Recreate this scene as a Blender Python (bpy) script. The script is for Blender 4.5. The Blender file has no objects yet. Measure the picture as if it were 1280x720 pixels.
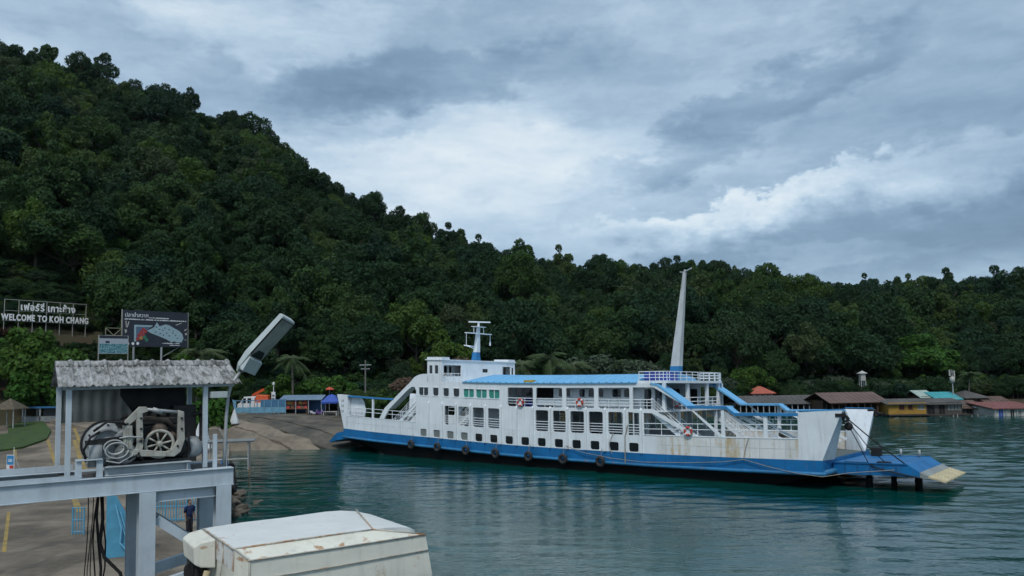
import bpy, math, random
import numpy as np
from mathutils import Vector, Matrix
random.seed(7); RNG = np.random.default_rng(7)
scene = bpy.context.scene
col = scene.collection
rad = math.radians

# ------------------------------------------------------------------ camera
F_PX, CAM_H, PITCH, ROLL, SHIFT = 960.0, 9.0, rad(4.0), rad(-1.0), 0.032
cam = bpy.data.cameras.new("camera"); cam_o = bpy.data.objects.new("camera", cam); col.objects.link(cam_o)
cam.sensor_width = 36.0; cam.lens = F_PX / 1280 * 36; cam.shift_y = SHIFT
cam.clip_start = 0.1; cam.clip_end = 6000
CAM_R = Matrix.Rotation(math.pi / 2 + PITCH, 3, 'X') @ Matrix.Rotation(ROLL, 3, 'Z')
CAM_C = Vector((0, 0, CAM_H))
cam_o.matrix_world = Matrix.Translation(CAM_C) @ CAM_R.to_4x4()
scene.camera = cam_o

def ray(px, py):
    return CAM_R @ Vector(((px - 640) / F_PX, -(py - 360 - SHIFT * 1280) / F_PX, -1))
def at(px, py, Y):
    d = ray(px, py); return CAM_C + d * (Y / d.y)
def atz(px, py, z):
    d = ray(px, py); return CAM_C + d * ((z - CAM_H) / d.z)
def horizon(px):
    return 468 - 0.0175 * (px - 640)

# ------------------------------------------------------------------ world
SUN_DIR = Vector((-0.12, -0.70, 1.02)).normalized()      # towards the sun
sun_el = math.asin(SUN_DIR.z); sun_az = math.atan2(SUN_DIR.x, SUN_DIR.y)
world = bpy.data.worlds.new("World"); scene.world = world; world.use_nodes = True
wt = world.node_tree; wt.nodes.clear()

class G:
    """tiny shader-graph writer"""
    def __init__(s, t): s.t = t
    def node(s, typ, **kw):
        n = s.t.nodes.new(typ)
        for k, v in kw.items(): setattr(n, k, v)
        return n
    def put(s, sock, v):
        if isinstance(v, bpy.types.NodeSocket): s.t.links.new(v, sock)
        elif v is not None: sock.default_value = v
    def m(s, op, a, b=None, c=None, clamp=False):
        n = s.node('ShaderNodeMath', operation=op, use_clamp=clamp)
        for i, v in enumerate((a, b, c)):
            if v is not None: s.put(n.inputs[i], v)
        return n.outputs[0]
    def vm(s, op, a, b=None):
        n = s.node('ShaderNodeVectorMath', operation=op)
        s.put(n.inputs[0], a)
        if b is not None: s.put(n.inputs[1], b)
        return n.outputs[0]
    def noise(s, vec, scale, detail=4, rough=0.55, dist=0.0, out=0):
        n = s.node('ShaderNodeTexNoise'); s.put(n.inputs['Vector'], vec)
        n.inputs['Scale'].default_value = scale; n.inputs['Detail'].default_value = detail
        n.inputs['Roughness'].default_value = rough; n.inputs['Distortion'].default_value = dist
        return n.outputs[out]
    def ramp(s, fac, stops):
        n = s.node('ShaderNodeValToRGB'); s.put(n.inputs[0], fac)
        e = n.color_ramp.elements
        while len(e) < len(stops): e.new(0.5)
        for i, (p, c) in enumerate(stops):
            e[i].position = p; e[i].color = (c[0], c[1], c[2], 1)
        return n.outputs[0]
    def smooth(s, v, lo, hi):
        n = s.node('ShaderNodeMapRange', interpolation_type='SMOOTHSTEP'); s.put(n.inputs[0], v)
        n.inputs[1].default_value = lo; n.inputs[2].default_value = hi
        return n.outputs[0]
    def mix(s, fac, a, b, blend='MIX'):
        n = s.node('ShaderNodeMix', data_type='RGBA', blend_type=blend)
        s.put(n.inputs[0], fac)
        for i, v in ((6, a), (7, b)):
            if not isinstance(v, bpy.types.NodeSocket) and len(v) == 3: v = (*v, 1)
            s.put(n.inputs[i], v)
        return n.outputs[2]

g = G(wt)
tc = g.node('ShaderNodeTexCoord').outputs['Generated']
sep = g.node('ShaderNodeSeparateXYZ'); g.put(sep.inputs[0], tc)
sx, sy, sz_ = sep.outputs
warp = g.noise(g.vm('MULTIPLY', tc, (1, 1, 2.2)), 5.0, 5, 0.6, 0, 1)
warp2 = g.noise(g.vm('MULTIPLY', tc, (1, 1, 1.8)), 17.0, 6, 0.62, 0, 1)
wv = g.vm('ADD', g.vm('SUBTRACT', warp, (0.5, 0.5, 0.5)), g.vm('MULTIPLY', g.vm('SUBTRACT', warp2, (0.5, 0.5, 0.5)), (0.5, 0.5, 0.5)))
ws = g.node('ShaderNodeSeparateXYZ'); g.put(ws.inputs[0], wv)
az = g.m('ADD', g.m('ARCTAN2', sx, sy), g.m('MULTIPLY', ws.outputs[0], 0.26))
el = g.m('ADD', g.m('ARCSINE', sz_), g.m('MULTIPLY', ws.outputs[1], 0.13))
def px_dir(px, py):
    d = ray(px, py); d.normalize(); return math.atan2(d.x, d.y), math.asin(d.z)
def cloud_patch(px, py, rx, ry, slope, soft=1.0, flat=None):
    """soft ellipse of cloud round a direction; rx, ry in picture pixels; slope = rise to the right"""
    a0, e0 = px_dir(px, py)
    dx = g.m('SUBTRACT', az, a0)
    dy = g.m('SUBTRACT', g.m('SUBTRACT', el, e0), g.m('MULTIPLY', dx, slope))
    q = g.m('ADD', g.m('POWER', g.m('ABSOLUTE', g.m('DIVIDE', dx, rx / 960)), 2.0), g.m('POWER', g.m('ABSOLUTE', g.m('DIVIDE', dy, ry / 960)), 2.0))
    return g.smooth(q, 1.0 + soft * 0.5, 1.0 - soft * 0.75)
base = g.noise(g.vm('ADD', g.vm('MULTIPLY', tc, (1, 1, 2.6)), g.vm('MULTIPLY', wv, (0.25, 0.25, 0.25))), 2.4, 7, 0.56)
streak = g.noise(g.vm('MULTIPLY', tc, (1.0, 1.0, 4.5)), 6.0, 6, 0.6)
t = g.m('ADD', g.m('ADD', g.m('MULTIPLY', base, 0.78), 0.125), g.m('MULTIPLY', g.m('SUBTRACT', streak, 0.5), 0.34))
for (px, py, rx, ry, sl, sf, w) in (
        (560, 225, 330, 85, 0.00, 1.3, 0.20),    # the bright gap over the saddle
        (330, 25, 150, 50, 0.0, 1.2, 0.16),
        (560, 103, 215, 36, 0.12, 1.1, -0.17),   # long grey bank, upper middle
        (470, 150, 130, 30, 0.05, 1.0, -0.10),
        (930, 150, 190, 34, 0.34, 1.1, -0.17),   # second grey bank rising right
        (1200, 120, 190, 120, 0.2, 1.2, -0.03),
        (1010, 330, 170, 16, 0.02, 1.0, 0.10)):
    t = g.m('ADD', t, g.m('MULTIPLY', cloud_patch(px, py, rx, ry, sl, sf), w))
# low blue-grey bank: everything under a line rising to the right, with a lit rim along part of its top
a0, e0 = px_dir(700, 292); a1, e1 = px_dir(1250, 172); sl_ = (e1 - e0) / (a1 - a0)
puff = g.m('ADD', g.m('MULTIPLY', g.noise(g.vm('MULTIPLY', tc, (1, 1, 1.3)), 9.0, 3, 0.5), 0.75), g.m('MULTIPLY', g.noise(g.vm('MULTIPLY', tc, (1, 1, 1.3)), 30.0, 6, 0.62), 0.5))
dline = g.m('ADD', g.m('SUBTRACT', g.m('SUBTRACT', el, e0), g.m('MULTIPLY', g.m('SUBTRACT', az, a0), sl_)), g.m('MULTIPLY', g.m('SUBTRACT', puff, 0.62), 0.11))
bank = g.m('MULTIPLY', g.smooth(dline, -0.020, -0.070), g.m('MULTIPLY', g.smooth(az, px_dir(560, 300)[0], px_dir(800, 300)[0]), g.smooth(dline, -0.19, -0.10)))
rim = g.m('MULTIPLY', g.m('MULTIPLY', g.smooth(dline, 0.016, 0.007), g.smooth(dline, -0.035, 0.004)), g.m('MULTIPLY', g.smooth(az, px_dir(720, 280)[0], px_dir(860, 250)[0]), g.smooth(az, px_dir(1180, 200)[0], px_dir(1060, 200)[0])))
glow = g.m('MULTIPLY', g.m('MULTIPLY', g.smooth(dline, 0.022, 0.0), g.smooth(dline, -0.085, -0.005)), g.smooth(az, px_dir(640, 300)[0], px_dir(860, 250)[0]))
t = g.m('ADD', t, g.m('ADD', g.m('MULTIPLY', bank, -0.21), g.m('ADD', g.m('MULTIPLY', rim, 0.14), g.m('MULTIPLY', glow, 0.13))))
cloud = g.ramp(t, [(0.16, (0.098, 0.158, 0.232)), (0.36, (0.155, 0.238, 0.330)), (0.52, (0.245, 0.340, 0.440)),
                   (0.68, (0.375, 0.475, 0.565)), (0.88, (0.600, 0.655, 0.680))])
sky = g.node('ShaderNodeTexSky', sky_type='NISHITA', sun_disc=False)
sky.sun_elevation = sun_el; sky.sun_rotation = sun_az; sky.air_density = 1.0; sky.dust_density = 1.5; sky.ozone_density = 1.5
cl10 = g.vm('MULTIPLY', cloud, (10, 10, 10))
fin = g.mix(0.88, sky.outputs[0], cl10)
bg = g.node('ShaderNodeBackground'); g.put(bg.inputs[0], fin); bg.inputs[1].default_value = 0.1
wo = g.node('ShaderNodeOutputWorld'); wt.links.new(bg.outputs[0], wo.inputs[0])

# ------------------------------------------------------------------ sun, exposure
sl = bpy.data.lights.new("sun", 'SUN'); sl.energy = 1.4; sl.angle = rad(12); sl.color = (1.0, 0.95, 0.88)
so = bpy.data.objects.new("sun", sl); col.objects.link(so); so.location = (0, 0, 200)
so.rotation_euler = (-SUN_DIR).to_track_quat('-Z', 'Y').to_euler()
vs = scene.view_settings
scene.display_settings.display_device = 'sRGB'
vs.view_transform = 'Standard'; vs.look = 'None'; vs.gamma = 1.0; vs.use_curve_mapping = False; vs.exposure = 0.52
scene.cycles.use_denoising = True
scene.cycles.max_bounces = 5; scene.cycles.diffuse_bounces = 2; scene.cycles.glossy_bounces = 2; scene.cycles.use_adaptive_sampling = True; scene.cycles.adaptive_threshold = 0.03
scene.cycles.transparent_max_bounces = 6; scene.cycles.transmission_bounces = 2
scene.cycles.caustics_reflective = False; scene.cycles.caustics_refractive = False

# ------------------------------------------------------------------ helpers: mesh building
def tag(o, label=None, cat=None, group=None, kind=None):
    if label: o['label'] = label
    if cat: o['category'] = cat
    if group: o['group'] = group
    if kind: o['kind'] = kind
    return o
def empty(name, loc=(0, 0, 0), rz=0.0, label=None, cat=None, group=None):
    o = bpy.data.objects.new(name, None); col.objects.link(o)
    o.location = loc; o.rotation_euler = (0, 0, rz); o.empty_display_size = 0.3
    return tag(o, label, cat, group)

class MB:
    def __init__(s): s.v = []; s.f = []
    def add(s, vs, fs):
        b = len(s.v); s.v += [tuple(p) for p in vs]; s.f += [tuple(b + i for i in q) for q in fs]; return s
    def box(s, x0, x1, y0, y1, z0, z1):
        return s.add([(x0, y0, z0), (x1, y0, z0), (x1, y1, z0), (x0, y1, z0), (x0, y0, z1), (x1, y0, z1), (x1, y1, z1), (x0, y1, z1)],
                     [(0, 3, 2, 1), (4, 5, 6, 7), (0, 1, 5, 4), (1, 2, 6, 5), (2, 3, 7, 6), (3, 0, 4, 7)])
    def sbox(s, x0, x1, y0, y1, z0, z1, step=2.0):
        """box cut along x so that it can follow the sheer"""
        n = max(1, int(math.ceil((x1 - x0) / step)))
        return s.loft([[(x0 + (x1 - x0) * i / n, y, z) for (y, z) in ((y0, z0), (y1, z0), (y1, z1), (y0, z1))] for i in range(n + 1)])
    def loft(s, secs, close=True, caps=True):
        m = len(secs[0]); b = len(s.v)
        for q in secs: s.v += [tuple(p) for p in q]
        for i in range(len(secs) - 1):
            for j in range(m if close else m - 1):
                k = (j + 1) % m
                s.f.append((b + i * m + j, b + i * m + k, b + (i + 1) * m + k, b + (i + 1) * m + j))
        if caps and close:
            s.f.append(tuple(b + j for j in reversed(range(m)))); s.f.append(tuple(b + (len(secs) - 1) * m + j for j in range(m)))
        return s
    def prism(s, poly, d0, d1, mp):
        """poly: 2D outline, extruded between d0 and d1; mp(a, b, d) -> 3D"""
        n = len(poly); b = len(s.v)
        s.v += [tuple(mp(a, c, d0)) for a, c in poly] + [tuple(mp(a, c, d1)) for a, c in poly]
        s.f.append(tuple(b + i for i in reversed(range(n)))); s.f.append(tuple(b + n + i for i in range(n)))
        for i in range(n):
            k = (i + 1) % n; s.f.append((b + i, b + k, b + n + k, b + n + i))
        return s
    def frame(s, p, q, up=(0, 0, 1)):
        p, q = Vector(p), Vector(q); d = (q - p).normalized(); u = Vector(up)
        if abs(d.dot(u)) > 0.98: u = Vector((0, 1, 0)) if abs(d.y) < 0.9 else Vector((1, 0, 0))
        a = d.cross(u).normalized(); c = a.cross(d).normalized(); return p, q, a, c
    def bar(s, p, q, w, h, up=(0, 0, 1)):
        p, q, a, c = s.frame(p, q, up)
        sec = lambda o: [o + a * x * w / 2 + c * y * h / 2 for x, y in ((-1, -1), (1, -1), (1, 1), (-1, 1))]
        return s.loft([sec(p), sec(q)])
    def hbeam(s, p, q, w, h, t=0.02, up=(0, 0, 1)):
        """I section: flanges at +-h/2 along 'up'"""
        p, q, a, c = s.frame(p, q, up); k = t
        pts = [(-w/2, -h/2), (w/2, -h/2), (w/2, -h/2 + k), (k/2, -h/2 + k), (k/2, h/2 - k), (w/2, h/2 - k), (w/2, h/2), (-w/2, h/2), (-w/2, h/2 - k), (-k/2, h/2 - k), (-k/2, -h/2 + k), (-w/2, -h/2 + k)]
        return s.loft([[o + a * x + c * y for x, y in pts] for o in (p, q)])
    def tube(s, p, q, r0, r1=None, n=8, caps=True):
        r1 = r0 if r1 is None else r1
        p, q, a, c = s.frame(p, q)
        sec = lambda o, r: [o + a * r * math.cos(2 * math.pi * i / n) + c * r * math.sin(2 * math.pi * i / n) for i in range(n)]
        return s.loft([sec(p, r0), sec(q, r1)], caps=caps)
    def path(s, pts, r, n=6):
        pts = [Vector(p) for p in pts]; secs = []
        rr = r if isinstance(r, (list, tuple)) else [r] * len(pts)
        u = None
        for i, p in enumerate(pts):
            d = (pts[min(i + 1, len(pts) - 1)] - pts[max(i - 1, 0)]).normalized()
            if u is None: u = d.orthogonal().normalized()
            u = (u - d * u.dot(d))
            u = u.normalized() if u.length > 1e-4 else d.orthogonal().normalized()
            w = d.cross(u)
            secs.append([p + (u * math.cos(2 * math.pi * k / n) + w * math.sin(2 * math.pi * k / n)) * rr[i] for k in range(n)])
        return s.loft(secs)
    def lathe(s, prof, c=(0, 0, 0), axis=(0, 0, 1), n=16):
        """prof: (radius, offset along axis)"""
        c = Vector(c); ax = Vector(axis).normalized(); u = ax.orthogonal().normalized(); w = ax.cross(u)
        return s.loft([[c + ax * h + (u * math.cos(2 * math.pi * k / n) + w * math.sin(2 * math.pi * k / n)) * max(r, 1e-4) for k in range(n)] for r, h in prof])
    def torus(s, c, axis, R, r, n=18, m=8):
        c = Vector(c); ax = Vector(axis).normalized(); u = ax.orthogonal().normalized(); w = ax.cross(u); b = len(s.v)
        for i in range(n):
            a = 2 * math.pi * i / n; d = u * math.cos(a) + w * math.sin(a)
            for j in range(m):
                e = 2 * math.pi * j / m
                s.v.append(tuple(c + d * (R + r * math.cos(e)) + ax * r * math.sin(e)))
        for i in range(n):
            for j in range(m):
                s.f.append((b + i * m + j, b + ((i + 1) % n) * m + j, b + ((i + 1) % n) * m + (j + 1) % m, b + i * m + (j + 1) % m))
        return s
    def wall(s, a0, a1, b0, b1, holes, d0, d1, mp, step=2.0, fil=0.12):
        """plate a0..a1 x b0..b1 between depths d0, d1 with rectangular holes (rounded corners)"""
        A = {a0, a1}; B = {b0, b1}
        for h in holes: A |= {h[0], h[1]}; B |= {h[2], h[3]}
        n = int((a1 - a0) / step)
        for i in range(1, n): A.add(a0 + (a1 - a0) * i / n)
        A = sorted(x for x in A if a0 <= x <= a1); B = sorted(x for x in B if b0 <= x <= b1)
        solid = lambda i, j: 0 <= i < len(A) - 1 and 0 <= j < len(B) - 1 and not any(h[0] <= (A[i] + A[i+1]) / 2 <= h[1] and h[2] <= (B[j] + B[j+1]) / 2 <= h[3] for h in holes)
        idx = {}
        def V(i, j, d):
            if (i, j, d) not in idx: idx[(i, j, d)] = len(s.v); s.v.append(tuple(mp(A[i], B[j], d)))
            return idx[(i, j, d)]
        for i in range(len(A) - 1):
            for j in range(len(B) - 1):
                if not solid(i, j): continue
                s.f.append((V(i, j, d0), V(i+1, j, d0), V(i+1, j+1, d0), V(i, j+1, d0)))
                s.f.append((V(i, j, d1), V(i, j+1, d1), V(i+1, j+1, d1), V(i+1, j, d1)))
                if not solid(i-1, j): s.f.append((V(i, j, d0), V(i, j+1, d0), V(i, j+1, d1), V(i, j, d1)))
                if not solid(i+1, j): s.f.append((V(i+1, j, d0), V(i+1, j, d1), V(i+1, j+1, d1), V(i+1, j+1, d0)))
                if not solid(i, j-1): s.f.append((V(i, j, d0), V(i, j, d1), V(i+1, j, d1), V(i+1, j, d0)))
                if not solid(i, j+1): s.f.append((V(i, j+1, d0), V(i+1, j+1, d0), V(i+1, j+1, d1), V(i, j+1, d1)))
        if fil:
            e = 0.004 if d1 > d0 else -0.004
            for h in holes:
                if h[0] <= a0 or h[1] >= a1 or h[3] >= b1 or h[2] <= b0: continue
                r = min(fil, (h[1] - h[0]) / 3, (h[3] - h[2]) / 3)
                for (ca, cb, sa, sb) in ((h[0], h[2], 1, 1), (h[1], h[2], -1, 1), (h[1], h[3], -1, -1), (h[0], h[3], 1, -1)):
                    poly = [(ca, cb)] + [(ca + sa * r * (1 - math.sin(q)), cb + sb * r * (1 - math.cos(q))) for q in (0, math.pi/6, math.pi/3, math.pi/2)]
                    s.prism(poly, d0 + e, d1 - e, mp)
        return s
    def warp(s, fn): s.v = [tuple(fn(Vector(p))) for p in s.v]; return s
    def mesh(s, name, mat=None, smooth=False):
        me = bpy.data.meshes.new(name); me.from_pydata(s.v, [], s.f)
        if mat:
            for m in (mat if isinstance(mat, (list, tuple)) else [mat]): me.materials.append(m)
        if smooth: me.shade_smooth()
        me.update(); return me
    def build(s, name, mat, parent=None, smooth=False, bevel=0.0):
        import bmesh
        me = s.mesh(name, mat, smooth)
        bm = bmesh.new(); bm.from_mesh(me); bmesh.ops.recalc_face_normals(bm, faces=bm.faces); bm.to_mesh(me); bm.free()
        if smooth: me.shade_smooth()
        o = bpy.data.objects.new(name, me); col.objects.link(o); o.parent = parent
        if bevel:
            b = o.modifiers.new('bevel', 'BEVEL'); b.width = bevel; b.segments = 2; b.limit_method = 'ANGLE'; b.angle_limit = rad(40)
        return o
def obj(name, me, parent=None, loc=None, rot=None, scl=None):
    o = bpy.data.objects.new(name, me); col.objects.link(o); o.parent = parent
    if loc is not None: o.location = loc
    if rot is not None: o.rotation_euler = rot
    if scl is not None: o.scale = scl
    return o
XZ = lambda a, b, d: (a, d, b)      # plate in the x-z plane, depth along y
YZ = lambda a, b, d: (d, a, b)
XY = lambda a, b, d: (a, b, d)

# ------------------------------------------------------------------ helpers: materials
MATS = {}
def M(name, c, rough=0.55, var=0.18, scale=2.0, bump=0.0, bscale=30.0, metal=0.0, rust=0.0, grime=0.0, spec=0.4, streak=(3.0, 3.0, 0.35), c2=None, world_co=False, rust_scale=0.9, rust_col=None, edges=()):
    if name in MATS: return MATS[name]
    m = bpy.data.materials.new(name); m.use_nodes = True; t = m.node_tree; t.nodes.clear(); g = G(t)
    out = g.node('ShaderNodeOutputMaterial'); p = g.node('ShaderNodeBsdfPrincipled'); t.links.new(p.outputs[0], out.inputs[0])
    if world_co: co = g.node('ShaderNodeNewGeometry').outputs['Position']
    else: co = g.node('ShaderNodeTexCoord').outputs['Object']
    n = g.noise(co, scale, 6, 0.6)
    c2 = c2 or tuple(x * (1 - var) for x in c)
    cl = g.mix(g.smooth(n, 0.32, 0.68), c, c2)
    n2 = g.noise(co, scale * 7.3, 4, 0.6)
    cl = g.mix(g.m('MULTIPLY', g.smooth(n2, 0.45, 0.75), var * 0.6), cl, tuple(x * 0.55 for x in c))
    rg = g.m('ADD', rough - 0.08, g.m('MULTIPLY', n, 0.16))
    if grime:
        st = g.noise(g.vm('MULTIPLY', co, streak), 1.4, 5, 0.6)
        cl = g.mix(g.m('MULTIPLY', g.smooth(st, 0.48, 0.78), grime), cl, (0.10, 0.095, 0.08))
    if rust:
        a = g.noise(g.vm('MULTIPLY', co, streak), 1.1, 6, 0.65)
        b = g.noise(co, rust_scale, 5, 0.7)
        k = g.m('ADD', g.m('MULTIPLY', a, 0.5), g.m('MULTIPLY', b, 0.5))
        if edges:                                   # rust gathers along the plate edges
            sp = g.node('ShaderNodeSeparateXYZ'); g.put(sp.inputs[0], co)
            for ax_i, pos, wdt in edges:
                k = g.m('ADD', k, g.m('MULTIPLY', g.smooth(g.m('ABSOLUTE', g.m('SUBTRACT', sp.outputs[ax_i], pos)), wdt, 0.0), 0.085))
        f = g.smooth(k, 0.655 - rust * 0.20, 0.74 - rust * 0.17)
        rc = g.mix(g.noise(co, 14, 4), *(rust_col or ((0.24, 0.085, 0.022), (0.45, 0.23, 0.08))))
        cl = g.mix(g.m('MULTIPLY', f, 0.85), cl, rc)
        rg = g.m('ADD', rg, g.m('MULTIPLY', f, 0.3), clamp=True)
    g.put(p.inputs['Base Color'], cl); g.put(p.inputs['Roughness'], rg)
    p.inputs['Metallic'].default_value = metal; p.inputs['Specular IOR Level'].default_value = spec
    if bump:
        bn = g.node('ShaderNodeBump'); bn.inputs['Strength'].default_value = bump; bn.inputs['Distance'].default_value = 0.02
        g.put(bn.inputs['Height'], g.noise(co, bscale, 5, 0.65)); t.links.new(bn.outputs[0], p.inputs['Normal'])
    MATS[name] = m; return m
white = M('white_paint', (0.76, 0.82, 0.86), 0.42, 0.12, 0.5, grime=0.34, rust=0.20, streak=(2.5, 2.5, 0.2), spec=0.45, bump=0.35, bscale=0.9)
white_clean = M('white_paint_upper', (0.78, 0.84, 0.88), 0.45, 0.09, 0.6, grime=0.22, rust=0.12, streak=(2.5, 2.5, 0.2), spec=0.4, bump=0.25, bscale=0.9)
white_rust = M('white_paint_rusty', (0.72, 0.75, 0.75), 0.5, 0.12, 0.5, grime=0.30, rust=0.85, streak=(2.2, 2.2, 0.12), rust_scale=0.35, rust_col=((0.40, 0.26, 0.10), (0.55, 0.44, 0.24)))
blue = M('blue_hull_paint', (0.008, 0.155, 0.40), 0.5, 0.28, 0.6, grime=0.35, rust=0.30, spec=0.3)
blue_roof = M('light_blue_roof_paint', (0.15, 0.43, 0.72), 0.5, 0.12, 0.5, grime=0.10)
blue_rail = M('blue_rail_paint', (0.03, 0.21, 0.47), 0.5, 0.15, 0.8, grime=0.1)
black = M('black_rubber', (0.012, 0.012, 0.013), 0.75, 0.3, 3.0, bump=0.2)
tar = M('dark_bottom_paint', (0.004, 0.0045, 0.005), 0.7, 0.3, 1.0, spec=0.15)
deckm = M('deck_paint', (0.10, 0.13, 0.13), 0.75, 0.25, 0.7, rust=0.25)
dark = M('dark_interior', (0.035, 0.038, 0.042), 0.8, 0.3, 1.0)
galv = M('galvanised_steel', (0.42, 0.45, 0.46), 0.5, 0.2, 3.0, metal=0.3, grime=0.2, rust=0.12)
def glass_mat(name, c, rough=0.08):
    m = bpy.data.materials.new(name); m.use_nodes = True; p = m.node_tree.nodes['Principled BSDF']
    p.inputs['Base Color'].default_value = (*c, 1); p.inputs['Roughness'].default_value = rough; p.inputs['Specular IOR Level'].default_value = 0.6
    return m
glass = glass_mat('dark_window_glass', (0.012, 0.018, 0.022))
glass_grey = glass_mat('grey_window_blind', (0.16, 0.18, 0.175), 0.4)
curtain = M('green_curtain', (0.045, 0.30, 0.24), 0.6, 0.25, 6.0)
orange = M('orange_paint', (0.62, 0.10, 0.025), 0.5, 0.2, 2.0)

# ================================================================== SETTING
# ---- water
def water_mat():
    m = bpy.data.materials.new('sea_water'); m.use_nodes = True; t = m.node_tree; g = G(t)
    p = t.nodes['Principled BSDF']
    co = g.node('ShaderNodeNewGeometry').outputs['Position']
    big = g.noise(g.vm('MULTIPLY', co, (0.6, 1.0, 1.0)), 0.045, 4, 0.55)
    g.put(p.inputs['Base Color'], g.mix(g.smooth(big, 0.35, 0.7), (0.0005, 0.044, 0.040), (0.001, 0.058, 0.048)))
    p.inputs['Roughness'].default_value = 0.035; p.inputs['IOR'].default_value = 1.55
    w = g.vm('ADD', co, g.vm('MULTIPLY', g.noise(co, 0.35, 2, 0.5, 0, 1), (1.6, 1.6, 0)))
    n1 = g.noise(g.vm('MULTIPLY', w, (0.75, 1.0, 1.0)), 0.42, 2, 0.5)
    n2 = g.noise(g.vm('MULTIPLY', w, (0.62, 1.0, 1.0)), 1.35, 3, 0.55, 0.3)
    n3 = g.noise(g.vm('MULTIPLY', co, (0.7, 1.0, 1.0)), 4.6, 3, 0.55)
    gust = g.smooth(g.noise(g.vm('MULTIPLY', co, (0.55, 1.0, 1.0)), 0.07, 4, 0.6), 0.30, 0.68)
    h = g.m('ADD', g.m('MULTIPLY', n1, 0.30), g.m('ADD', g.m('MULTIPLY', n2, 0.46), g.m('MULTIPLY', n3, 0.13)))
    h = g.m('MULTIPLY', h, g.m('ADD', 0.45, g.m('MULTIPLY', gust, 0.75)))
    b = g.node('ShaderNodeBump'); b.inputs['Strength'].default_value = 1.0; b.inputs['Distance'].default_value = 0.13
    g.put(b.inputs['Height'], h); t.links.new(b.outputs[0], p.inputs['Normal'])
    return m
wm = MB(); X0, X1, Y0, Y1 = -60.0, 125.0, 12.0, 150.0
wrng = np.random.default_rng(5)
wx = np.arange(X0, X1 + 0.01, 0.42); wy = np.arange(Y0, Y1 + 0.01, 0.27)
gx, gy = np.meshgrid(wx, wy, indexing='ij'); hz = np.zeros_like(gx)
for k in range(46):
    lam = 0.85 * (4.5 ** wrng.random()); th = wrng.normal(0.12, 0.42); kx, ky = 2 * math.pi / lam * math.sin(th), 2 * math.pi / lam * math.cos(th)
    hz += (0.0027 * lam ** 0.85) * np.sin(kx * gx + ky * gy + wrng.uniform(0, 6.28))
gust = 0.72 + 0.28 * np.sin(gx * 0.045 + 0.7 * np.sin(gy * 0.06)) * np.sin(gy * 0.085 + 1.1 + 0.8 * np.sin(gx * 0.03))
hz *= gust
fade = np.clip(np.minimum.reduce([gx - X0, X1 - gx, gy - Y0, Y1 - gy]) / 8.0, 0, 1); hz *= fade
nxw, nyw = gx.shape
wv_ = np.stack([gx, gy, hz], axis=-1).reshape(-1, 3)
ii = np.arange(nxw * nyw).reshape(nxw, nyw)
wq = np.stack([ii[:-1, :-1], ii[1:, :-1], ii[1:, 1:], ii[:-1, 1:]], axis=-1).reshape(-1, 4)
B0, B1 = -2500.0, 3000.0
outer = [(B0, -300, 0), (-B0, -300, 0), (-B0, B1, 0), (B0, B1, 0)]
nb = len(wv_); c00, c10, c11, c01 = ii[0, 0], ii[-1, 0], ii[-1, -1], ii[0, -1]
me = bpy.data.meshes.new('water')
ring = [tuple(list(ii[:, 0]) + [nb + 1, nb]), tuple(list(ii[-1, :]) + [nb + 2, nb + 1]), tuple(list(ii[::-1, -1]) + [nb + 3, nb + 2]), tuple(list(ii[0, ::-1]) + [nb, nb + 3])]
nq = len(wq); loops = np.concatenate([wq.ravel()] + [np.array(r) for r in ring]).astype(np.int32)
tot = np.concatenate([np.full(nq, 4), [len(r) for r in ring]]).astype(np.int32); st = np.concatenate([[0], np.cumsum(tot)[:-1]]).astype(np.int32)
me.vertices.add(nb + 4); me.vertices.foreach_set('co', np.concatenate([wv_, np.array(outer)]).astype(np.float32).ravel())
me.loops.add(len(loops)); me.loops.foreach_set('vertex_index', loops); me.polygons.add(len(tot)); me.polygons.foreach_set('loop_start', st); me.polygons.foreach_set('loop_total', tot)
me.update(); me.validate(); me.shade_smooth(); me.materials.append(water_mat())
WATER_Z = 0.45
tag(obj('water', me, loc=(0, 0, WATER_Z)), kind='structure')

# ---- terrain: shore, foot of the hills, ridges
def lerp_tab(tab):
    xs = [a for a, _ in tab]; ys = [b for _, b in tab]
    return lambda x: float(np.interp(x, xs, ys))
skyline = lerp_tab([(-500, 60), (-200, 45), (0, 58), (50, 55), (100, 68), (150, 84), (200, 105), (250, 126), (300, 143), (340, 168), (370, 196), (400, 214), (450, 242),
                    (500, 268), (550, 288), (600, 308), (650, 326), (700, 330), (800, 330), (900, 330), (950, 340), (1000, 352), (1040, 361), (1140, 361), (1165, 352), (1280, 350), (1500, 335), (1900, 320)])
ridgeY = lerp_tab([(-500, 300), (0, 300), (300, 300), (500, 300), (650, 310), (900, 330), (990, 345), (1040, 400), (1140, 400), (1170, 290), (1300, 285), (1900, 290)])
footY = lerp_tab([(-500, 103), (0, 108), (110, 119), (200, 121), (290, 126), (420, 136), (600, 148), (800, 160), (1000, 168), (1900, 168)])
shoreY = lerp_tab([(-500, 88), (290, 93), (440, 97), (520, 108), (700, 128), (900, 142), (1100, 148), (1900, 148)])
def hill_noise(x, y):
    return 2.2 * math.sin(x * 0.061 + 1.3) * math.sin(y * 0.053 + 0.4) + 1.3 * math.sin(x * 0.13 + y * 0.09) + 0.9 * math.sin(x * 0.021 - y * 0.17 + 2.0)
TREE_H = 14.0
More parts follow.
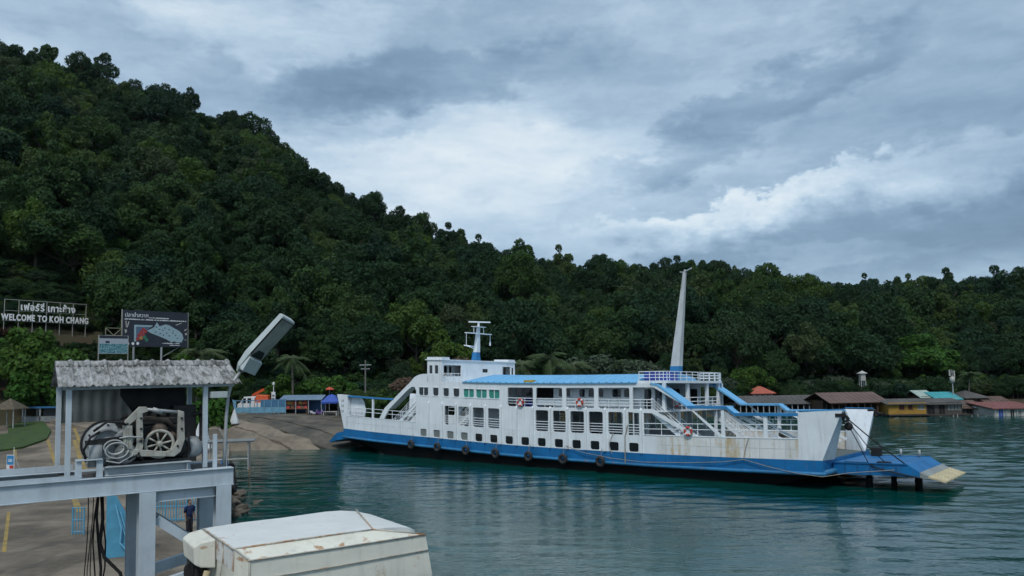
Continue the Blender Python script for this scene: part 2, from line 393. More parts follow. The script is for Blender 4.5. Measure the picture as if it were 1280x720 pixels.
def ground_z(x, y):
    if y < 20: return -6.0
    px = 640 + F_PX * x / y
    px = max(-500, min(1900, px))
    S, B, R = shoreY(px), footY(px), ridgeY(px)
    foot = 4.2 if px < 500 else 3.0
    if 225 < px < 470 and y < 122: return -2.5 if y < 108 else 2.6
    if y < S: return -3.0 - min(3.0, (S - y) * 0.1)
    if y < S + 6: return -3.0 + (y - S) / 6 * 5.2
    if y < B: return 2.2 + (foot - 2.2) * (y - S - 6) / max(1.0, B - S - 6)
    rz = CAM_H + (horizon(px) - skyline(px)) * R / F_PX - TREE_H
    q = (y - B) / (R - B)
    if q < 1:
        z = foot + (rz - foot) * (q ** 0.92)
        return z + hill_noise(x, y) * min(1, q * 4) * min(1, (1 - q) * 4 + 0.3)
    return rz - (y - R) * 0.45 * min(1.0, (y - R) / 40 + 0.3) + 0.3 * hill_noise(x, y)
pxs = list(np.arange(-500, 1901, 20)); Ys = list(np.arange(80, 190, 3.0)) + list(np.arange(190, 430, 6.0)) + [450, 500, 600, 800, 1200, 2000]
tm = MB(); nY = len(Ys)
for px in pxs:
    for Y in Ys:
        X = (px - 640) / F_PX * Y
        tm.v.append((X, Y, max(-6.0, ground_z(X, Y)) if Y < 900 else -6.0))
for i in range(len(pxs) - 1):
    for j in range(nY - 1):
        tm.f.append((i * nY + j, (i + 1) * nY + j, (i + 1) * nY + j + 1, i * nY + j + 1))
soil = M('forest_floor', (0.035, 0.040, 0.018), 0.9, 0.5, 0.08, c2=(0.05, 0.035, 0.02), world_co=True, bump=0.6, bscale=1.5)
tag(tm.build('terrain', soil, smooth=True), kind='structure')

# ---- concrete apron on the pier, with its quay wall
def concrete_mat(name, c, dark_c, sc=0.25, wet=True):
    m = bpy.data.materials.new(name); m.use_nodes = True; t = m.node_tree; g = G(t); p = t.nodes['Principled BSDF']
    co = g.node('ShaderNodeNewGeometry').outputs['Position']
    n1 = g.noise(co, sc, 7, 0.62, 0.4); n2 = g.noise(g.vm('MULTIPLY', co, (1.0, 0.25, 1)), 0.55, 6, 0.65, 0.8); n3 = g.noise(co, 6.0, 5, 0.7)
    c1 = g.mix(g.smooth(n1, 0.32, 0.66), c, dark_c)
    c1 = g.mix(g.m('MULTIPLY', g.smooth(n2, 0.5, 0.68), 0.75), c1, tuple(x * 0.6 for x in dark_c))
    c1 = g.mix(g.m('MULTIPLY', g.smooth(n3, 0.4, 0.75), 0.45), c1, tuple(x * 0.62 for x in c))
    br = g.node('ShaderNodeTexBrick'); g.put(br.inputs['Vector'], g.vm('ADD', co, g.vm('MULTIPLY', g.noise(co, 0.8, 3, 0.6, 0, 1), (0.10, 0.10, 0))))
    br.inputs['Scale'].default_value = 1.0; br.inputs['Mortar Size'].default_value = 0.022; br.inputs['Brick Width'].default_value = 4.5; br.inputs['Row Height'].default_value = 3.5; br.offset = 0.0
    br.inputs['Color1'].default_value = (0, 0, 0, 1); br.inputs['Color2'].default_value = (0, 0, 0, 1); br.inputs['Mortar'].default_value = (1, 1, 1, 1)
    c1 = g.mix(g.m('MULTIPLY', br.outputs[0], 0.7), c1, (0.03, 0.027, 0.022))
    g.put(p.inputs['Base Color'], c1)
    g.put(p.inputs['Roughness'], g.m('SUBTRACT', 0.88, g.m('MULTIPLY', g.smooth(n2, 0.52, 0.68), 0.35)))
    b = g.node('ShaderNodeBump'); b.inputs['Strength'].default_value = 0.5; b.inputs['Distance'].default_value = 0.05
    g.put(b.inputs['Height'], g.m('ADD', n3, n1)); t.links.new(b.outputs[0], p.inputs['Normal'])
    return m
conc = concrete_mat('stained_concrete', (0.235, 0.195, 0.145), (0.075, 0.062, 0.045))
APZ = 1.6
def ap_z(y):
    return APZ if y < 70 else APZ + (y - 70) * 0.052
edge = [(-3.2, -14), (-3.8, 8), (-9.4, 25), (-17.6, 48), (-23.6, 64), (-30.2, 82), (-36.5, 96), (-42.5, 106), (-45.5, 112)]
am = MB(); joints = MB()
secs = []
eY = lambda y: float(np.interp(y, [b for _, b in edge], [a for a, _ in edge]))
for y in [-14, 0, 8, 16, 25, 35, 48, 56, 64, 70, 76, 82, 90, 96, 106, 112]:
    xr = eY(y); z = ap_z(y)
    secs.append([(-140, y, -3), (-140, y, z), (-60, y, z), (-40, y, z), (xr, y, z), (xr, y, -3)])
am.loft(secs)
apron = tag(am.build('concrete_apron', conc), kind='structure')
km = MB()
km.loft([[(eY(y) + 0.004 - 0.35, y, ap_z(y) + 0.004), (eY(y) + 0.02, y, ap_z(y) + 0.004), (eY(y) + 0.02, y, ap_z(y) + 0.16), (eY(y) - 0.35, y, ap_z(y) + 0.16)] for y in (30, 48, 56, 64, 70, 82, 95)])
km.build('kerb', concrete_mat('kerb_concrete', (0.24, 0.23, 0.2), (0.14, 0.13, 0.11)), apron)
yellow = M('worn_yellow_paint', (0.36, 0.25, 0.06), 0.8, 0.45, 1.5, c2=(0.17, 0.135, 0.07), world_co=True)
def ground_line(p0, p1, w):
    a = atz(*p0, APZ); b = atz(*p1, APZ); a.z = b.z = 0
    d = (b - a).normalized(); n = Vector((-d.y, d.x, 0)) * w / 2
    k = 5; mb = MB(); vs = []
    for i in range(k + 1):
        q = a.lerp(b, i / k)
        for s in (-1, 1): vs.append((q.x + n.x * s, q.y + n.y * s, ap_z(q.y) + 0.005))
    mb.add(vs, [(2*i, 2*i+1, 2*i+3, 2*i+2) for i in range(k)]); return mb.build('painted_line', yellow, apron)
for p0, p1, w in (((17, 552), (19, 577), 0.3), ((55, 551), (70, 582), 0.3), ((85, 537), (102, 566), 0.35), ((90, 614), (99, 640), 0.35), ((11, 640), (5, 690), 0.16), ((93, 560), (110, 596), 0.4)):
    ground_line(p0, p1, w)

# ---- slipway: two concrete slabs with a crack between them
slipc = concrete_mat('slipway_concrete', (0.24, 0.20, 0.15), (0.12, 0.10, 0.075), 0.18)
slipc2 = concrete_mat('slipway_concrete_algae', (0.15, 0.13, 0.10), (0.05, 0.048, 0.038), 0.3)
# it climbs along the ferry's own line; 'up' runs up the slip, 'across' to its right
SU = Vector((-0.7745, 0.6325, 0)); SN = Vector((0.6325, 0.7745, 0)); SA = Vector((-19.504, 88.8, 0))
a_toe = lerp_tab([(-14, 17), (-8, 14.5), (-5.3, 13), (-2.5, 9.6), (1.1, 5.0), (3, 3), (6, 2.5), (10, 2.5), (24, 6)])
def slip_h(x, y):
    r = Vector((x, y, 0)) - SA; a, c = r.dot(SU), r.dot(SN)
    return float(np.interp(a - a_toe(max(-14, min(24, c))), [-6, 0, 3, 9, 17, 30], [-1.6, 0.0, 1.0, 2.1, 3.1, 3.8]))
def slip(mat, c0, c1, dz, seed):
    mb = MB(); ph = seed * 1.7; nc = max(3, int((c1 - c0) / 0.8)); al = list(np.arange(-3.5, 44, 0.9)); rows = []
    for i in range(nc + 1):
        r_ = []
        for a in al:
            c = c0 + (c1 - c0) * i / nc
            if i in (0, nc): c += 0.22 * math.sin(a * 0.8 + ph) + 0.10 * math.sin(a * 2.3 + ph * 2)
            p = SA + SU * a + SN * c
            r_.append((p.x, p.y, slip_h(p.x, p.y) + dz + 0.05 * math.sin(a * 0.7 + c * 0.9 + ph) + 0.03 * math.sin(a * 1.9 - c * 1.3)))
        rows.append(r_)
    m = len(al)
    for r_ in rows: mb.v += r_
    k = len(mb.v)
    for r_ in rows: mb.v += [(x, y, z - 0.8) for x, y, z in r_]
    for i in range(nc):
        for j in range(m - 1):
            mb.f.append((i*m+j, (i+1)*m+j, (i+1)*m+j+1, i*m+j+1)); mb.f.append((k+i*m+j, k+i*m+j+1, k+(i+1)*m+j+1, k+(i+1)*m+j))
        mb.f.append((i*m, k+i*m, k+(i+1)*m, (i+1)*m))
    for j in range(m - 1):
        mb.f.append((j, j+1, k+j+1, k+j)); mb.f.append((nc*m+j, k+nc*m+j, k+nc*m+j+1, nc*m+j+1))
    return tag(mb.build('slipway', mat), kind='structure')
slip(slipc, -15, -1.55, 0.35, 1); slip(slipc, -1.4, 1.0, 0.41, 4)
slip(slipc2, 1.35, 5.2, 0.11, 2); slip(slipc2, 5.3, 26, 0.19, 3)
# lawn beside the car park
grass_m = M('lawn', (0.045, 0.085, 0.018), 0.9, 0.4, 0.8, bump=0.8, bscale=12.0, world_co=True)
lm = MB()
pts = [(-160, 538), (-20, 556), (28, 552), (58, 546), (64, 540), (50, 531), (20, 527), (-160, 525)]
vs = []
for p in pts:
    q = atz(*p, 2.9); vs.append((q.x, q.y))
lm.prism(vs, 0.0, 0.22, lambda a, b, d: (a, b, ap_z(min(b, 112)) - 0.02 + d if b < 111 else ap_z(112) + d))
tag(lm.build('lawn', grass_m), kind='structure')

# ================================================================== FERRY
SHEER = lerp_tab([(-8, 0.9), (0, 0.85), (5, 0.62), (11.5, 0.42), (15, 0.33), (20, 0.17), (25, 0.05), (32, 0), (40, 0), (47, 0.08), (54, 0.22), (62, 0.22)])
ferry = empty('car_ferry', (-19.504, 88.8, 0), rad(-39.236), 'white and blue double ended car ferry with two passenger decks lying at the slipway', 'ferry')
ferry.rotation_euler = (rad(-1.3), 0, rad(-39.236))
W = 12.0
def sheer(p): return Vector((p.x, p.y, p.z + SHEER(p.x)))
SMALL = {'plate_seam', 'roof_clip', 'roof_seam', 'rub_rail', 'name_marking', 'hanging_rope', 'ladder', 'wheelhouse_window', 'guard_rail', 'handrail', 'stair', 'bridge_rail', 'roof_rail', 'lounge_rail', 'mast_upper', 'window_frame', 'stair_brace'}
def fb(mb, name, mat, parent=ferry, smooth=False):
    o = mb.warp(sheer).build(name, mat, parent, smooth)
    if name in SMALL: o['kind'] = 'stuff'
    return o
def side(far):
    """maps (s, depth inwards) of the near side to either side of the ship"""
    return (lambda v: W - v) if far else (lambda v: v)
def FXZ(far):
    f = side(far); return lambda a, b, d: (a, f(d), b)
# hull
h = MB(); h.sbox(0, 53.4, 0, W, 1.35, 2.3)
hull = fb(h, 'hull', blue)
h = MB(); secs = []
for s, zb, ins in ((0.3, 1.25, 0.6), (3, 0.75, 0.4), (6, 0.0, 0.25), (9, -0.9, 0.2), (20, -1.2, 0.15), (34, -1.2, 0.15), (45, -0.9, 0.2), (48.5, 0.0, 0.25), (51, 0.7, 0.4), (53.1, 1.25, 0.6)):
    zz = zb - 0.0
    secs.append([(s, ins, 1.352), (s, ins + 0.35, zz), (s, W - ins - 0.35, zz), (s, W - ins, 1.352)])
h.loft(secs); fb(h, 'hull_bottom', tar, hull)
h = MB()
for far in (0, 1):
    f = side(far)
    pts = [(s, f(-0.05), 1.35) for s in np.linspace(-0.1, 53.6, 40)]
    h.path(pts, 0.14, 8)
h.path([(53.55, v, 1.45) for v in np.linspace(0, W, 6)], 0.2, 8)
fb(h, 'rub_rail', M('rub_rail_paint', (0.03, 0.20, 0.42), 0.55, 0.3, 1.2, rust=0.5, rust_scale=1.2), hull, True)
h = MB(); h.sbox(0.1, 53.3, 0.15, W - 0.15, 2.304, 2.33); fb(h, 'car_deck', deckm)
h = MB()
for s in np.arange(3.9, 52, 1.95): h.box(s - 0.015, s + 0.015, -0.012, 0.001, 1.45, 2.28)
fb(h, 'plate_seam', M('dark_blue_seam', (0.008, 0.10, 0.28), 0.5), hull)
h = MB()
for s in list(np.arange(1.6, 11.6, 1.95)) + list(np.arange(41.0, 51.4, 1.95)): h.box(s - 0.012, s + 0.012, -0.012, 0.001, 2.32, 3.72)
for s0, s1 in ((0.5, 11.7), (40.3, 51.6)): h.sbox(s0, s1, -0.010, 0.001, 3.05, 3.07)
fb(h, 'plate_seam', M('grey_white_seam', (0.45, 0.48, 0.48), 0.6))

WIN_S = [12.94 + 1.93 * k for k in range(14)]
COLS = [13.75, 15.7, 17.64, 19.6, 21.56, 23.55, 25.5, 27.4, 29.4, 31.32, 33.3, 35.27, 37.26, 38.8]
LOW_OPEN = [(15.97, 17.42), (17.9, 19.36), (19.85, 21.32), (21.84, 23.3), (27.68, 29.14), (29.66, 31.08), (31.58, 33.05), (33.56, 35.0), (35.54, 37.0), (37.52, 38.58)]
UP_WIN = [(12.23, 13.59, 0), (14.32, 15.1, 0), (15.82, 16.58, 0), (17.23, 18.03, 0), (18.63, 20.01, 1), (20.32, 21.7, 1), (21.98, 23.33, 1)]
UP_OPEN = [(24.34, 27.4), (27.75, 30.73), (31.14, 34.14), (34.56, 37.69)]
ring_red = M('life_ring_red', (0.55, 0.06, 0.04), 0.5); 
seat_blue = M('blue_plastic', (0.03, 0.06, 0.38), 0.45)
seatred = M('red_plastic', (0.35, 0.04, 0.05), 0.5)
rail_r = 0.035
for far in (0, 1):
    f = side(far); mp = FXZ(far)
    # bulwark with its row of window openings
    b = MB(); b.wall(0.4, 40.2, 2.3, 3.74, [(s - 0.46, s + 0.46, 2.38, 3.12) for s in WIN_S], 0.0, 0.12, mp, fil=0.16)
    fb(b, 'bulwark', white)
    b = MB(); b.wall(40.2, 51.7, 2.3, 3.78, [], 0.0, 0.12, mp); fb(b, 'bulwark', white_rust)
    b = MB(); b.sbox(0.5, 11.8, f(-0.03) if not far else f(0.16), f(0.16) if not far else f(-0.03), 3.74, 3.82)
    fb(b, 'bulwark_cap', white_clean)
    b = MB(); b.sbox(39.0, 51.7, f(-0.03) if not far else f(0.16), f(0.16) if not far else f(-0.03), 3.78, 3.86)
    fb(b, 'bulwark_cap', white_clean)
    # upper side shell
    holes = [(a, c, 3.742, 5.66) if i < 0 else (a, c, 3.76, 5.66) for i, (a, c) in enumerate(LOW_OPEN)]
    holes += [(a, c, 6.62, 7.44) for a, c, _ in UP_WIN] + [(a, c, 5.95, 7.72) for a, c in UP_OPEN]
    b = MB(); b.wall(11.8, 38.0, 3.744, 8.08, holes, 0.003, 0.12, mp, fil=0.18)
    fb(b, 'side_shell', white_clean)
    b = MB(); b.wall(38.0, 39.0, 3.744, 5.9, [(38.05, 38.58, 3.8, 5.66)], 0.003, 0.12, mp, fil=0.0)
    fb(b, 'side_shell', white_clean); b = MB(); b.wall(38.0, 40.0, 7.74, 8.08, [], 0.003, 0.12, mp)
    fb(b, 'side_shell', white_clean); b = MB(); b.wall(38.0, 39.9, 5.62, 5.95, [], -0.001, 0.11, mp)
    fb(b, 'side_shell', white_clean)
    # frames (ribs) standing proud of the shell
    for c in COLS:
        b = MB(); b.box(c - 0.09, c + 0.09, min(f(-0.15), f(0.0)), max(f(-0.15), f(0.0)), 2.31, 5.82)
        b.add([(c - 0.09, f(-0.15), 5.82), (c + 0.09, f(-0.15), 5.82), (c + 0.09, f(0), 6.02), (c - 0.09, f(0), 6.02)], [(0, 1, 2, 3)])
        b.add([(c - 0.09, f(-0.15), 5.82), (c - 0.09, f(0), 5.82), (c - 0.09, f(0), 6.02)], [(0, 1, 2)]); b.add([(c + 0.09, f(-0.15), 5.82), (c + 0.09, f(0), 5.82), (c + 0.09, f(0), 6.02)], [(0, 1, 2)])
        fb(b, 'hull_frame', white)
    # window panes
    for i, s in enumerate(WIN_S):
        b = MB(); b.box(s - 0.46, s + 0.46, min(f(0.075), f(0.095)), max(f(0.075), f(0.095)), 2.38, 3.12)
        fb(b, 'hull_window', glass_grey if i < 4 else glass)
    for a, c, gr in UP_WIN:
        b = MB(); b.box(a, c, min(f(0.07), f(0.09)), max(f(0.07), f(0.09)), 6.62, 7.44); w_ = fb(b, 'cabin_window', curtain if gr else glass)
        b = MB()
        y0, y1 = sorted((f(-0.035), f(0.06)))
        b.box(a - 0.07, c + 0.07, y0, y1, 7.44, 7.52); b.box(a - 0.07, c + 0.07, y0, y1, 6.54, 6.62)
        k = 1 if (gr or c - a > 1.2) else 0
        for q in ([0.5] if k else []): b.box(a + (c - a) * q - 0.04, a + (c - a) * q + 0.04, min(f(0.02), f(0.068)), max(f(0.02), f(0.068)), 6.62, 7.44)
        fb(b, 'window_frame', white_clean, w_)
    # rails inside the lower openings
    for a, c in LOW_OPEN:
        b = MB()
        for z in (3.95, 4.15, 4.38, 4.62): b.tube((a - 0.05, f(0.14), z), (c + 0.05, f(0.14), z), rail_r, n=5)
        fb(b, 'guard_rail', white_clean)
    for i, (a, c) in enumerate(UP_OPEN + [(38.05, 39.95)]):
        b = MB()
        for z in (6.72, 6.48, 6.22): b.tube((a - 0.03, f(0.06), z), (c + 0.03, f(0.06), z), rail_r * (1.2 if z > 6.6 else 0.8), n=5)
        for k in range(1, 3): b.tube((a + (c - a) * k / 3, f(0.06), 5.95), (a + (c - a) * k / 3, f(0.06), 6.72), 0.028, n=5)
        fb(b, 'guard_rail', white_clean)
        if i in (1, 2, 3):
            b = MB(); b.box(a, c, min(f(0.16), f(0.18)), max(f(0.16), f(0.18)), 6.12, 6.66); fb(b, 'weather_panel', white)
    # inner cabin wall with windows
    b = MB(); b.wall(28.6, 39.2, 5.82, 8.0, [(29.2, 29.9, 6.9, 7.6), (30.05, 30.5, 6.9, 7.6), (31.5, 32.1, 6.9, 7.6), (32.5, 33.4, 6.9, 7.6), (33.6, 34.1, 6.9, 7.6), (35.0, 35.9, 6.9, 7.6), (36.2, 37.1, 6.9, 7.6), (38.2, 38.9, 5.9, 7.6)], 1.6, 1.7, mp)
    fb(b, 'cabin_wall', white)
    b = MB(); b.box(28.7, 39.1, min(f(1.66), f(1.68)), max(f(1.66), f(1.68)), 5.9, 7.9); fb(b, 'cabin_glazing', glass)
    # end plate with the raking stair opening, left end
    b = MB()
    outer = [(6.0, 3.83), (6.9, 5.05), (11.0, 8.02), (11.5, 8.45), (12.1, 8.72), (12.8, 8.85), (13.6, 8.85), (13.6, 8.08), (11.8, 8.08)]
    inner = [(11.8, 7.0), (11.72, 7.3), (11.45, 7.48), (11.1, 7.45), (10.7, 7.25), (7.6, 4.95), (6.75, 3.83)]
    n = 7
    oo = [outer[0], outer[1], (8.6, 6.28), (10.0, 7.3), outer[2], outer[3], (11.8, 8.6)]
    ii = [inner[6], inner[5], (9.2, 6.14), (10.4, 7.03), (11.1, 7.45), (11.55, 7.46), (11.8, 7.1)]
    for k in range(n - 1): b.prism([oo[k], ii[k], ii[k + 1], oo[k + 1]], -0.02, 0.14, mp)
    b.prism([(11.8, 7.1), (11.96, 7.1), (11.96, 8.66), (11.8, 8.6)], -0.02, 0.003, mp)
    b.prism([(11.8, 8.082), (13.6, 8.082), (13.6, 8.85), (12.8, 8.85), (12.1, 8.72), (11.8, 8.6)], 0.0, 0.13, mp)
    fb(b, 'stair_side_plate', white_clean)
    b = MB(); k = [oo[0], oo[1], oo[2], oo[3], oo[4], oo[5], (11.8, 8.6)]
    for q in range(1, 6):
        b.prism([(k[q][0], k[q][1] - 0.16), (k[q+1][0], k[q+1][1] - 0.16), (k[q+1][0], k[q+1][1] - 0.08), (k[q][0], k[q][1] - 0.08)], 0.14, 1.5, mp)
    fb(b, 'stair_canopy', white)
    # stairs, both ends
    for (st, zt, sb, zb) in ((11.7, 5.85, 7.4, 2.34), (39.6, 5.85, 44.0, 2.34)):
        b = MB(); nst = 15
        for q in (0.3, 1.35):
            b.bar((st, f(q), zt - 0.1), (sb, f(q), zb), 0.06, 0.3)
        for k in range(nst):
            t_ = (k + 0.5) / nst; s = st + (sb - st) * t_; z = zt + (zb - zt) * t_
            b.box(s - 0.15, s + 0.15, min(f(0.33), f(1.32)), max(f(0.33), f(1.32)), z - 0.03, z)
        fb(b, 'stair', white_clean)
        b = MB()
        for q in (0.3, 1.35):
            for dz in (1.0, 0.75, 0.5, 0.25): b.tube((st, f(q), zt + dz), (sb, f(q), zb + dz + 0.05), 0.03, n=5)
            for k in range(6):
                t_ = k / 5; b.tube((st + (sb - st) * t_, f(q), zt + (zb - zt) * t_), (st + (sb - st) * t_, f(q), zt + (zb - zt) * t_ + 1.0), 0.028, n=5)
        fb(b, 'handrail', white_clean)
    # blue stair canopy and top rail, right end
    prof = [(39.7, 8.12), (40.3, 8.02), (43.0, 6.22), (46.25, 6.2), (46.95, 5.68), (51.75, 5.66)]
    b = MB()
    for k in range(len(prof) - 1):
        (a0, z0), (a1, z1) = prof[k], prof[k + 1]; wd = 1.45 if k < 3 else 0.95
        b.prism([(a0, z0), (a1, z1), (a1, z1 - 0.16), (a0, z0 - 0.16)], -0.05, wd - 0.001 * k, mp)
    fb(b, 'stair_canopy', blue_roof)
    b = MB()
    for k in range(2, len(prof) - 1):
        (a0, z0), (a1, z1) = prof[k], prof[k + 1]
        b.prism([(a0, z0 + 0.01), (a1, z1 + 0.01), (a1, z1 - 0.22), (a0, z0 - 0.22)], -0.085, -0.055, mp)
    fb(b, 'canopy_fascia', blue_rail)
    b = MB()
    b.prism([(39.7, 7.9), (43.2, 5.98), (45.6, 3.86), (46.0, 3.86), (43.2, 6.1), (40.0, 8.06)][:6], -0.02, 0.06, mp)
    b.prism([(39.2, 5.9), (39.9, 5.9), (43.9, 3.86), (43.3, 3.86)], 0.0, 0.06, mp)
    fb(b, 'stair_brace', white_clean)
    for s, zt in ((45.95, 6.05), (49.3, 5.52)):
        b = MB(); b.box(s - 0.14, s + 0.14, min(f(0.0), f(0.16)), max(f(0.0), f(0.16)), 3.86, zt); fb(b, 'canopy_post', white_clean)
    b = MB()
    for z in (4.75, 4.3): b.tube((39.0, f(0.1), z), (51.72, f(0.1), z + 0.05), 0.035, n=5)
    for s in np.arange(40.6, 51.6, 1.6): b.tube((s, f(0.1), 3.86), (s, f(0.1), 4.78), 0.035, n=5)
    fb(b, 'guard_rail', white_clean)
    b = MB()
    b.bar((46.3, f(0.7), 5.9), (51.4, f(0.7), 3.0), 0.08, 0.22); b.bar((47.9, f(1.3), 5.5), (52.0, f(1.3), 3.2), 0.08, 0.2)
    for dz in (0.35, 0.7): b.tube((46.6, f(0.75), 5.5 + dz - 0.35), (51.2, f(0.75), 3.0 + dz), 0.03, n=5)
    fb(b, 'ladder', white_clean)
    # raised bulwark ends with raking edge
    def endpanel(s_in, s_lo, s_hi, zt_in, zt_out):
        b = MB(); A_ = [(s_in, 0, 2.3), (s_lo, 0, 2.3), (s_hi, 0, zt_out), (s_in, 0, zt_in)]
        Bp = [(s_in, 0.5, 2.3), (s_lo + (0.35 if s_hi > s_lo else -0.35), 1.7, 2.3), (s_hi, 0.45, zt_out), (s_in, 0.4, zt_in)]
        b.add([(s, f(v), z) for s, v, z in A_ + Bp], [(0, 1, 2, 3), (7, 6, 5, 4), (0, 4, 5, 1), (1, 5, 6, 2), (2, 6, 7, 3), (3, 7, 4, 0)])
        return fb(b, 'end_bulwark', white)
    endpanel(51.7, 53.35, 54.85, 5.72, 5.86) if not far else endpanel(51.7, 53.15, 54.0, 5.70, 5.64)
    endpanel(0.5, -0.1, -1.45, 6.12, 6.2)
    b = MB(); b.prism([(0.5, 3.83), (2.9, 3.83), (3.05, 4.5), (2.75, 5.4), (2.45, 5.75), (2.0, 5.93), (0.5, 5.93)], 0.5, 0.6, mp); fb(b, 'end_screen', white)
    b = MB(); b.sbox(51.7, 54.86 if not far else 53.9, min(f(-0.02), f(0.42)), max(f(-0.02), f(0.42)), 5.74, 5.80); 
    b.warp(lambda p: Vector((p.x, p.y, p.z + (p.x - 51.7) * (0.045 if p.y < 6 else -0.025) + 0.03))); fb(b, 'bulwark_cap', blue_rail)
    # left end top rail and posts
    b = MB(); b.sbox(0.5, 8.3, min(f(-0.04), f(0.5)), max(f(-0.04), f(0.5)), 5.93, 6.1); fb(b, 'top_rail', blue_rail)
    for s in (4.85,):
        b = MB(); b.box(s - 0.12, s + 0.12, min(f(0), f(0.15)), max(f(0), f(0.15)), 3.82, 5.93); fb(b, 'canopy_post', white_clean)
    b = MB()
    for z in (4.35, 4.75): b.tube((0.6, f(0.1), z), (11.8, f(0.1), z), 0.033, n=5)
    for s in np.arange(1.6, 11.6, 1.6): b.tube((s, f(0.1), 3.82), (s, f(0.1), 4.75), 0.033, n=5)
    fb(b, 'guard_rail', white_clean)
    # inner posts of the car deck
    for s in (14, 18, 22, 26, 30, 34, 38, 41.0):
        b = MB(); b.box(s - 0.12, s + 0.12, min(f(2.3), f(2.5)), max(f(2.3), f(2.5)), 2.33, 5.7); fb(b, 'deck_post', white)

# upper deck slab, bridge deck, inner casings
b = MB(); b.sbox(11.9, 41.2, 0.13, W - 0.13, 5.70, 5.815); fb(b, 'upper_deck', white)
b = MB(); b.box(16.5, 24.0, 3.2, 8.8, 2.33, 5.69); fb(b, 'engine_casing', white)
b = MB(); b.box(24.3, 28.5, 4.2, 7.8, 5.82, 8.0); fb(b, 'saloon_bulkhead', dark)
b = MB(); b.sbox(11.9, 18.6, 0.13, W - 0.13, 7.95, 8.078); fb(b, 'bridge_deck', white)
for r_ in range(4):
    for c_ in range(3):
        b = MB(); s = 24.7 + r_ * 0.75; v = 0.9 + c_ * 0.7
        b.box(s, s + 0.45, v, v + 0.5, 6.1, 6.2); b.box(s, s + 0.08, v, v + 0.5, 6.2, 6.75); b.box(s + 0.1, s + 0.35, v + 0.1, v + 0.4, 5.82, 6.1)
        fb(b, 'saloon_seat', seat_blue)
# main roof (hipped, blue) and its rim
b = MB(); secs = []
for s, k in ((18.5, 0.0), (20.0, 1.0), (24, 1), (28, 1), (32, 1), (36, 1), (38.4, 1)):
    h_ = 8.14 + 0.02
    secs.append([(s, -0.12, 8.085), (s, -0.12, h_), (s, 1.6, h_ + 0.55 * k), (s, 3.2, h_ + 0.76 * k), (s, 8.8, h_ + 0.76 * k), (s, 10.4, h_ + 0.55 * k), (s, W + 0.12, h_), (s, W + 0.12, 8.085)])
b.loft(secs); roof = fb(b, 'main_roof', blue_roof)
b = MB(); dkr = M('roof_rim', (0.03, 0.07, 0.12), 0.6)
for s in np.arange(19.0, 38.4, 0.75):
    for v in (-0.10, W + 0.10): b.box(s - 0.04, s + 0.04, v - 0.05, v + 0.05, 8.17, 8.21)
fb(b, 'roof_clip', dkr, roof)
b = MB()
for s in np.arange(20.5, 38.3, 1.0):
    b.bar((s, -0.1, 8.165), (s, 1.6, 8.715), 0.03, 0.02); b.bar((s, 1.6, 8.715), (s, 3.2, 8.925), 0.03, 0.02)
fb(b, 'roof_seam', blue_roof, roof)
b = MB(); b.bar((26.3, 0.2, 8.32), (27.4, 0.25, 8.34), 0.35, 0.18); fb(b, 'yellow_raft_bag', M('yellow_canvas', (0.55, 0.36, 0.02), 0.7))
# aft lounge deck roof with rail, rounded end
def rounded(s0, s1, v0, v1, r, n=5):
    """outline open at s0: along the near side, round both far corners, back along the other side"""
    return [(s0, v0)] + [(s1 - r + r * math.sin(q), v0 + r - r * math.cos(q)) for q in np.linspace(0, math.pi / 2, n)] + [(s1 - r + r * math.cos(q), v1 - r + r * math.sin(q)) for q in np.linspace(0, math.pi / 2, n)] + [(s0, v1)]
b = MB(); b.prism(rounded(38.4, 41.0, 0.15, W - 0.15, 0.9), 8.085, 8.3, XY); fb(b, 'lounge_roof', white_clean)
b = MB(); ring = rounded(38.5, 40.9, 0.25, W - 0.25, 0.85)
for z in (9.05, 8.8, 8.55): b.path([(x, y, z) for x, y in ring], 0.035, 5)
for x, y in ring + [(39.5, 0.25), (39.5, W - 0.25)] + [(40.9, v) for v in np.arange(2.0, 11, 1.1)]: b.tube((x, y, 8.3), (x, y, 9.06), 0.035, n=5)
fb(b, 'roof_rail', white_clean)
for s, v in ((38.75, 0.7), (38.9, 3.4)):
    b = MB(); b.box(s, s + 1.05, v, v + 1.0, 8.3, 9.02); b.box(s - 0.04, s + 1.09, v - 0.04, v + 1.04, 8.94, 9.04); fb(b, 'raft_locker', seat_blue)
for (x, y) in [(40.7, 0.5), (40.75, 4.6), (40.75, 8.4), (40.75, 10.8), (40.7, 11.6)]:
    b = MB(); b.box(x - 0.13, x + 0.13, y - 0.13, y + 0.13, 5.82, 8.085); fb(b, 'lounge_post', white_clean)
b = MB()
for z in (6.85, 6.5, 6.2): b.tube((41.0, 1.5, z), (41.0, 10.5, z), 0.035, n=5)
for v in np.arange(1.5, 10.6, 1.5): b.tube((41.0, v, 5.82), (41.0, v, 6.86), 0.03, n=5)
fb(b, 'lounge_rail', white_clean)
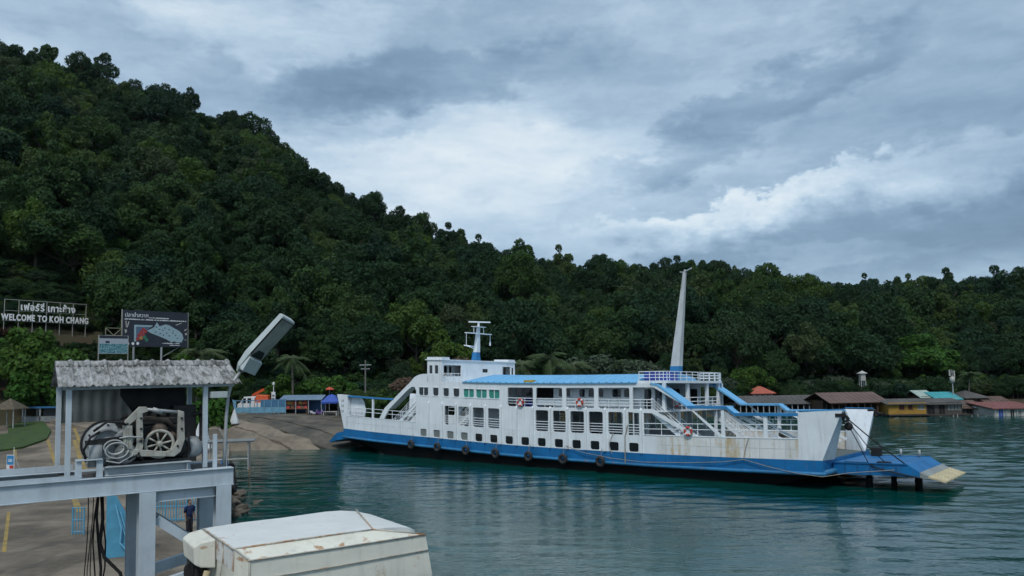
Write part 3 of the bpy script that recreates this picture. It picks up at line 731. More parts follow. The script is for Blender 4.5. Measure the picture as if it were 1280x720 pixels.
# wheelhouse across the beam, with wings
b = MB()
b.wall(13.45, 15.5, 8.08, 10.28, [(13.75, 14.2, 8.9, 9.75), (14.55, 15.05, 8.9, 9.75)], 0.0, 0.1, FXZ(0), fil=0.08)
b.wall(13.45, 15.5, 8.08, 10.28, [(13.75, 14.2, 8.9, 9.75), (14.55, 15.05, 8.9, 9.75)], 0.0, 0.1, FXZ(1), fil=0.08)
b.wall(0.1, W - 0.1, 8.08, 10.28, [(0.35, 3.0, 8.62, 9.8), (6.4, 7.3, 9.1, 9.5), (9.8, 11.2, 8.62, 9.8), (11.4, 11.75, 8.9, 9.7)], 15.5, 15.4, YZ, fil=0.08)
b.wall(0.1, W - 0.1, 8.08, 10.28, [(0.6 + i * 1.1, 1.5 + i * 1.1, 9.0, 9.9) for i in range(10)], 13.35, 13.45, YZ)
wh = fb(b, 'wheelhouse', white_clean)
b = MB(); b.box(13.2, 15.6, -0.1, W + 0.1, 10.284, 10.38)
for v in (0.0, W - 1.2): b.box(13.4, 15.52, v, v + 1.2, 10.38, 10.62)
fb(b, 'wheelhouse_roof', white_clean, wh)
b = MB(); b.box(13.75, 14.2, 0.06, 0.08, 8.9, 9.75); b.box(14.55, 15.05, 0.06, 0.08, 8.9, 9.75); b.box(15.42, 15.44, 6.4, 7.3, 9.1, 9.5); b.box(15.42, 15.44, 11.4, 11.75, 8.9, 9.7)
b.box(13.39, 13.41, 0.6, 11.4, 9.0, 9.9); fb(b, 'wheelhouse_window', glass, wh)
b = MB(); b.wall(0.5, W - 0.5, 8.1, 10.2, [(0.9, 1.3, 8.9, 9.7), (1.6, 2.2, 8.2, 9.7), (2.5, 2.9, 8.9, 9.7)], 14.2, 14.1, YZ); fb(b, 'wheelhouse_bulkhead', white, wh)
b = MB(); b.box(14.0, 14.05, 0.6, 3.2, 8.1, 9.9); fb(b, 'wheelhouse_door', glass, wh)
b = MB(); rr = [(15.55, 0.15), (17.0, 0.15), (18.3, 0.15)]
for z in (8.95, 8.65, 8.35): b.path([(x, y, z) for x, y in rr], 0.03, 5)
for x in np.linspace(15.6, 18.3, 6): b.tube((x, 0.15, 8.08), (x, 0.15, 8.96), 0.03, n=5)
for k in range(3): b.bar((15.6 + k * 0.5, 0.3, 8.95), (16.3 + k * 0.5, 0.3, 8.1), 0.05, 0.05)
fb(b, 'bridge_rail', white_clean)
# radar mast
mb_ = MB(); mb_.loft([[(14.9 + dx * w, 6 + dy * w, z) for dx, dy in ((-1, -1), (1, -1), (1, 1), (-1, 1))] for z, w in ((10.38, 0.36), (11.3, 0.29))])
mast = fb(mb_, 'radar_mast', blue_rail)
mb_ = MB(); mb_.loft([[(14.9 + (z - 10.3) * 0.09 + dx * w, 6 + dy * w, z) for dx, dy in ((-1, -1), (1, -1), (1, 1), (-1, 1))] for z, w in ((11.302, 0.27), (14.1, 0.13))])
mb_.box(15.05, 15.45, 4.0, 8.0, 13.3, 13.4); mb_.box(15.0, 15.6, 5.1, 6.9, 14.05, 14.12)
mb_.tube((15.25, 6, 14.1), (15.28, 6, 14.55), 0.14, 0.12)
mb_.bar((14.5, 5.2, 14.62), (16.2, 6.9, 14.62), 0.22, 0.14)
mb_.tube((15.25, 4.05, 13.35), (15.25, 4.05, 11.9), 0.03, n=5); mb_.tube((15.25, 7.95, 13.35), (15.25, 7.95, 12.1), 0.035, n=5)
mb_.tube((15.25, 7.95, 12.5), (15.25, 7.95, 12.1), 0.1, n=6)
mb_.bar((15.0, 5.9, 11.9), (14.0, 5.0, 12.05), 0.1, 0.12); mb_.bar((15.0, 5.9, 11.6), (14.3, 5.2, 12.0), 0.08, 0.1)
for v in (5.2, 6.8): mb_.tube((15.3, v, 14.1), (15.3, v, 13.35), 0.04, n=5)
fb(mb_, 'mast_upper', white_clean, mast)
# tall raked signal mast
mb_ = MB(); mb_.loft([[(38.95 + (z - 8.9) * 0.12 + dx * w, 6 + dy * w * 0.8, z) for dx, dy in ((-1, -1), (1, -1), (1, 1), (-1, 1))] for z, w in ((8.85, 0.46), (9.62, 0.43))])
mast = fb(mb_, 'signal_mast', blue_rail)
mb_ = MB(); mb_.loft([[(38.95 + (z - 8.9) * 0.12 + dx * w, 6 + dy * w * 0.8, z) for dx, dy in ((-1, -1), (1, -1), (1, 1), (-1, 1))] for z, w in ((9.622, 0.42), (18.0, 0.13))])
mb_.bar((39.9, 6, 18.02), (40.9, 5.6, 18.25), 0.1, 0.08); mb_.bar((40.05, 6, 18.02), (39.5, 6.2, 18.12), 0.1, 0.08); mb_.tube((40.05, 6, 18.0), (40.05, 6, 18.25), 0.09)
fb(mb_, 'mast_upper', M('mast_grey_white', (0.55, 0.58, 0.58), 0.55, 0.15, 0.6, grime=0.3), mast)
# ramps
ramp_grey = M('worn_ramp_deck', (0.28, 0.31, 0.31), 0.7, 0.3, 0.9, rust=0.25)
b = MB()
b.loft([[(53.45, 2, 1.46), (53.45, 9.5, 1.46), (53.45, 9.5, 2.25), (53.45, 2, 2.25)], [(58.4, 2, 1.55), (58.4, 9.5, 1.55), (58.4, 9.5, 2.38), (58.4, 2, 2.38)], [(59.15, 2, 1.5), (59.15, 9.5, 1.5), (59.15, 9.5, 1.90), (59.15, 2, 1.90)]])
rampo = b.build('bow_ramp', blue, ferry)
b = MB(); b.loft([[(59.152, 2, 1.5), (59.152, 9.5, 1.5), (59.152, 9.5, 1.90), (59.152, 2, 1.90)], [(59.65, 2, 1.52), (59.65, 9.5, 1.52), (59.65, 9.5, 1.68), (59.65, 2, 1.68)]])
b.build('ramp_nose', ramp_grey, rampo)
b = MB()
for s in np.arange(54.3, 58.5, 0.85):
    b = MB(); b.box(s - 0.03, s + 0.03, 1.95, 2.0, 1.56, 2.25); b.build('ramp_rib', M('dark_blue_seam', (0.008, 0.10, 0.28), 0.5), rampo)
for v0, v1 in ((1.93, 2.02), (9.48, 9.57)): b = MB(); b.box(53.5, 53.6, v0, v1, 2.2, 2.3); b.bar((53.6, (v0 + v1) / 2, 2.27), (58.4, (v0 + v1) / 2, 2.40), 0.09, 0.08); b.build('ramp_edge', blue, rampo)
tan_wood = M('cream_ramp_flap', (0.52, 0.45, 0.28), 0.7, 0.25, 2.0, rust=0.1)
fl = MB(); fl.loft([[(59.66, 2, 1.55), (59.66, 9.5, 1.55), (59.66, 9.5, 1.67), (59.66, 2, 1.67)], [(60.7, 2, 1.28), (60.7, 9.5, 1.28), (60.7, 9.5, 1.36), (60.7, 2, 1.36)]])
flo = fl.build('ramp_flap', tan_wood, rampo)
for i in range(8):
    b = MB(); v = 2.35 + i * 0.97; b.bar((59.7, v, 1.675), (60.68, v, 1.385), 0.16, 0.05); b.build('flap_strip', M('cream_ramp_strip', (0.62, 0.56, 0.38), 0.7, 0.2, 2.0), flo)
b = MB(); b.loft([[(-0.05, 2, 2.1), (-0.05, 9.5, 2.1), (-0.05, 9.5, 3.05), (-0.05, 2, 3.05)], [(-3.9, 2, 1.55), (-3.9, 9.5, 1.55), (-3.9, 9.5, 2.45), (-3.9, 2, 2.45)], [(-5.3, 2, 1.25), (-5.3, 9.5, 1.25), (-5.3, 9.5, 1.45), (-5.3, 2, 1.45)]])
lr = b.build('stern_ramp', blue, ferry)
b = MB(); b.box(-2.6, -2.3, 1.93, 2.0, 1.9, 3.0); b.build('ramp_rib', blue, lr)
# ramp tackle
for far in (0, 1):
    f = side(far); e = 0.5
    e = -0.85 if far else 0.0
    b = MB(); b.box(54.35 + e, 54.95 + e, min(f(-0.05), f(0.5)), max(f(-0.05), f(0.5)), 5.62, 5.86); b.torus((54.95 + e, f(0.3), 5.5), (0, 1, 0), 0.18, 0.08); b.bar((54.4 + e, f(0.2), 5.95), (55.2 + e, f(0.4), 5.5), 0.1, 0.1)
    b.bar((54.0 + e, f(0.1), 5.4), (54.9 + e, f(0.2), 5.9), 0.08, 0.08)
    b.build('ramp_sheave', black, ferry)
    b = MB()
    b.path([(54.95, f(0.35), 5.6), (56.6, f(1.2), 3.9), (58.2, f(2.3), 2.38)], 0.045, 5)
    b.path([(54.95, f(0.4), 5.5), (56.0, f(1.4), 3.6), (57.0, f(2.3), 2.35)], 0.03, 5)
    b.path([(54.9, f(0.45), 5.4), (55.4, f(1.4), 3.8), (55.8, f(2.3), 2.32)], 0.03, 5)
    if not far: b.build('ramp_cable', black, ferry)['kind'] = 'stuff'
    b = MB(); b.lathe([(0.05, -0.12), (0.27, -0.1), (0.3, 0), (0.27, 0.1), (0.05, 0.12)], (55.05, f(0.6), 4.95), (0, 1, 0), 12)
    if not far: b.build('ramp_block', black, ferry, True)
b = MB(); b.box(54.3, 55.0, 8.9, 9.5, 2.26, 2.95); b.build('ramp_winch', black, ferry, False, 0.05)
for s_ in (56.4, 57.7): b = MB(); b.tube((s_, 9.2, 2.3), (s_, 9.2, 2.9), 0.09); b.build('ramp_bollard', galv, ferry, True)
b = MB(); b.path([(54.2, 2.2, 2.32), (55.8, 2.1, 2.36), (56.3, 1.88, 2.1), (57.3, 1.86, 1.85), (58.6, 1.92, 1.62), (59.3, 2.0, 1.5)], 0.05, 5); b.torus((56.8, 2.5, 2.40), (0, 0, 1), 0.45, 0.05); b.build('ramp_chain', black, ferry)
# name marks on the raked end plate
b = MB()
for k in range(3):
    z = 5.35 - k * 0.6
    b.box(-0.62, -0.2, -0.012, -0.004, z + 0.16, z + 0.2); b.box(-0.6, -0.55, -0.012, -0.004, z, z + 0.3); b.box(-0.4, -0.35, -0.012, -0.004, z - 0.03, z + 0.2); b.box(-0.25, -0.2, -0.012, -0.004, z, z + 0.28); b.box(-0.6, -0.25, -0.012, -0.004, z, z + 0.04)
fb(b, 'name_marking', M('grey_lettering', (0.25, 0.27, 0.28), 0.6))
# mooring lines draped along the side
rope = M('old_rope', (0.33, 0.31, 0.27), 0.9, 0.3, 6.0)
b = MB(); b.path([(31.2, -0.2, 2.6), (33, -0.22, 2.1), (36, -0.22, 1.75), (39, -0.22, 1.6), (43, -0.22, 1.75), (46, -0.2, 1.95), (47.6, -0.14, 2.2), (49.5, -0.2, 1.75), (51.6, -0.22, 1.35), (53.4, -0.24, 1.2), (55, 0.6, 1.5), (57.6, 1.9, 1.75)], 0.028, 5); fb(b, 'mooring_rope', rope)
b = MB(); b.path([(47.6, -0.14, 2.25), (47.75, -0.1, 3.0), (48.0, -0.04, 3.8)], 0.028, 5); b.path([(36.0, -0.2, 2.1), (35.7, -0.2, 3.0), (36.1, -0.06, 3.9)], 0.028, 5); b.path([(37.3, -0.2, 1.4), (37.3, -0.18, 3.6), (37.5, -0.05, 4.6)], 0.05, 5); fb(b, 'hanging_rope', rope)
b = MB(); b.tube((49.0, 1.2, 3.5), (51.0, 1.5, 3.7), 0.22, 0.2, 8); b.lathe([(0.05, 0), (0.3, 0.05), (0.3, 0.4), (0.05, 0.45)], (50.0, 1.6, 3.8)); fb(b, 'deck_bundle', M('brown_canvas', (0.16, 0.13, 0.08), 0.9))

# tyres hung along the rubbing strake
FM = ferry.matrix_basis.copy()
ordn = ['leftmost', 'second', 'third', 'fourth', 'fifth', 'sixth', 'rightmost']
for i, s in enumerate([11.45, 15.32, 19.26, 23.1, 27.1, 31.0, 34.92]):
    p = FM @ Vector((s, -0.36, 1.42 + SHEER(s)))
    e = empty('tyre_fender', p, rad(-39.236 + random.uniform(-4, 4)), f'{ordn[i]}{"" if i in (0, 6) else " from the left"} of the seven black tyres hung along the blue hull', 'tyre fender', 'tyre fenders along the ferry side')
    b = MB(); b.torus((0, 0, 0), (0, 1, 0.06), 0.34, 0.15, 20, 8); b.build('tyre', M('worn_tyre_rubber', (0.035, 0.035, 0.036), 0.8, 0.4, 4.0), e, True)
    b = MB(); b.tube((0, 0.05, 0.3), (0, 0.3, 1.1), 0.02, n=5); b.build('rope', rope, e)
# life rings
for (s, v, z, lab, dz) in ((26.0, -0.02, 6.32, 'red and white life ring on the upper rail above the ferry door bay', 0), (32.7, -0.02, 6.42, 'red and white life ring on the white panel of the upper deck, mid ship', 0), (43.1, -0.06, 4.22, 'red and white life ring on the lower rail by the rust streaked bulwark', 0), (41.15, 1.9, 6.45, 'red and white life ring under the blue stair canopy', 0)):
    p = FM @ Vector((s, v - 0.12, z + SHEER(s)))
    e = empty('life_ring', p, rad(-39.236), lab, 'life ring', 'life rings on the ferry')
    b = MB(); b.torus((0, 0, 0), (0, 1, 0), 0.3, 0.09, 20, 8); b.build('ring', ring_red, e, True)
    b = MB()
    for k in range(4):
        a = math.pi / 4 + k * math.pi / 2; b.tube((0.3 * math.cos(a - 0.2), 0, 0.3 * math.sin(a - 0.2)), (0.3 * math.cos(a + 0.2), 0, 0.3 * math.sin(a + 0.2)), 0.1, n=8)
    b.build('white_band', M('life_ring_white', (0.75, 0.75, 0.72), 0.5), e)
    b = MB(); b.bar((-0.02, 0.04, -0.3), (-0.02, 0.04, 0.3), 0.3, 0.03, (0, 1, 0)); b.build('holder', white_clean, e)
# mooring piles under the ramp
for i, (s, v, r) in enumerate(((55.6, 3.2, 0.24), (57.0, 4.2, 0.2), (58.4, 5.2, 0.26))):
    p = FM @ Vector((s, v, 0)); b = MB()
    b.lathe([(r, -3), (r, 0.7), (r * 0.95, 1.25), (r * 0.6, 1.3), (0.01, 1.31)], (0, 0, 0), (0, 0, 1), 12)
    o = b.build('mooring_pile', tar, None, True); o.location = (p.x, p.y, 0)
    tag(o, f'dark mooring pile in the water under the blue bow ramp, {("nearest the hull", "middle one", "outermost")[i]}', 'pile', 'piles under the bow ramp')

# ================================================================== FOREGROUND: link-span gantry, winch, shelter
GA = rad(34.2); GO = Vector((-5.33, 14.6, 0))
ge = Vector((math.cos(GA), math.sin(GA), 0)); gb = Vector((-math.sin(GA), math.cos(GA), 0))
def gl(px, py, b):
    """pixel -> (along, height) on the gantry's upright plane at depth b"""
    d = ray(px, py); o = GO + gb * b
    k = (o - CAM_C).dot(gb) / d.dot(gb); p = CAM_C + d * k
    return (p - o).dot(ge), p.z
def groot(name, label, cat, z=0.0): return empty(name, (GO.x, GO.y, z), GA, label, cat)
steel = M('blue_grey_steel_paint', (0.50, 0.58, 0.64), 0.5, 0.16, 1.6, grime=0.22, rust=0.10, bump=0.05, bscale=60)
cream = M('cream_machine_paint', (0.44, 0.44, 0.39), 0.5, 0.25, 4.0, grime=0.65, rust=0.45, streak=(6, 6, 1.2), rust_scale=4)
mgrey = M('grey_machine_paint', (0.34, 0.37, 0.38), 0.45, 0.3, 4.0, grime=0.75, rust=0.35, streak=(6, 6, 1.2), rust_scale=4)
grease = M('greasy_black_iron', (0.022, 0.022, 0.022), 0.5, 0.4, 6.0, bump=0.3, bscale=40)
BT = 7.36                                   # top of main beam
gantry = groot('link_span_gantry', 'blue grey steel gantry of beams and columns carrying the engine shelter', 'gantry')
b = MB(); b.box(-9.0, 0.02, -0.09, 0.09, BT - 0.30, BT - 0.02); b.box(-9.0, 0.02, -0.13, 0.13, BT - 0.02, BT); b.box(-9.0, 0.02, -0.13, 0.13, BT - 0.32, BT - 0.30); b.build('main_beam', steel, gantry, bevel=0.006)
b = MB(); b.hbeam((-9.0, 1.35, BT - 0.16), (0.02, 1.35, BT - 0.16), 0.28, 0.32, 0.022); b.build('main_beam', steel, gantry, bevel=0.006)
for c in (-1.45, -0.16):
    for bb in (0.0, 1.35):
        b = MB(); b.hbeam((c, bb, 1.3), (c, bb, BT - 0.322), 0.27, 0.26, 0.02, up=(0, 1, 0)); b.build('column', steel, gantry, bevel=0.005)
for bb in (0.0, 1.35):
    b = MB(); b.hbeam((-1.3, bb, BT - 0.42), (-0.3, bb, BT - 0.42), 0.14, 0.18, 0.015); b.build('tie_beam', steel, gantry)
    b = MB(); b.bar((-1.3, bb, 6.55), (-0.28, bb, 5.75), 0.10, 0.16); b.build('brace', steel, gantry)
    b = MB(); b.bar((-1.3, bb, 5.35), (-0.3, bb, 5.55), 0.12, 0.2); b.build('tie_beam', steel, gantry)
    b = MB(); b.bar((-1.3, bb, 3.9), (-0.28, bb, 5.1), 0.10, 0.16); b.build('brace', steel, gantry)
for c in (-1.45, -0.16, -3.6, -6.0):
    b = MB(); b.hbeam((c, 0.14, BT - 0.22), (c, 1.21, BT - 0.22), 0.16, 0.2, 0.015); b.build('cross_beam', steel, gantry)
b = MB(); b.box(-2.75, -0.02, 0.15, 1.2, BT - 0.03, BT - 0.012); b.build('deck_plate', M('rusty_deck_plate', (0.10, 0.10, 0.10), 0.7, 0.3, 3.0, rust=0.4), gantry)
# cable trays on the beam, left
b = MB(); b.box(-9, -2.52, -0.10, 0.13, BT + 0.004, BT + 0.03); b.box(-9, -2.52, -0.10, -0.085, BT + 0.03, BT + 0.07); b.box(-9, -2.52, 0.9, 1.2, BT + 0.05, BT + 0.09); b.box(-9, -2.52, 0.9, 0.93, BT + 0.09, BT + 0.16); b.build('cable_tray', steel, gantry)
b = MB(); b.hbeam((-2.52, -0.02, BT + 0.005), (-2.52, -0.02, BT + 0.30), 0.1, 0.05, 0.012, up=(0, 1, 0)); b.box(-2.5, -2.23, -0.05, 0.0, BT + 0.12, BT + 0.15); b.hbeam((-2.2, -0.02, BT + 0.005), (-2.2, -0.02, BT + 0.30), 0.1, 0.05, 0.012, up=(0, 1, 0)); b.box(-2.56, -2.16, -0.08, 0.2, BT + 0.30, BT + 0.315); b.build('bracket', steel, gantry)
b = MB(); b.hbeam((-2.12, 0.02, BT + 0.09), (-0.72, 0.02, BT + 0.09), 0.24, 0.16, 0.016); b.box(-0.80, -0.78, -0.08, 0.12, BT + 0.02, BT + 0.16); b.build('engine_bed', M('engine_bed_paint', (0.42, 0.48, 0.52), 0.5, 0.15, 2, grime=0.3, rust=0.1), gantry, bevel=0.004)

# winch engine
eng = groot('winch_engine', 'old grey diesel winch engine with spoked wheel under the corrugated shelter', 'engine', BT + 0.17)
eng.location.z = BT + 0.17
E0 = BT + 0.17
def ez(px, py, b=0.3):
    l, z = gl(px, py, b); return l, z - E0
b = MB(); b.lathe([(0.02, -0.30), (0.10, -0.30), (0.12, -0.25), (0.22, -0.25), (0.24, -0.31), (0.27, -0.31), (0.29, -0.24), (0.37, -0.20), (0.38, 0.0), (0.38, 0.3), (0.02, 0.3)], (-2.06, 0.42, 0.38), (0, 1, 0), 28); b.build('flywheel_housing', mgrey, eng)
b = MB()
for k in range(12): b.lathe([(0.018, 0), (0.018, 0.03), (0.001, 0.031)], (-2.06 + 0.33 * math.cos(k * math.pi / 6), 0.20, 0.38 + 0.33 * math.sin(k * math.pi / 6)), (0, -1, 0), 6)
b.build('housing_bolt', grease, eng)['kind'] = 'stuff'
b = MB()
for k in range(9): b.torus((-1.62 + k * 0.035, 0.55, 0.42), (1, 0, 0), 0.24 + 0.012 * (k % 2), 0.017, 20, 6)
b.build('wound_cable', M('greasy_wire_rope', (0.06, 0.055, 0.05), 0.5, 0.4, 9, metal=0.4), eng, True)['kind'] = 'stuff'
b = MB(); b.path([(-2.3, 0.0, 0.62), (-2.1, -0.08, 0.78), (-1.85, -0.05, 0.74), (-1.7, 0.1, 0.62), (-1.6, 0.2, 0.5)], 0.022, 7); b.path([(-2.4, 0.1, 0.1), (-2.45, -0.05, 0.3), (-2.35, -0.05, 0.52), (-2.2, 0.05, 0.6)], 0.02, 7); b.path([(-0.9, 0.15, 0.62), (-0.75, 0.05, 0.45), (-0.72, 0.1, 0.2), (-0.85, 0.15, 0.08)], 0.02, 7); b.path([(-1.75, 0.0, 0.1), (-1.6, -0.05, 0.18), (-1.5, -0.02, 0.05)], 0.018, 7); b.build('black_hose', black, eng, True)['kind'] = 'stuff'
b = MB(); b.lathe([(0.385, -0.10), (0.41, -0.10), (0.41, 0.02), (0.385, 0.02)], (-2.06, 0.42, 0.38), (0, 1, 0), 28); b.bar((-2.42, 0.05, 0.42), (-1.85, 0.05, 0.47), 0.05, 0.08); b.build('housing_band', grease, eng)
b = MB(); b.box(-2.36, -2.16, 0.02, 0.3, 0.0, 0.38); b.lathe([(0.02, -0.1), (0.15, -0.1), (0.17, 0.0), (0.15, 0.1), (0.02, 0.1)], (-1.80, 0.15, 0.45), (0.3, 1, 0.1), 14); b.lathe([(0.02, -0.12), (0.17, -0.1), (0.19, 0), (0.17, 0.1), (0.02, 0.12)], (-1.78, 0.14, 0.20), (0.1, 1, 0), 14); b.build('pump', mgrey, eng, True)
b = MB()
for k, r in enumerate((0.16, 0.13, 0.18)):
    b.path([(-1.98 + r * math.cos(a) + 0.02 * k, -0.02 - 0.02 * k, 0.33 + r * 0.75 * math.sin(a) - 0.03 * k) for a in np.linspace(0, 2 * math.pi, 20)], 0.012, 6)
b.path([(-1.9, -0.02, 0.48), (-1.75, -0.05, 0.5), (-1.55, -0.03, 0.47), (-1.5, 0.1, 0.42)], 0.014, 6); b.path([(-2.1, 0.0, 0.1), (-1.9, -0.06, 0.05), (-1.7, -0.02, 0.16), (-1.58, 0.1, 0.3)], 0.013, 6)
b.build('hose', M('grey_hose', (0.45, 0.48, 0.48), 0.5, 0.2, 5), eng, True)
b = MB(); b.box(-1.95, -0.85, 0.28, 0.85, 0.05, 0.66); b.box(-1.8, -0.9, 0.3, 0.8, 0.66, 0.80); b.box(-1.95, -1.6, 0.2, 0.6, 0.6, 0.78); b.build('engine_block', grease, eng, bevel=0.03)
b = MB()
for k in range(6): b.lathe([(0.02, 0), (0.05, 0.0), (0.05, 0.07), (0.02, 0.08)], (-1.75 + k * 0.16, 0.5, 0.80), (0, 0, 1), 8)
b.path([(-1.8, 0.25, 0.72), (-1.4, 0.2, 0.80), (-1.1, 0.22, 0.74), (-0.95, 0.3, 0.6)], 0.04, 8); b.lathe([(0.02, -0.1), (0.13, -0.08), (0.15, 0), (0.13, 0.08), (0.02, 0.1)], (-1.22, 0.24, 0.56), (0, 1, 0.2), 12); b.lathe([(0.02, -0.1), (0.08, -0.08), (0.1, 0), (0.08, 0.08), (0.02, 0.1)], (-1.02, 0.24, 0.44), (0, 1, 0.2), 12)
b.build('manifold', M('rusty_iron', (0.13, 0.10, 0.08), 0.7, 0.4, 6, rust=0.35, rust_scale=5), eng, True)
# cream C-frames
def eplate(pts, y0, y1, name, mat=cream):
    b = MB(); b.prism([ez(*p) for p in pts], y0, y1, XZ); return b.build(name, mat, eng, bevel=0.008)
eplate([(171, 508), (180, 508), (182, 514), (175, 516), (163, 527), (158, 531), (158, 536), (153, 536), (153, 526)], 0.0, 0.1, 'frame_bracket')
eplate([(167, 519), (175, 515), (176, 556), (174, 563), (166, 566), (166, 560), (168, 554)], 0.004, 0.104, 'frame_bracket')
eplate([(152, 561), (166, 560), (176, 561), (204, 563), (204, 569), (176, 569), (160, 569), (154, 567)], -0.004, 0.096, 'frame_bracket')
eplate([(219, 512), (226, 514), (227, 548), (222, 563), (214, 569), (204, 569), (204, 563), (212, 560), (218, 549)], 0.0, 0.1, 'frame_bracket')
b = MB(); b.prism([ez(151, 531), ez(162, 531), ez(162, 560), ez(151, 560)], -0.02, 0.08, XZ)
for x in (153, 156, 159): b.prism([ez(x, 533), ez(x + 1, 533), ez(x + 1, 558), ez(x, 558)], -0.032, -0.02, XZ)
b.build('oil_cooler', cream, eng)
b = MB()
for px, py in ((156, 529), (173, 522), (173, 535), (173, 550), (157, 565), (170, 565), (223, 522), (223, 535), (218, 556)):
    l, z = ez(px, py); b.lathe([(0.022, 0), (0.022, 0.02), (0.001, 0.021)], (l, 0.0, z), (0, -1, 0), 6)
b.build('bolt', grease, eng)
b = MB(); l0, z0 = ez(177, 511); l1, z1 = ez(222, 515); b.tube((l0, 0.08, z0), (l1, 0.08, z1), 0.03, n=8); b.tube((l0 + 0.15, 0.08, z0 - 0.01), (l1 - 0.3, 0.08, z1 + 0.01), 0.045, n=8); b.build('tie_rod', galv, eng, True)
lw, zw = ez(197, 554)
b = MB(); b.torus((lw, 0.12, zw), (0, 1, 0), 0.235, 0.03, 32, 8)
for k in range(8):
    a = k * math.pi / 4 + 0.2; b.bar((lw + 0.04 * math.cos(a), 0.12, zw + 0.04 * math.sin(a)), (lw + 0.225 * math.cos(a), 0.12, zw + 0.225 * math.sin(a)), 0.03, 0.035, (0, 1, 0))
b.lathe([(0.01, -0.07), (0.05, -0.07), (0.06, 0.0), (0.06, 0.04), (0.01, 0.05)], (lw, 0.12, zw), (0, 1, 0), 14); b.build('spoked_wheel', cream, eng, True)
b = MB(); b.lathe([(0.01, 0), (0.25, 0), (0.25, 0.02), (0.01, 0.02)], (lw, 0.2, zw), (0, 1, 0), 24); b.build('wheel_guard', grease, eng)
l0, z0 = ez(243, 561, 0.3)
b = MB(); b.lathe([(0.01, -0.34), (0.16, -0.31), (0.205, -0.22), (0.205, 0.22), (0.16, 0.31), (0.01, 0.34)], (l0 - 0.02, 0.45, z0 + 0.02), (0.35, 1, 0), 20); b.build('air_tank', mgrey, eng, True)
b = MB(); b.lathe([(0.01, -0.1), (0.19, -0.1), (0.21, 0), (0.19, 0.1), (0.01, 0.1)], (l0 - 0.28, 0.28, z0 + 0.02), (0.6, 1, 0), 18); b.torus((l0 - 0.27, 0.2, z0 + 0.02), (0.6, 1, 0), 0.17, 0.03); b.build('brake_drum', grease, eng, True)
b = MB(); l2, z2 = ez(240, 510); b.box(l2 - 0.28, l2 + 0.12, 0.5, 0.9, 0.2, z2 + 0.05); b.path([(l2 + 0.1, 0.4, 0.25), (l2 + 0.28, 0.35, 0.5), (l2 + 0.3, 0.4, 0.75), (l2 + 0.18, 0.45, 0.85), (l2 + 0.05, 0.5, 0.8)], 0.035, 8); b.tube((l2 + 0.2, 0.5, 0.3), (l2 + 0.2, 0.5, 1.0), 0.03, n=8); b.build('gearbox', grease, eng, bevel=0.02)
b = MB(); b.box(-2.0, -0.6, 0.1, 0.95, -0.02, 0.05); b.build('base_frame', grease, eng)

# shelter
shelter = groot('engine_shelter', 'open machinery shelter with weathered corrugated roof on steel posts', 'shelter')
def post(l, bb, z0, z1, w=0.085):
    b = MB(); b.box(l - w / 2, l + w / 2, bb - w / 2, bb + w / 2, z0, z1); return b.build('post', steel, shelter, bevel=0.004)
L0, L1, EZ, RZ = -2.83, 0.20, 8.86, 9.36
post(-2.66, 0.26, BT + 0.0, EZ + 0.02); post(-2.70, 1.95, BT - 0.0, EZ + 0.02); post(-0.42, 0.26, BT + 0.0, EZ + 0.02); post(-0.36, 1.95, BT - 0.0, EZ)
post(-0.27, 0.12, BT, BT + 0.62, 0.07)
b = MB(); b.bar((-2.75, 0.26, EZ + 0.045), (0.1, 0.26, EZ + 0.045), 0.05, 0.07); b.bar((-2.75, 1.95, EZ + 0.02), (0.1, 1.95, EZ + 0.02), 0.05, 0.07); b.bar((-2.75, 1.1, RZ - 0.05), (0.1, 1.1, RZ - 0.05), 0.05, 0.07)
for l in (-2.68, -1.4, -0.38): b.bar((l, 0.24, EZ + 0.03), (l, 1.1, RZ - 0.09), 0.05, 0.06); b.bar((l, 1.96, EZ + 0.0), (l, 1.1, RZ - 0.09), 0.05, 0.06)
b.build('roof_frame', steel, shelter)
def fibro():
    m = bpy.data.materials.new('weathered_fibre_cement'); m.use_nodes = True; t = m.node_tree; g = G(t); p = t.nodes['Principled BSDF']
    co = g.vm('MULTIPLY', g.node('ShaderNodeTexCoord').outputs['Object'], (1.0, 0.32, 0.5))
    a = g.noise(co, 11.0, 7, 0.75, 0.3); c = g.noise(co, 40.0, 5, 0.75); d = g.noise(co, 1.6, 4, 0.6)
    k = g.m('ADD', g.m('MULTIPLY', a, 0.72), g.m('ADD', g.m('MULTIPLY', c, 0.14), g.m('MULTIPLY', d, 0.24)))
    g.put(p.inputs['Base Color'], g.ramp(k, [(0.42, (0.035, 0.038, 0.036)), (0.50, (0.13, 0.135, 0.13)), (0.58, (0.30, 0.31, 0.31)), (0.72, (0.46, 0.47, 0.48))]))
    p.inputs['Roughness'].default_value = 0.9
    b = g.node('ShaderNodeBump'); b.inputs['Strength'].default_value = 0.4; b.inputs['Distance'].default_value = 0.01; g.put(b.inputs['Height'], c); t.links.new(b.outputs[0], p.inputs['Normal'])
    return m
fib = fibro()
NS = 11; sw = (L1 - L0) / NS
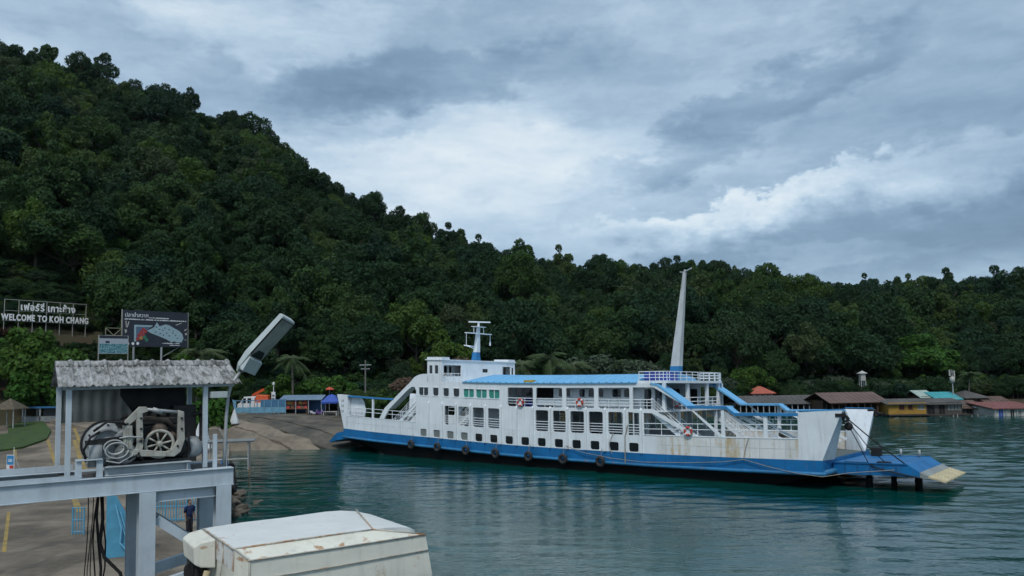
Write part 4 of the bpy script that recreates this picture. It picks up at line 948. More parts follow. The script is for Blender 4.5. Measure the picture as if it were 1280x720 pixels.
def sheet(i, b0, z0, b1, z1, lift):
    """one roof strip: flat pan with small ribs and a raised roll on its right side"""
    prof = [(0.0, 0.0), (0.14, 0.0), (0.18, 0.018), (0.24, 0.018), (0.28, 0.0), (0.44, 0.0), (0.48, 0.018), (0.54, 0.018), (0.58, 0.0), (0.76, 0.0), (0.82, 0.036), (0.88, 0.046), (0.94, 0.036), (1.0, 0.0), (1.04, 0.0)]
    mb = MB(); x0 = L0 + i * sw; jit = random.uniform(-0.012, 0.012); skew = random.uniform(-0.006, 0.006)
    rows = []
    for q in np.linspace(0, 1, 5):
        bb = b0 + (b1 - b0) * q + (jit if q == 0 else 0); z = z0 + (z1 - z0) * q + lift
        rows.append([(x0 + u * sw + skew * (1 - q), bb, z + h * 0.8) for u, h in prof])
    m = len(prof)
    for r in rows: mb.v += r
    k = len(mb.v)
    for r in rows: mb.v += [(x, y, z - 0.010) for x, y, z in r]
    for i_ in range(4):
        for j in range(m - 1):
            mb.f.append((i_*m+j, i_*m+j+1, (i_+1)*m+j+1, (i_+1)*m+j)); mb.f.append((k+i_*m+j, k+(i_+1)*m+j, k+(i_+1)*m+j+1, k+i_*m+j+1))
    for j in range(m - 1):
        mb.f.append((j, k+j, k+j+1, j+1)); mb.f.append((4*m+j, 4*m+j+1, k+4*m+j+1, k+4*m+j))
    return mb.build('roof_sheet', fib, shelter, True)
for i in range(NS):
    sheet(i, 0.10, EZ + 0.06, 1.10, RZ, 0.002 * (i % 2)); sheet(i, 2.10, EZ + 0.06, 1.10, RZ - 0.004, 0.002 * (i % 2))
    b = MB(); x0 = L0 + i * sw; xs = [(0.0, 0.0), (0.68, 0.0), (0.78, 0.035), (0.88, 0.06), (0.98, 0.035), (1.03, 0.0)]
    rows = [[(x0 + u * sw, bb, z + h * 0.5 + 0.03) for u, h in xs] for bb, z in ((0.90, RZ - 0.10), (1.02, RZ - 0.02), (1.10, RZ), (1.18, RZ - 0.02), (1.30, RZ - 0.10))]
    m = len(xs)
    for r in rows: b.v += r
    for a in range(4):
        for j in range(m - 1): b.f.append((a*m+j, a*m+j+1, (a+1)*m+j+1, (a+1)*m+j))
    o = b.build('ridge_cap', fib, shelter, True); sm = o.modifiers.new('thick', 'SOLIDIFY'); sm.thickness = 0.012; sm.offset = -1
# back sheet wall and tarpaulin
b = MB(); xs = np.linspace(-2.72, -1.2, 49)
sec = [(x, 2.0 + 0.022 * math.sin(i * 1.05), 0) for i, x in enumerate(xs)]
b.v += [(x, y, 8.22) for x, y, _ in sec] + [(x, y, 8.86) for x, y, _ in sec]
b.f += [(i, i + 1, i + 50, i + 49) for i in range(48)]
o = b.build('back_sheet', M('dull_tin_sheet', (0.50, 0.48, 0.43), 0.7, 0.3, 2, grime=0.4, rust=0.15), shelter, True)
o.modifiers.new('thick', 'SOLIDIFY').thickness = 0.004
tp = groot('tarpaulin', 'torn black tarpaulin hanging under the shelter roof over the engine', 'tarpaulin')
b = MB(); n = 16; b.v = []
top = [gl(x, 486, 0.9) for x in np.linspace(150, 232, n + 1)]; 
low = [494, 502, 509, 515, 519, 521, 522, 527, 531, 533, 536, 538, 540, 541, 540, 538, 534]
for i in range(n + 1):
    px = 150 + (232 - 150) * i / n; zt = RZ - 0.16; zl = gl(px, low[i], 0.9)[1]; l = top[i][0]
    for q in np.linspace(0, 1, 5): b.v.append((l, 0.9 + 0.03 * math.sin(i * 1.3 + q * 2) - 0.06 * q, zt + (zl - zt) * q))
b.f = [(i*5+j, i*5+j+1, (i+1)*5+j+1, (i+1)*5+j) for i in range(n) for j in range(4)]
o = b.build('cloth', M('black_tarp', (0.018, 0.019, 0.021), 0.7, 0.3, 4), tp, True); o.modifiers.new('thick', 'SOLIDIFY').thickness = 0.006

# street lamp
lamp = groot('street_lamp', 'grey street lamp with long tilted head on a bent pole beside the shelter', 'street lamp')
lb = 0.28
pl0 = gl(279, 601, lb); pts = [gl(279, 601, lb), gl(281, 560, lb), gl(283, 520, lb), gl(285, 496, lb), gl(288, 484, lb), gl(293, 475, lb), gl(301, 464, lb)]
b = MB(); b.path([(l, lb, z) for l, z in pts], 0.033, 10); b.build('pole', galv, lamp, True)
Bp = gl(302, 462, lb); Tp = gl(348, 401, lb)
p0 = Vector((Bp[0], lb, Bp[1])); p1 = Vector((Tp[0], lb - 0.55, Tp[1])); ax = (p1 - p0).normalized()
sd = ax.cross(Vector((0.12, -0.62, -0.75))).normalized(); nn = sd.cross(ax).normalized()       # nn: out of the lit face side
if nn.z > 0: nn = -nn
lampm = M('lamp_housing', (0.44, 0.50, 0.50), 0.45, 0.15, 3, grime=0.25)
Lh = (p1 - p0).length; hw = 0.19
def lsec(t, w, d0, d1): o = p0 + ax * (t * Lh); return [o + sd * -w + nn * d0, o + sd * w + nn * d0, o + sd * (w * 0.8) + nn * d1, o + sd * (-w * 0.8) + nn * d1]
b = MB(); b.loft([lsec(-0.06, 0.05, 0.0, -0.06), lsec(0.05, hw * 0.8, 0.04, -0.09), lsec(0.25, hw, 0.06, -0.12), lsec(1.0, hw, 0.06, -0.10), lsec(1.02, hw * 0.95, 0.04, -0.06)]); b.build('head', lampm, lamp, bevel=0.012)
b = MB(); b.loft([lsec(0.27, hw * 0.86, 0.075, 0.058), lsec(0.97, hw * 0.86, 0.075, 0.058)]); b.build('diffuser', M('cloudy_acrylic', (0.34, 0.36, 0.34), 0.25, 0.3, 3, grime=0.5, spec=0.5), lamp)
b = MB(); b.loft([lsec(0.02, hw * 0.6, 0.05, 0.04), lsec(0.05, hw * 0.95, 0.20, 0.05), lsec(0.25, hw * 0.98, 0.13, 0.05), lsec(0.262, hw * 0.9, 0.09, 0.05)]); b.build('gear_cover', lampm, lamp, bevel=0.01)
b = MB(); b.loft([lsec(0.275, hw * 0.8, 0.083, 0.076), lsec(0.40, hw * 0.45, 0.083, 0.076)]); b.build('dirt_patch', grease, lamp)
b = MB(); b.loft([lsec(0.3, hw * 1.02, 0.066, 0.060), lsec(0.98, hw * 1.02, 0.066, 0.060)]); b.build('seal', grease, lamp)
# little roof light by the post
b = MB(); l, z = gl(273, 496, 0.2); b.box(l - 0.15, l + 0.15, 0.1, 0.35, z - 0.02, z + 0.10); b.build('control_box', lampm, shelter, bevel=0.01)

# black hydraulic hoses hanging from the gantry
hoses = groot('hydraulic_hoses', 'bundle of black hydraulic hoses hanging below the gantry beam', 'hoses')
for i, (px, r) in enumerate(((110, 0.009), (115, 0.008), (119, 0.009), (122, 0.013), (126, 0.024), (130, 0.014))):
    l, _ = gl(px, 640, 0.5); b = MB(); w = 0.02 + 0.01 * i
    b.path([(l + w * math.sin(k * 1.1 + i) - 0.01 * k, 0.5 + 0.02 * math.sin(k + i), BT - 0.3 - k * 0.45) for k in range(12)] , r, 7); b.build('hose', black, hoses, True)
l, _ = gl(127, 640, 0.5); b = MB(); b.path([(l, 0.5, BT - 0.3), (l + 0.02, 0.48, BT - 0.8), (l - 0.02, 0.45, BT - 1.2), (l + 0.05, 0.4, BT - 1.45), (l + 0.3, 0.35, BT - 1.75), (l + 0.42, 0.3, BT - 2.4)], 0.03, 7); b.build('hose', black, hoses, True)

# own ship's bulwark head: white rusty steel housing
own = M('rusty_white_steel', (0.72, 0.74, 0.72), 0.45, 0.10, 1.2, grime=0.12, rust=0.30, streak=(3, 3, 3.0), bump=0.10, bscale=25, rust_scale=3.2, edges=((1, 0.0, 0.14), (0, 0.0, 0.16), (0, 2.9, 0.3)))
own_side = M('rusty_cream_steel', (0.72, 0.72, 0.63), 0.5, 0.12, 1.2, grime=0.2, rust=0.32, streak=(5, 5, 0.8), bump=0.10, bscale=25, rust_scale=3.0, edges=((2, 6.68, 0.05), (0, 0.1, 0.10), (0, 2.92, 0.14), (0, -0.2, 0.12)))
HZ = 6.8; hp = atz(293, 686, HZ)
hs = empty('bulwark_housing', (hp.x, hp.y, 0), GA, 'rust stained white steel bulwark head in the foreground with rounded end', 'ship bulwark')
def hsec(l, dz, near, far): return [(l, near, HZ + dz), (l, far, HZ + dz), (l, far, HZ - 0.35 + dz * 0.3), (l, near, HZ - 0.35 + dz * 0.3)]
b = MB(); b.loft([[(0.0, 0.0, HZ), (-0.02, 1.72, HZ), (-0.02, 1.72, HZ - 0.3), (0.0, 0.0, HZ - 0.3)]] + [hsec(l, dz, nr, fr) for l, dz, nr, fr in ((0.6, 0.006, 0, 1.8), (1.2, -0.004, 0, 1.84), (1.75, 0.0, 0.0, 1.88), (1.95, 0.0, 0.02, 1.9), (2.2, -0.012, 0.05, 1.9), (2.45, -0.045, 0.12, 1.85), (2.66, -0.10, 0.20, 1.72), (2.80, -0.17, 0.36, 1.55), (2.88, -0.25, 0.55, 1.35))]); o = b.build('top_plate', own, hs, True); o.data.set_sharp_from_angle(angle=rad(30))
b = MB(); b.add([(0.0, -0.003, HZ - 0.002), (1.95, 0.017, HZ - 0.002), (2.72, -0.13, HZ - 0.14), (0.12, -0.27, HZ - 0.11), (0.12, -0.27, HZ - 0.5), (2.72, -0.13, HZ - 0.5), (1.95, 0.01, HZ - 0.5), (0, -0.003, HZ - 0.5)], [(0, 1, 2, 3), (3, 2, 5, 4), (0, 3, 4, 7), (1, 6, 5, 2), (4, 5, 6, 7)])
b.build('chamfer_plate', own_side, hs)
b = MB(); b.loft([[(0.12, -0.272, HZ - 0.112), (2.72, -0.132, HZ - 0.142), (2.84, 0.4, HZ - 0.25), (2.84, 1.5, HZ - 0.3), (0.0, 1.7, HZ - 0.31), (0.0, 0.0, HZ - 0.15)], [(0.1, -0.30, HZ - 0.7), (2.80, -0.17, HZ - 0.7), (2.92, 0.4, HZ - 0.7), (2.92, 1.5, HZ - 0.7), (-0.02, 1.7, HZ - 0.7), (0.0, 0.0, HZ - 0.7)], [(0.3, -0.30, 0), (2.6, -0.16, 0), (2.9, 0.4, 0), (2.9, 1.5, 0), (0.2, 1.7, 0), (0.2, 0.0, 0)], [(0.4, -0.2, -1), (2.5, -0.1, -1), (2.7, 0.4, -1), (2.7, 1.4, -1), (0.4, 1.5, -1), (0.4, 0.1, -1)]]); b.build('side_plate', own_side, hs)
b = MB(); b.path([(0.1, -0.285, HZ - 0.115), (1.2, -0.225, HZ - 0.13), (2.72, -0.14, HZ - 0.145)], 0.012, 6); b.path([(0.12, -0.30, HZ - 0.36), (1.3, -0.245, HZ - 0.37), (2.76, -0.16, HZ - 0.37)], 0.01, 6); b.path([(0, -0.005, HZ), (0.9, 0.0, HZ + 0.008), (1.95, 0.015, HZ)], 0.013, 6); b.path([(0.0, 0.0, HZ), (0.12, -0.275, HZ - 0.11), (0.11, -0.3, HZ - 0.7)], 0.013, 6); b.path([(1.95, 0.015, HZ), (2.72, -0.135, HZ - 0.14)], 0.013, 6); b.path([(-0.01, 0, HZ), (-0.02, 1.7, HZ)], 0.012, 6)
b.path([(1.95, 0.02, HZ), (2.2, 0.95, HZ + 0.004), (2.45, 1.85, HZ - 0.01)], 0.012, 6); b.path([(-0.01, 0.55, HZ - 0.1), (-0.06, 0.57, HZ - 0.7)], 0.01, 6)
b.build('weld_bead', M('rusty_weld', (0.52, 0.50, 0.44), 0.6, 0.3, 4, rust=0.85, rust_scale=5), hs, True)
b = MB(); b.loft([[(-0.02, 0.9, HZ - 0.02), (-0.02, 1.75, HZ - 0.01), (-0.02, 1.75, HZ - 0.42), (-0.02, 0.9, HZ - 0.42)], [(-0.2, 0.95, HZ - 0.05), (-0.2, 1.75, HZ - 0.04), (-0.2, 1.75, HZ - 0.40), (-0.2, 0.95, HZ - 0.40)], [(-0.30, 1.0, HZ - 0.12), (-0.30, 1.72, HZ - 0.10), (-0.28, 1.72, HZ - 0.36), (-0.28, 1.0, HZ - 0.36)]]); b.build('sheave_box', own_side, hs, bevel=0.02)
b = MB(); b.lathe([(0.02, -0.08), (0.16, -0.08), (0.12, 0), (0.16, 0.08), (0.02, 0.08)], (-0.16, 1.5, HZ - 0.55), (0.2, 1, 0), 18); b.box(-0.24, -0.1, 1.3, 1.7, HZ - 1.1, HZ - 0.3); b.tube((-0.2, 1.2, HZ - 0.45), (-0.22, 1.2, HZ - 2.2), 0.03, n=8); b.build('sheave', grease, hs)
b = MB(); b.path([(-0.12, 0.95, HZ - 0.45), (-0.2, 0.9, HZ - 0.7), (-0.22, 0.92, HZ - 1.2), (-0.2, 0.95, HZ - 3)], 0.045, 8); b.build('rope', M('pale_rope', (0.42, 0.36, 0.22), 0.9, 0.3, 8), hs, True)

# ================================================================== PIER AND SHORE THINGS
lblue = M('light_blue_paint', (0.09, 0.33, 0.50), 0.5, 0.2, 2.0, grime=0.2)
lblue2 = M('pale_blue_barrier_paint', (0.15, 0.34, 0.47), 0.5, 0.2, 1.5, grime=0.3)
tarp_blue = M('blue_tarpaulin', (0.03, 0.09, 0.42), 0.6, 0.2, 2)
def on(px, py, z=APZ): return atz(px, py, z)
# blue railings seen between the gantry legs
def rail_fence(name, label, x0, x1, Y, h, nbar, rows=3):
    p = at(x0, 600, Y); q = at(x1, 600, Y); w = q.x - p.x; z0 = ap_z(Y)
    e = empty(name, (p.x, Y, z0), 0, label, 'railing')
    b = MB()
    for k in range(rows): b.tube((0, 0, 0.12 + (h - 0.15) * k / (rows - 1)), (w, 0, 0.12 + (h - 0.15) * k / (rows - 1)), 0.03, n=6)
    b.build('rail', lblue, e)
    for i in range(nbar + 1):
        x = w * i / nbar; b = MB(); b.tube((x, 0, -0.01), (x, 0, h), 0.025 if i % 4 else 0.045, n=6); b.build('baluster', lblue, e)
    return e
rail_fence('blue_railing', 'light blue pier railing seen between the gantry columns', 180, 268, 41, 1.5, 26)
rail_fence('blue_railing', 'low light blue railing left of the hydraulic hoses', 92, 106, 38, 1.3, 4)
p = at(148, 640, 33); e = empty('blue_gate', (p.x, p.y, ap_z(33)), rad(20), 'bright blue sheet gate leaning behind the hanging black hoses', 'gate')
b = MB(); b.prism([(-0.45, 0), (0.95, 0), (0.95, 1.0), (0.35, 1.7), (-0.1, 2.6), (-0.45, 2.6)], -0.03, 0.03, XZ); b.build('sheet', lblue, e)
b = MB(); b.bar((-0.1, -0.08, 2.2), (0.5, -0.1, 0.2), 0.05, 0.05); b.bar((0.1, -0.08, 1.9), (0.45, -0.1, 0.6), 0.05, 0.05); b.path([(-0.05, -0.1, 2.0), (0.15, -0.15, 1.2), (0.1, -0.12, 0.6), (0.5, -0.12, 0.05)], 0.04, 6); b.build('brace', M('sky_blue_paint', (0.16, 0.45, 0.66), 0.5), e)
p = at(178, 640, 34); 
b = MB(); b.box(-0.35, 0.35, -0.25, 0.25, 0, 0.9); b.box(-0.38, 0.38, -0.28, 0.28, 0.9, 0.97); o = b.build('green_bin', M('green_plastic', (0.01, 0.14, 0.10), 0.5), None, bevel=0.04); o.location = (at(176, 660, 34.5).x, 34.5, APZ); tag(o, 'dark green bin behind the gantry column beside the blue gate', 'bin')

# person in navy shirt by the railing
def person(name, label, loc, rz, shirt, trousers, h=1.68):
    e = empty(name, loc, rz, label, 'person'); k = h / 1.72
    sk = M('skin', (0.30, 0.17, 0.11), 0.6, 0.1, 5)
    def ring(c, rx, ry, n=12): return [(c[0] + rx * math.cos(2*math.pi*i/n), c[1] + ry * math.sin(2*math.pi*i/n), c[2]) for i in range(n)]
    bm_ = MB()
    # body: legs joined into pelvis, torso, neck, head as one stack of sections; arms lofted into the shoulders
    for sx in (-1, 1):
        bm_.loft([ring((sx*0.10, -0.06, 0.0), 0.05, 0.13), ring((sx*0.10, -0.02, 0.06), 0.05, 0.08), ring((sx*0.10, 0, 0.12), 0.045, 0.05), ring((sx*0.10, 0.01, 0.32), 0.06, 0.065), ring((sx*0.095, 0, 0.48), 0.06, 0.065), ring((sx*0.09, 0, 0.75), 0.085, 0.09), ring((sx*0.075, 0, 0.90), 0.095, 0.10)])
        bm_.loft([ring((sx*0.17, 0, 1.44), 0.06, 0.07), ring((sx*0.22, 0.0, 1.38), 0.055, 0.06), ring((sx*0.25, 0.01, 1.15), 0.042, 0.047), ring((sx*0.26, -0.03, 0.95), 0.036, 0.038), ring((sx*0.26, -0.06, 0.86), 0.028, 0.03), ring((sx*0.26, -0.07, 0.80), 0.03, 0.045), ring((sx*0.26, -0.08, 0.72), 0.018, 0.03)])
    bm_.loft([ring((0, 0, 0.84), 0.15, 0.10), ring((0, 0, 0.95), 0.17, 0.11), ring((0, 0, 1.08), 0.145, 0.10), ring((0, 0, 1.28), 0.175, 0.115), ring((0, 0, 1.41), 0.19, 0.10), ring((0, 0.01, 1.46), 0.10, 0.075), ring((0, 0, 1.49), 0.055, 0.055), ring((0, -0.01, 1.54), 0.055, 0.058), ring((0, -0.02, 1.58), 0.07, 0.085), ring((0, -0.02, 1.64), 0.078, 0.098), ring((0, -0.01, 1.70), 0.065, 0.08), ring((0, 0, 1.725), 0.02, 0.03)])
    bm_.add([(-0.015, -0.11, 1.62), (0.015, -0.11, 1.62), (0, -0.14, 1.60), (0, -0.105, 1.65)], [(0, 1, 2), (0, 2, 3), (1, 3, 2)])
    bd = bm_.warp(lambda p: p * k).build('body', sk, e, True)
    c = MB(); c.loft([ring((0, 0, 0.90), 0.185, 0.125), ring((0, 0, 1.08), 0.165, 0.12), ring((0, 0, 1.28), 0.195, 0.13), ring((0, 0, 1.42), 0.20, 0.11), ring((0, 0.01, 1.475), 0.09, 0.075)])
    for sx in (-1, 1): c.loft([ring((sx*0.16, 0, 1.46), 0.06, 0.08), ring((sx*0.225, 0, 1.39), 0.07, 0.075), ring((sx*0.25, 0.01, 1.16), 0.058, 0.065)])
    c.warp(lambda p: p * k).build('shirt', shirt, e, True)
    c = MB()
    for sx in (-1, 1): c.loft([ring((sx*0.10, 0, 0.10), 0.07, 0.075), ring((sx*0.095, 0, 0.48), 0.078, 0.085), ring((sx*0.085, 0, 0.78), 0.105, 0.11), ring((sx*0.07, 0, 0.95), 0.115, 0.12)])
    c.warp(lambda p: p * k).build('trousers', trousers, e, True)
    c = MB(); c.loft([ring((0, 0.03, 1.60), 0.08, 0.075), ring((0, 0.02, 1.66), 0.087, 0.095), ring((0, 0.005, 1.71), 0.075, 0.09), ring((0, 0, 1.74), 0.03, 0.035)]); c.warp(lambda p: p * k).build('hair', M('black_hair', (0.01, 0.009, 0.008), 0.6), e, True)
    return e
p = at(237, 630, 37.2); person('person', 'person in a navy shirt standing behind the gantry by the blue railing', (p.x, p.y, ap_z(37.2)), rad(60), M('navy_cloth', (0.012, 0.025, 0.09), 0.8), M('dark_trousers', (0.02, 0.022, 0.03), 0.8))

# rocks at the pier edge
rock_m = M('shore_rock', (0.125, 0.105, 0.08), 0.9, 0.5, 1.2, bump=0.6, bscale=8, world_co=True)
rp = empty('rock_pile', (*on(303, 640, 0).xy, 0), 0, 'heap of grey brown rocks at the pier edge beside the gantry column', 'rocks')
import bmesh
for i in range(40):
    bm_ = bmesh.new(); bmesh.ops.create_icosphere(bm_, subdivisions=2, radius=1)
    sc = Vector((random.uniform(0.3, 0.7), random.uniform(0.25, 0.6), random.uniform(0.15, 0.32))); ph = random.uniform(0, 9)
    for v in bm_.verts:
        n_ = 1 + 0.22 * math.sin(v.co.x * 3 + ph) * math.cos(v.co.y * 2.7 + ph) + 0.15 * math.sin(v.co.z * 5 + ph * 2)
        v.co = Vector((round(v.co.x * 2.2) / 2.2 * 0.35 + v.co.x * 0.65, v.co.y, round(v.co.z * 1.8) / 1.8 * 0.4 + v.co.z * 0.6)) * n_
        v.co = Vector((v.co.x * sc.x, v.co.y * sc.y, v.co.z * sc.z))
    me = bpy.data.meshes.new('rock'); bm_.to_mesh(me); bm_.free(); me.materials.append(rock_m)
    t_ = random.random(); u_ = random.random()
    o = obj('rock', me, rp, (-0.9 + 2.7 * t_ - 1.0 * u_, -5.0 + 7.0 * u_, 0.1 + 1.5 * (1 - t_) * random.uniform(0.6, 1.1)), (random.uniform(-.3, .3), random.uniform(-.3, .3), random.uniform(0, 6)))
# tyres fender bank + roofed landing at pier edge
lp = on(296, 586); e = empty('landing_shelter', (lp.x, lp.y, ap_z(lp.y)), rad(15), 'small flat roofed landing shelter on thin posts at the pier edge', 'shelter')
b = MB(); b.box(-2.4, 1.4, -1.2, 1.2, 2.25, 2.33); b.box(-2.45, 1.45, -1.25, 1.25, 2.33, 2.38); b.build('roof', M('grey_tin', (0.22, 0.24, 0.24), 0.6, 0.3, 1.5, rust=0.15), e)
for x, y in ((-2.2, -1), (-0.7, -1), (0.95, -1), (-2.2, 1), (0.95, 1)):
    b = MB(); b.tube((x, y, 0), (x, y, 2.25), 0.05, n=6); b.build('post', galv, e)
b = MB(); b.tube((-2.2, -1, 0.9), (0.95, -1, 0.9), 0.03, n=6); b.tube((-2.2, 1, 0.9), (0.95, 1, 0.9), 0.03, n=6); b.build('rail', galv, e)
o = MB().lathe([(0.01, 0), (0.28, 0.0), (0.3, 0.1), (0.27, 0.2), (0.3, 0.45), (0.28, 0.85), (0.1, 0.88), (0.01, 0.88)], (0, 0, 0), (0, 0, 1), 14).build('blue_barrel', M('blue_barrel_plastic', (0.02, 0.16, 0.42), 0.4), None, True); o.location = (lp.x - 0.9, lp.y - 0.3, ap_z(lp.y)); tag(o, 'blue plastic barrel under the landing shelter', 'barrel')
fe = on(303, 600, 0.5)
for i in range(6):
    ex = empty('quay_tyre', (eY(58 + i * 1.5) + 0.25, 58 + i * 1.5, 0.9 + 0.4 * (i % 2)), rad(20), f'{("nearest", "second", "third", "fourth", "fifth", "farthest")[i]} black tyre hung on the quay wall below the landing shelter', 'tyre fender', 'tyres on the quay wall')
    b = MB(); b.torus((0, 0, 0), (1, 0.3, 0), 0.5, 0.2, 16, 8); b.build('tyre', black, ex, True)
o = MB().lathe([(0.09, -3), (0.09, 2.6), (0.01, 2.62)], (0, 0, 0)).build('mooring_stake', M('rusty_pipe', (0.2, 0.13, 0.09), 0.7, 0.3, 3, rust=0.5), None, True); q = on(312, 600, 0); o.location = (q.x, q.y, 0); tag(o, 'thin rusty pipe standing in the water by the pier', 'stake')
# parasols behind the engine
for i, (px, py, Yp, pt, lab) in enumerate(((293, 531, 101, 511, 'white folded parasol right of the lamp pole'), (249, 556, 79, 528, 'white folded parasol half hidden behind the winch engine'), (257, 560, 76, 536, 'low white folded parasol behind the winch engine, right of the other'))):
    Y = Yp; q = at(px, py, Y); z0 = q.z if i == 0 else ap_z(Y); top = at(px, pt, Y).z - z0
    e = empty('folded_parasol', (q.x, Y, z0), 0, lab, 'parasol', 'white parasols on the pier')
    b = MB(); b.tube((0, 0, 0), (0, 0, top + 0.1), 0.025, n=6); b.lathe([(0.25, 0), (0.25, 0.08), (0.03, 0.1)], (0, 0, 0)); b.build('pole', galv, e)
    b = MB(); n = 12; secs = []
    for z, r in ((top - 1.9, 0.5), (top - 1.4, 0.4), (top - 0.8, 0.24), (top - 0.3, 0.12), (top, 0.03)):
        secs.append([(r * (1 + 0.25 * (k % 2)) * math.cos(2*math.pi*k/n), r * (1 + 0.25 * (k % 2)) * math.sin(2*math.pi*k/n), z) for k in range(n)])
    b.loft(secs); b.build('canopy', M('white_canvas', (0.62, 0.66, 0.68), 0.8, 0.15, 2), e)
# blue A-board
q = on(13, 587, APZ); e = empty('notice_board', (q.x, q.y, ap_z(q.y)), rad(-20), 'small blue and white standing notice board on the concrete', 'sign')
sgb = M('sign_blue', (0.03, 0.25, 0.55), 0.5); sgw = M('sign_white', (0.7, 0.72, 0.72), 0.5)
b = MB(); b.box(-0.45, 0.45, -0.03, 0.03, 0.05, 1.25); b.build('board', sgw, e)
b = MB(); b.box(-0.40, 0.40, -0.04, -0.033, 0.42, 1.2); b.build('face', sgb, e)
b = MB(); b.box(-0.25, 0.25, -0.05, -0.043, 0.68, 0.78); b.box(-0.22, 0.22, -0.05, -0.043, 0.84, 0.9); b.build('lettering', sgw, e)
b = MB(); b.box(-0.05, 0.4, -0.05, -0.035, 0.1, 0.36); b.build('red_patch', M('sign_red', (0.5, 0.05, 0.03), 0.5), e)
b = MB(); b.bar((-0.4, 0.03, 1.2), (-0.4, 0.5, 0), 0.05, 0.05); b.bar((0.4, 0.03, 1.2), (0.4, 0.5, 0), 0.05, 0.05); b.tube((0.25, 0.1, 0), (0.25, 0.1, 1.9), 0.03, n=6); b.build('stand', sgw, e)

# shore strip behind the slipway
SY = 119.0
def shz(px, Y): return slip_h((px - 640) / F_PX * Y, Y) if 255 < px < 455 else (ap_z(min(Y, 112)) if px <= 255 else 3.0)
def bpos(px, Y, dz=0.0):
    x = (px - 640) / F_PX * Y; return Vector((x, Y, max(shz(px, Y), ground_z(x, Y)) + dz))
# pale blue barge-like barrier wall
p0 = bpos(294, 115); p1 = bpos(357, 115); e = empty('blue_barrier', (p0.x, 115, p0.z), 0, 'long pale blue steel barrier in front of the white truck', 'barrier')
wd = p1.x - p0.x
b = MB(); b.box(0, wd, 0, 0.06, 0.15, 1.0); b.build('panel', lblue2, e)
b = MB(); b.tube((0, 0, 2.0), (wd * 0.62, 0, 2.0), 0.07, n=6); b.box(wd * 0.5, wd, -0.02, 0.08, 1.0, 2.1); b.build('top_rail', M('slate_blue_paint', (0.06, 0.17, 0.30), 0.5, 0.2, 2), e)
for i in range(8):
    x = 0.06 + (wd - 0.12) * i / 7; b = MB(); b.box(x - 0.06, x + 0.06, -0.05, 0.08, -0.1, 2.0); b.build('upright', lblue2, e)
b = MB(); b.add([(-0.6, 0.3, 2.2), (0, 0, 2.05), (0, 0, 0.4), (-0.1, 0.3, 0.3)], [(0, 1, 2, 3)]); b.bar((-0.3, 0, 1.5), (0.1, 0, 0.2), 0.1, 0.1); b.build('end_plate', lblue2, e)
# white truck with orange load
def wheel(b, x, y, r, w): b.lathe([(0.02, -w/2), (r*0.8, -w/2), (r, -w/4), (r, w/4), (r*0.8, w/2), (0.02, w/2)], (x, y, r), (0, 1, 0), 16)
q = bpos(318, 118.5); tr = empty('flatbed_truck', q, 0, 'white flatbed truck with orange load behind the pale blue barrier', 'truck')
tw = M('truck_white', (0.68, 0.70, 0.71), 0.4, 0.1, 1)
b = MB(); b.prism([(-2.3, 0.5), (0.3, 0.5), (0.3, 2.4), (-0.2, 2.55), (-1.3, 2.5), (-1.9, 1.6), (-2.3, 1.4)], -1.0, 1.0, XZ); cab = b.build('cab', tw, tr, bevel=0.06)
for x0, x1 in ((-1.7, -1.0), (-0.85, -0.2)):
    b = MB(); b.prism([(x0 + 0.1 if x0 > -1.2 else x0, 1.55), (x1, 1.55), (x1, 2.3), (x0 + 0.35 if x0 < -1.2 else x0 + 0.1, 2.3)], -1.015, -1.002, XZ); b.build('window', glass, cab)
b = MB(); b.box(0.4, 6.5, -1.1, 1.1, 0.85, 1.05); b.box(0.4, 6.5, -1.1, -1.03, 1.05, 1.6); b.box(0.4, 6.5, 1.03, 1.1, 1.05, 1.6); b.build('flatbed', tw, tr)
for x in (-1.4, 2.0, 5.2):
    for y in (-0.95, 0.95):
        b = MB(); wheel(b, x, y, 0.45, 0.3); b.build('wheel', black, tr, True)
b = MB(); b.loft([[(0.2, -0.8, 1.05), (0.2, 0.8, 1.05), (0.4, 0.6, 2.8), (0.4, -0.6, 2.8)], [(2.4, -0.8, 1.05), (2.4, 0.8, 1.05), (2.2, 0.6, 2.7), (2.2, -0.6, 2.7)]]); b.build('orange_load', orange, tr, bevel=0.1)
# orange digger behind
q = bpos(338, 124); dg = empty('orange_digger', q, 0, 'orange digger with bent arm behind the truck', 'digger')
b = MB(); b.box(-1.6, 1.6, -1.2, -0.7, 0, 0.8); b.box(-1.6, 1.6, 0.7, 1.2, 0, 0.8); b.build('track', black, dg, bevel=0.2)
b = MB(); b.box(-1.2, 1.5, -1.1, 1.1, 0.85, 1.9); b.box(-0.5, 0.6, -1.1, 0.0, 1.9, 3.0); b.build('body', orange, dg, bevel=0.08)
b = MB(); b.box(-0.4, 0.5, -1.12, -1.105, 2.0, 2.85); b.build('cab_window', glass, dg)
b = MB(); b.bar((-0.8, 0.4, 1.6), (-1.2, 0.4, 3.6), 0.35, 0.5); b.bar((-1.2, 0.4, 3.5), (-2.9, 0.4, 2.6), 0.3, 0.42); b.bar((-2.9, 0.4, 2.7), (-3.3, 0.4, 1.2), 0.28, 0.35); b.build('arm', orange, dg)
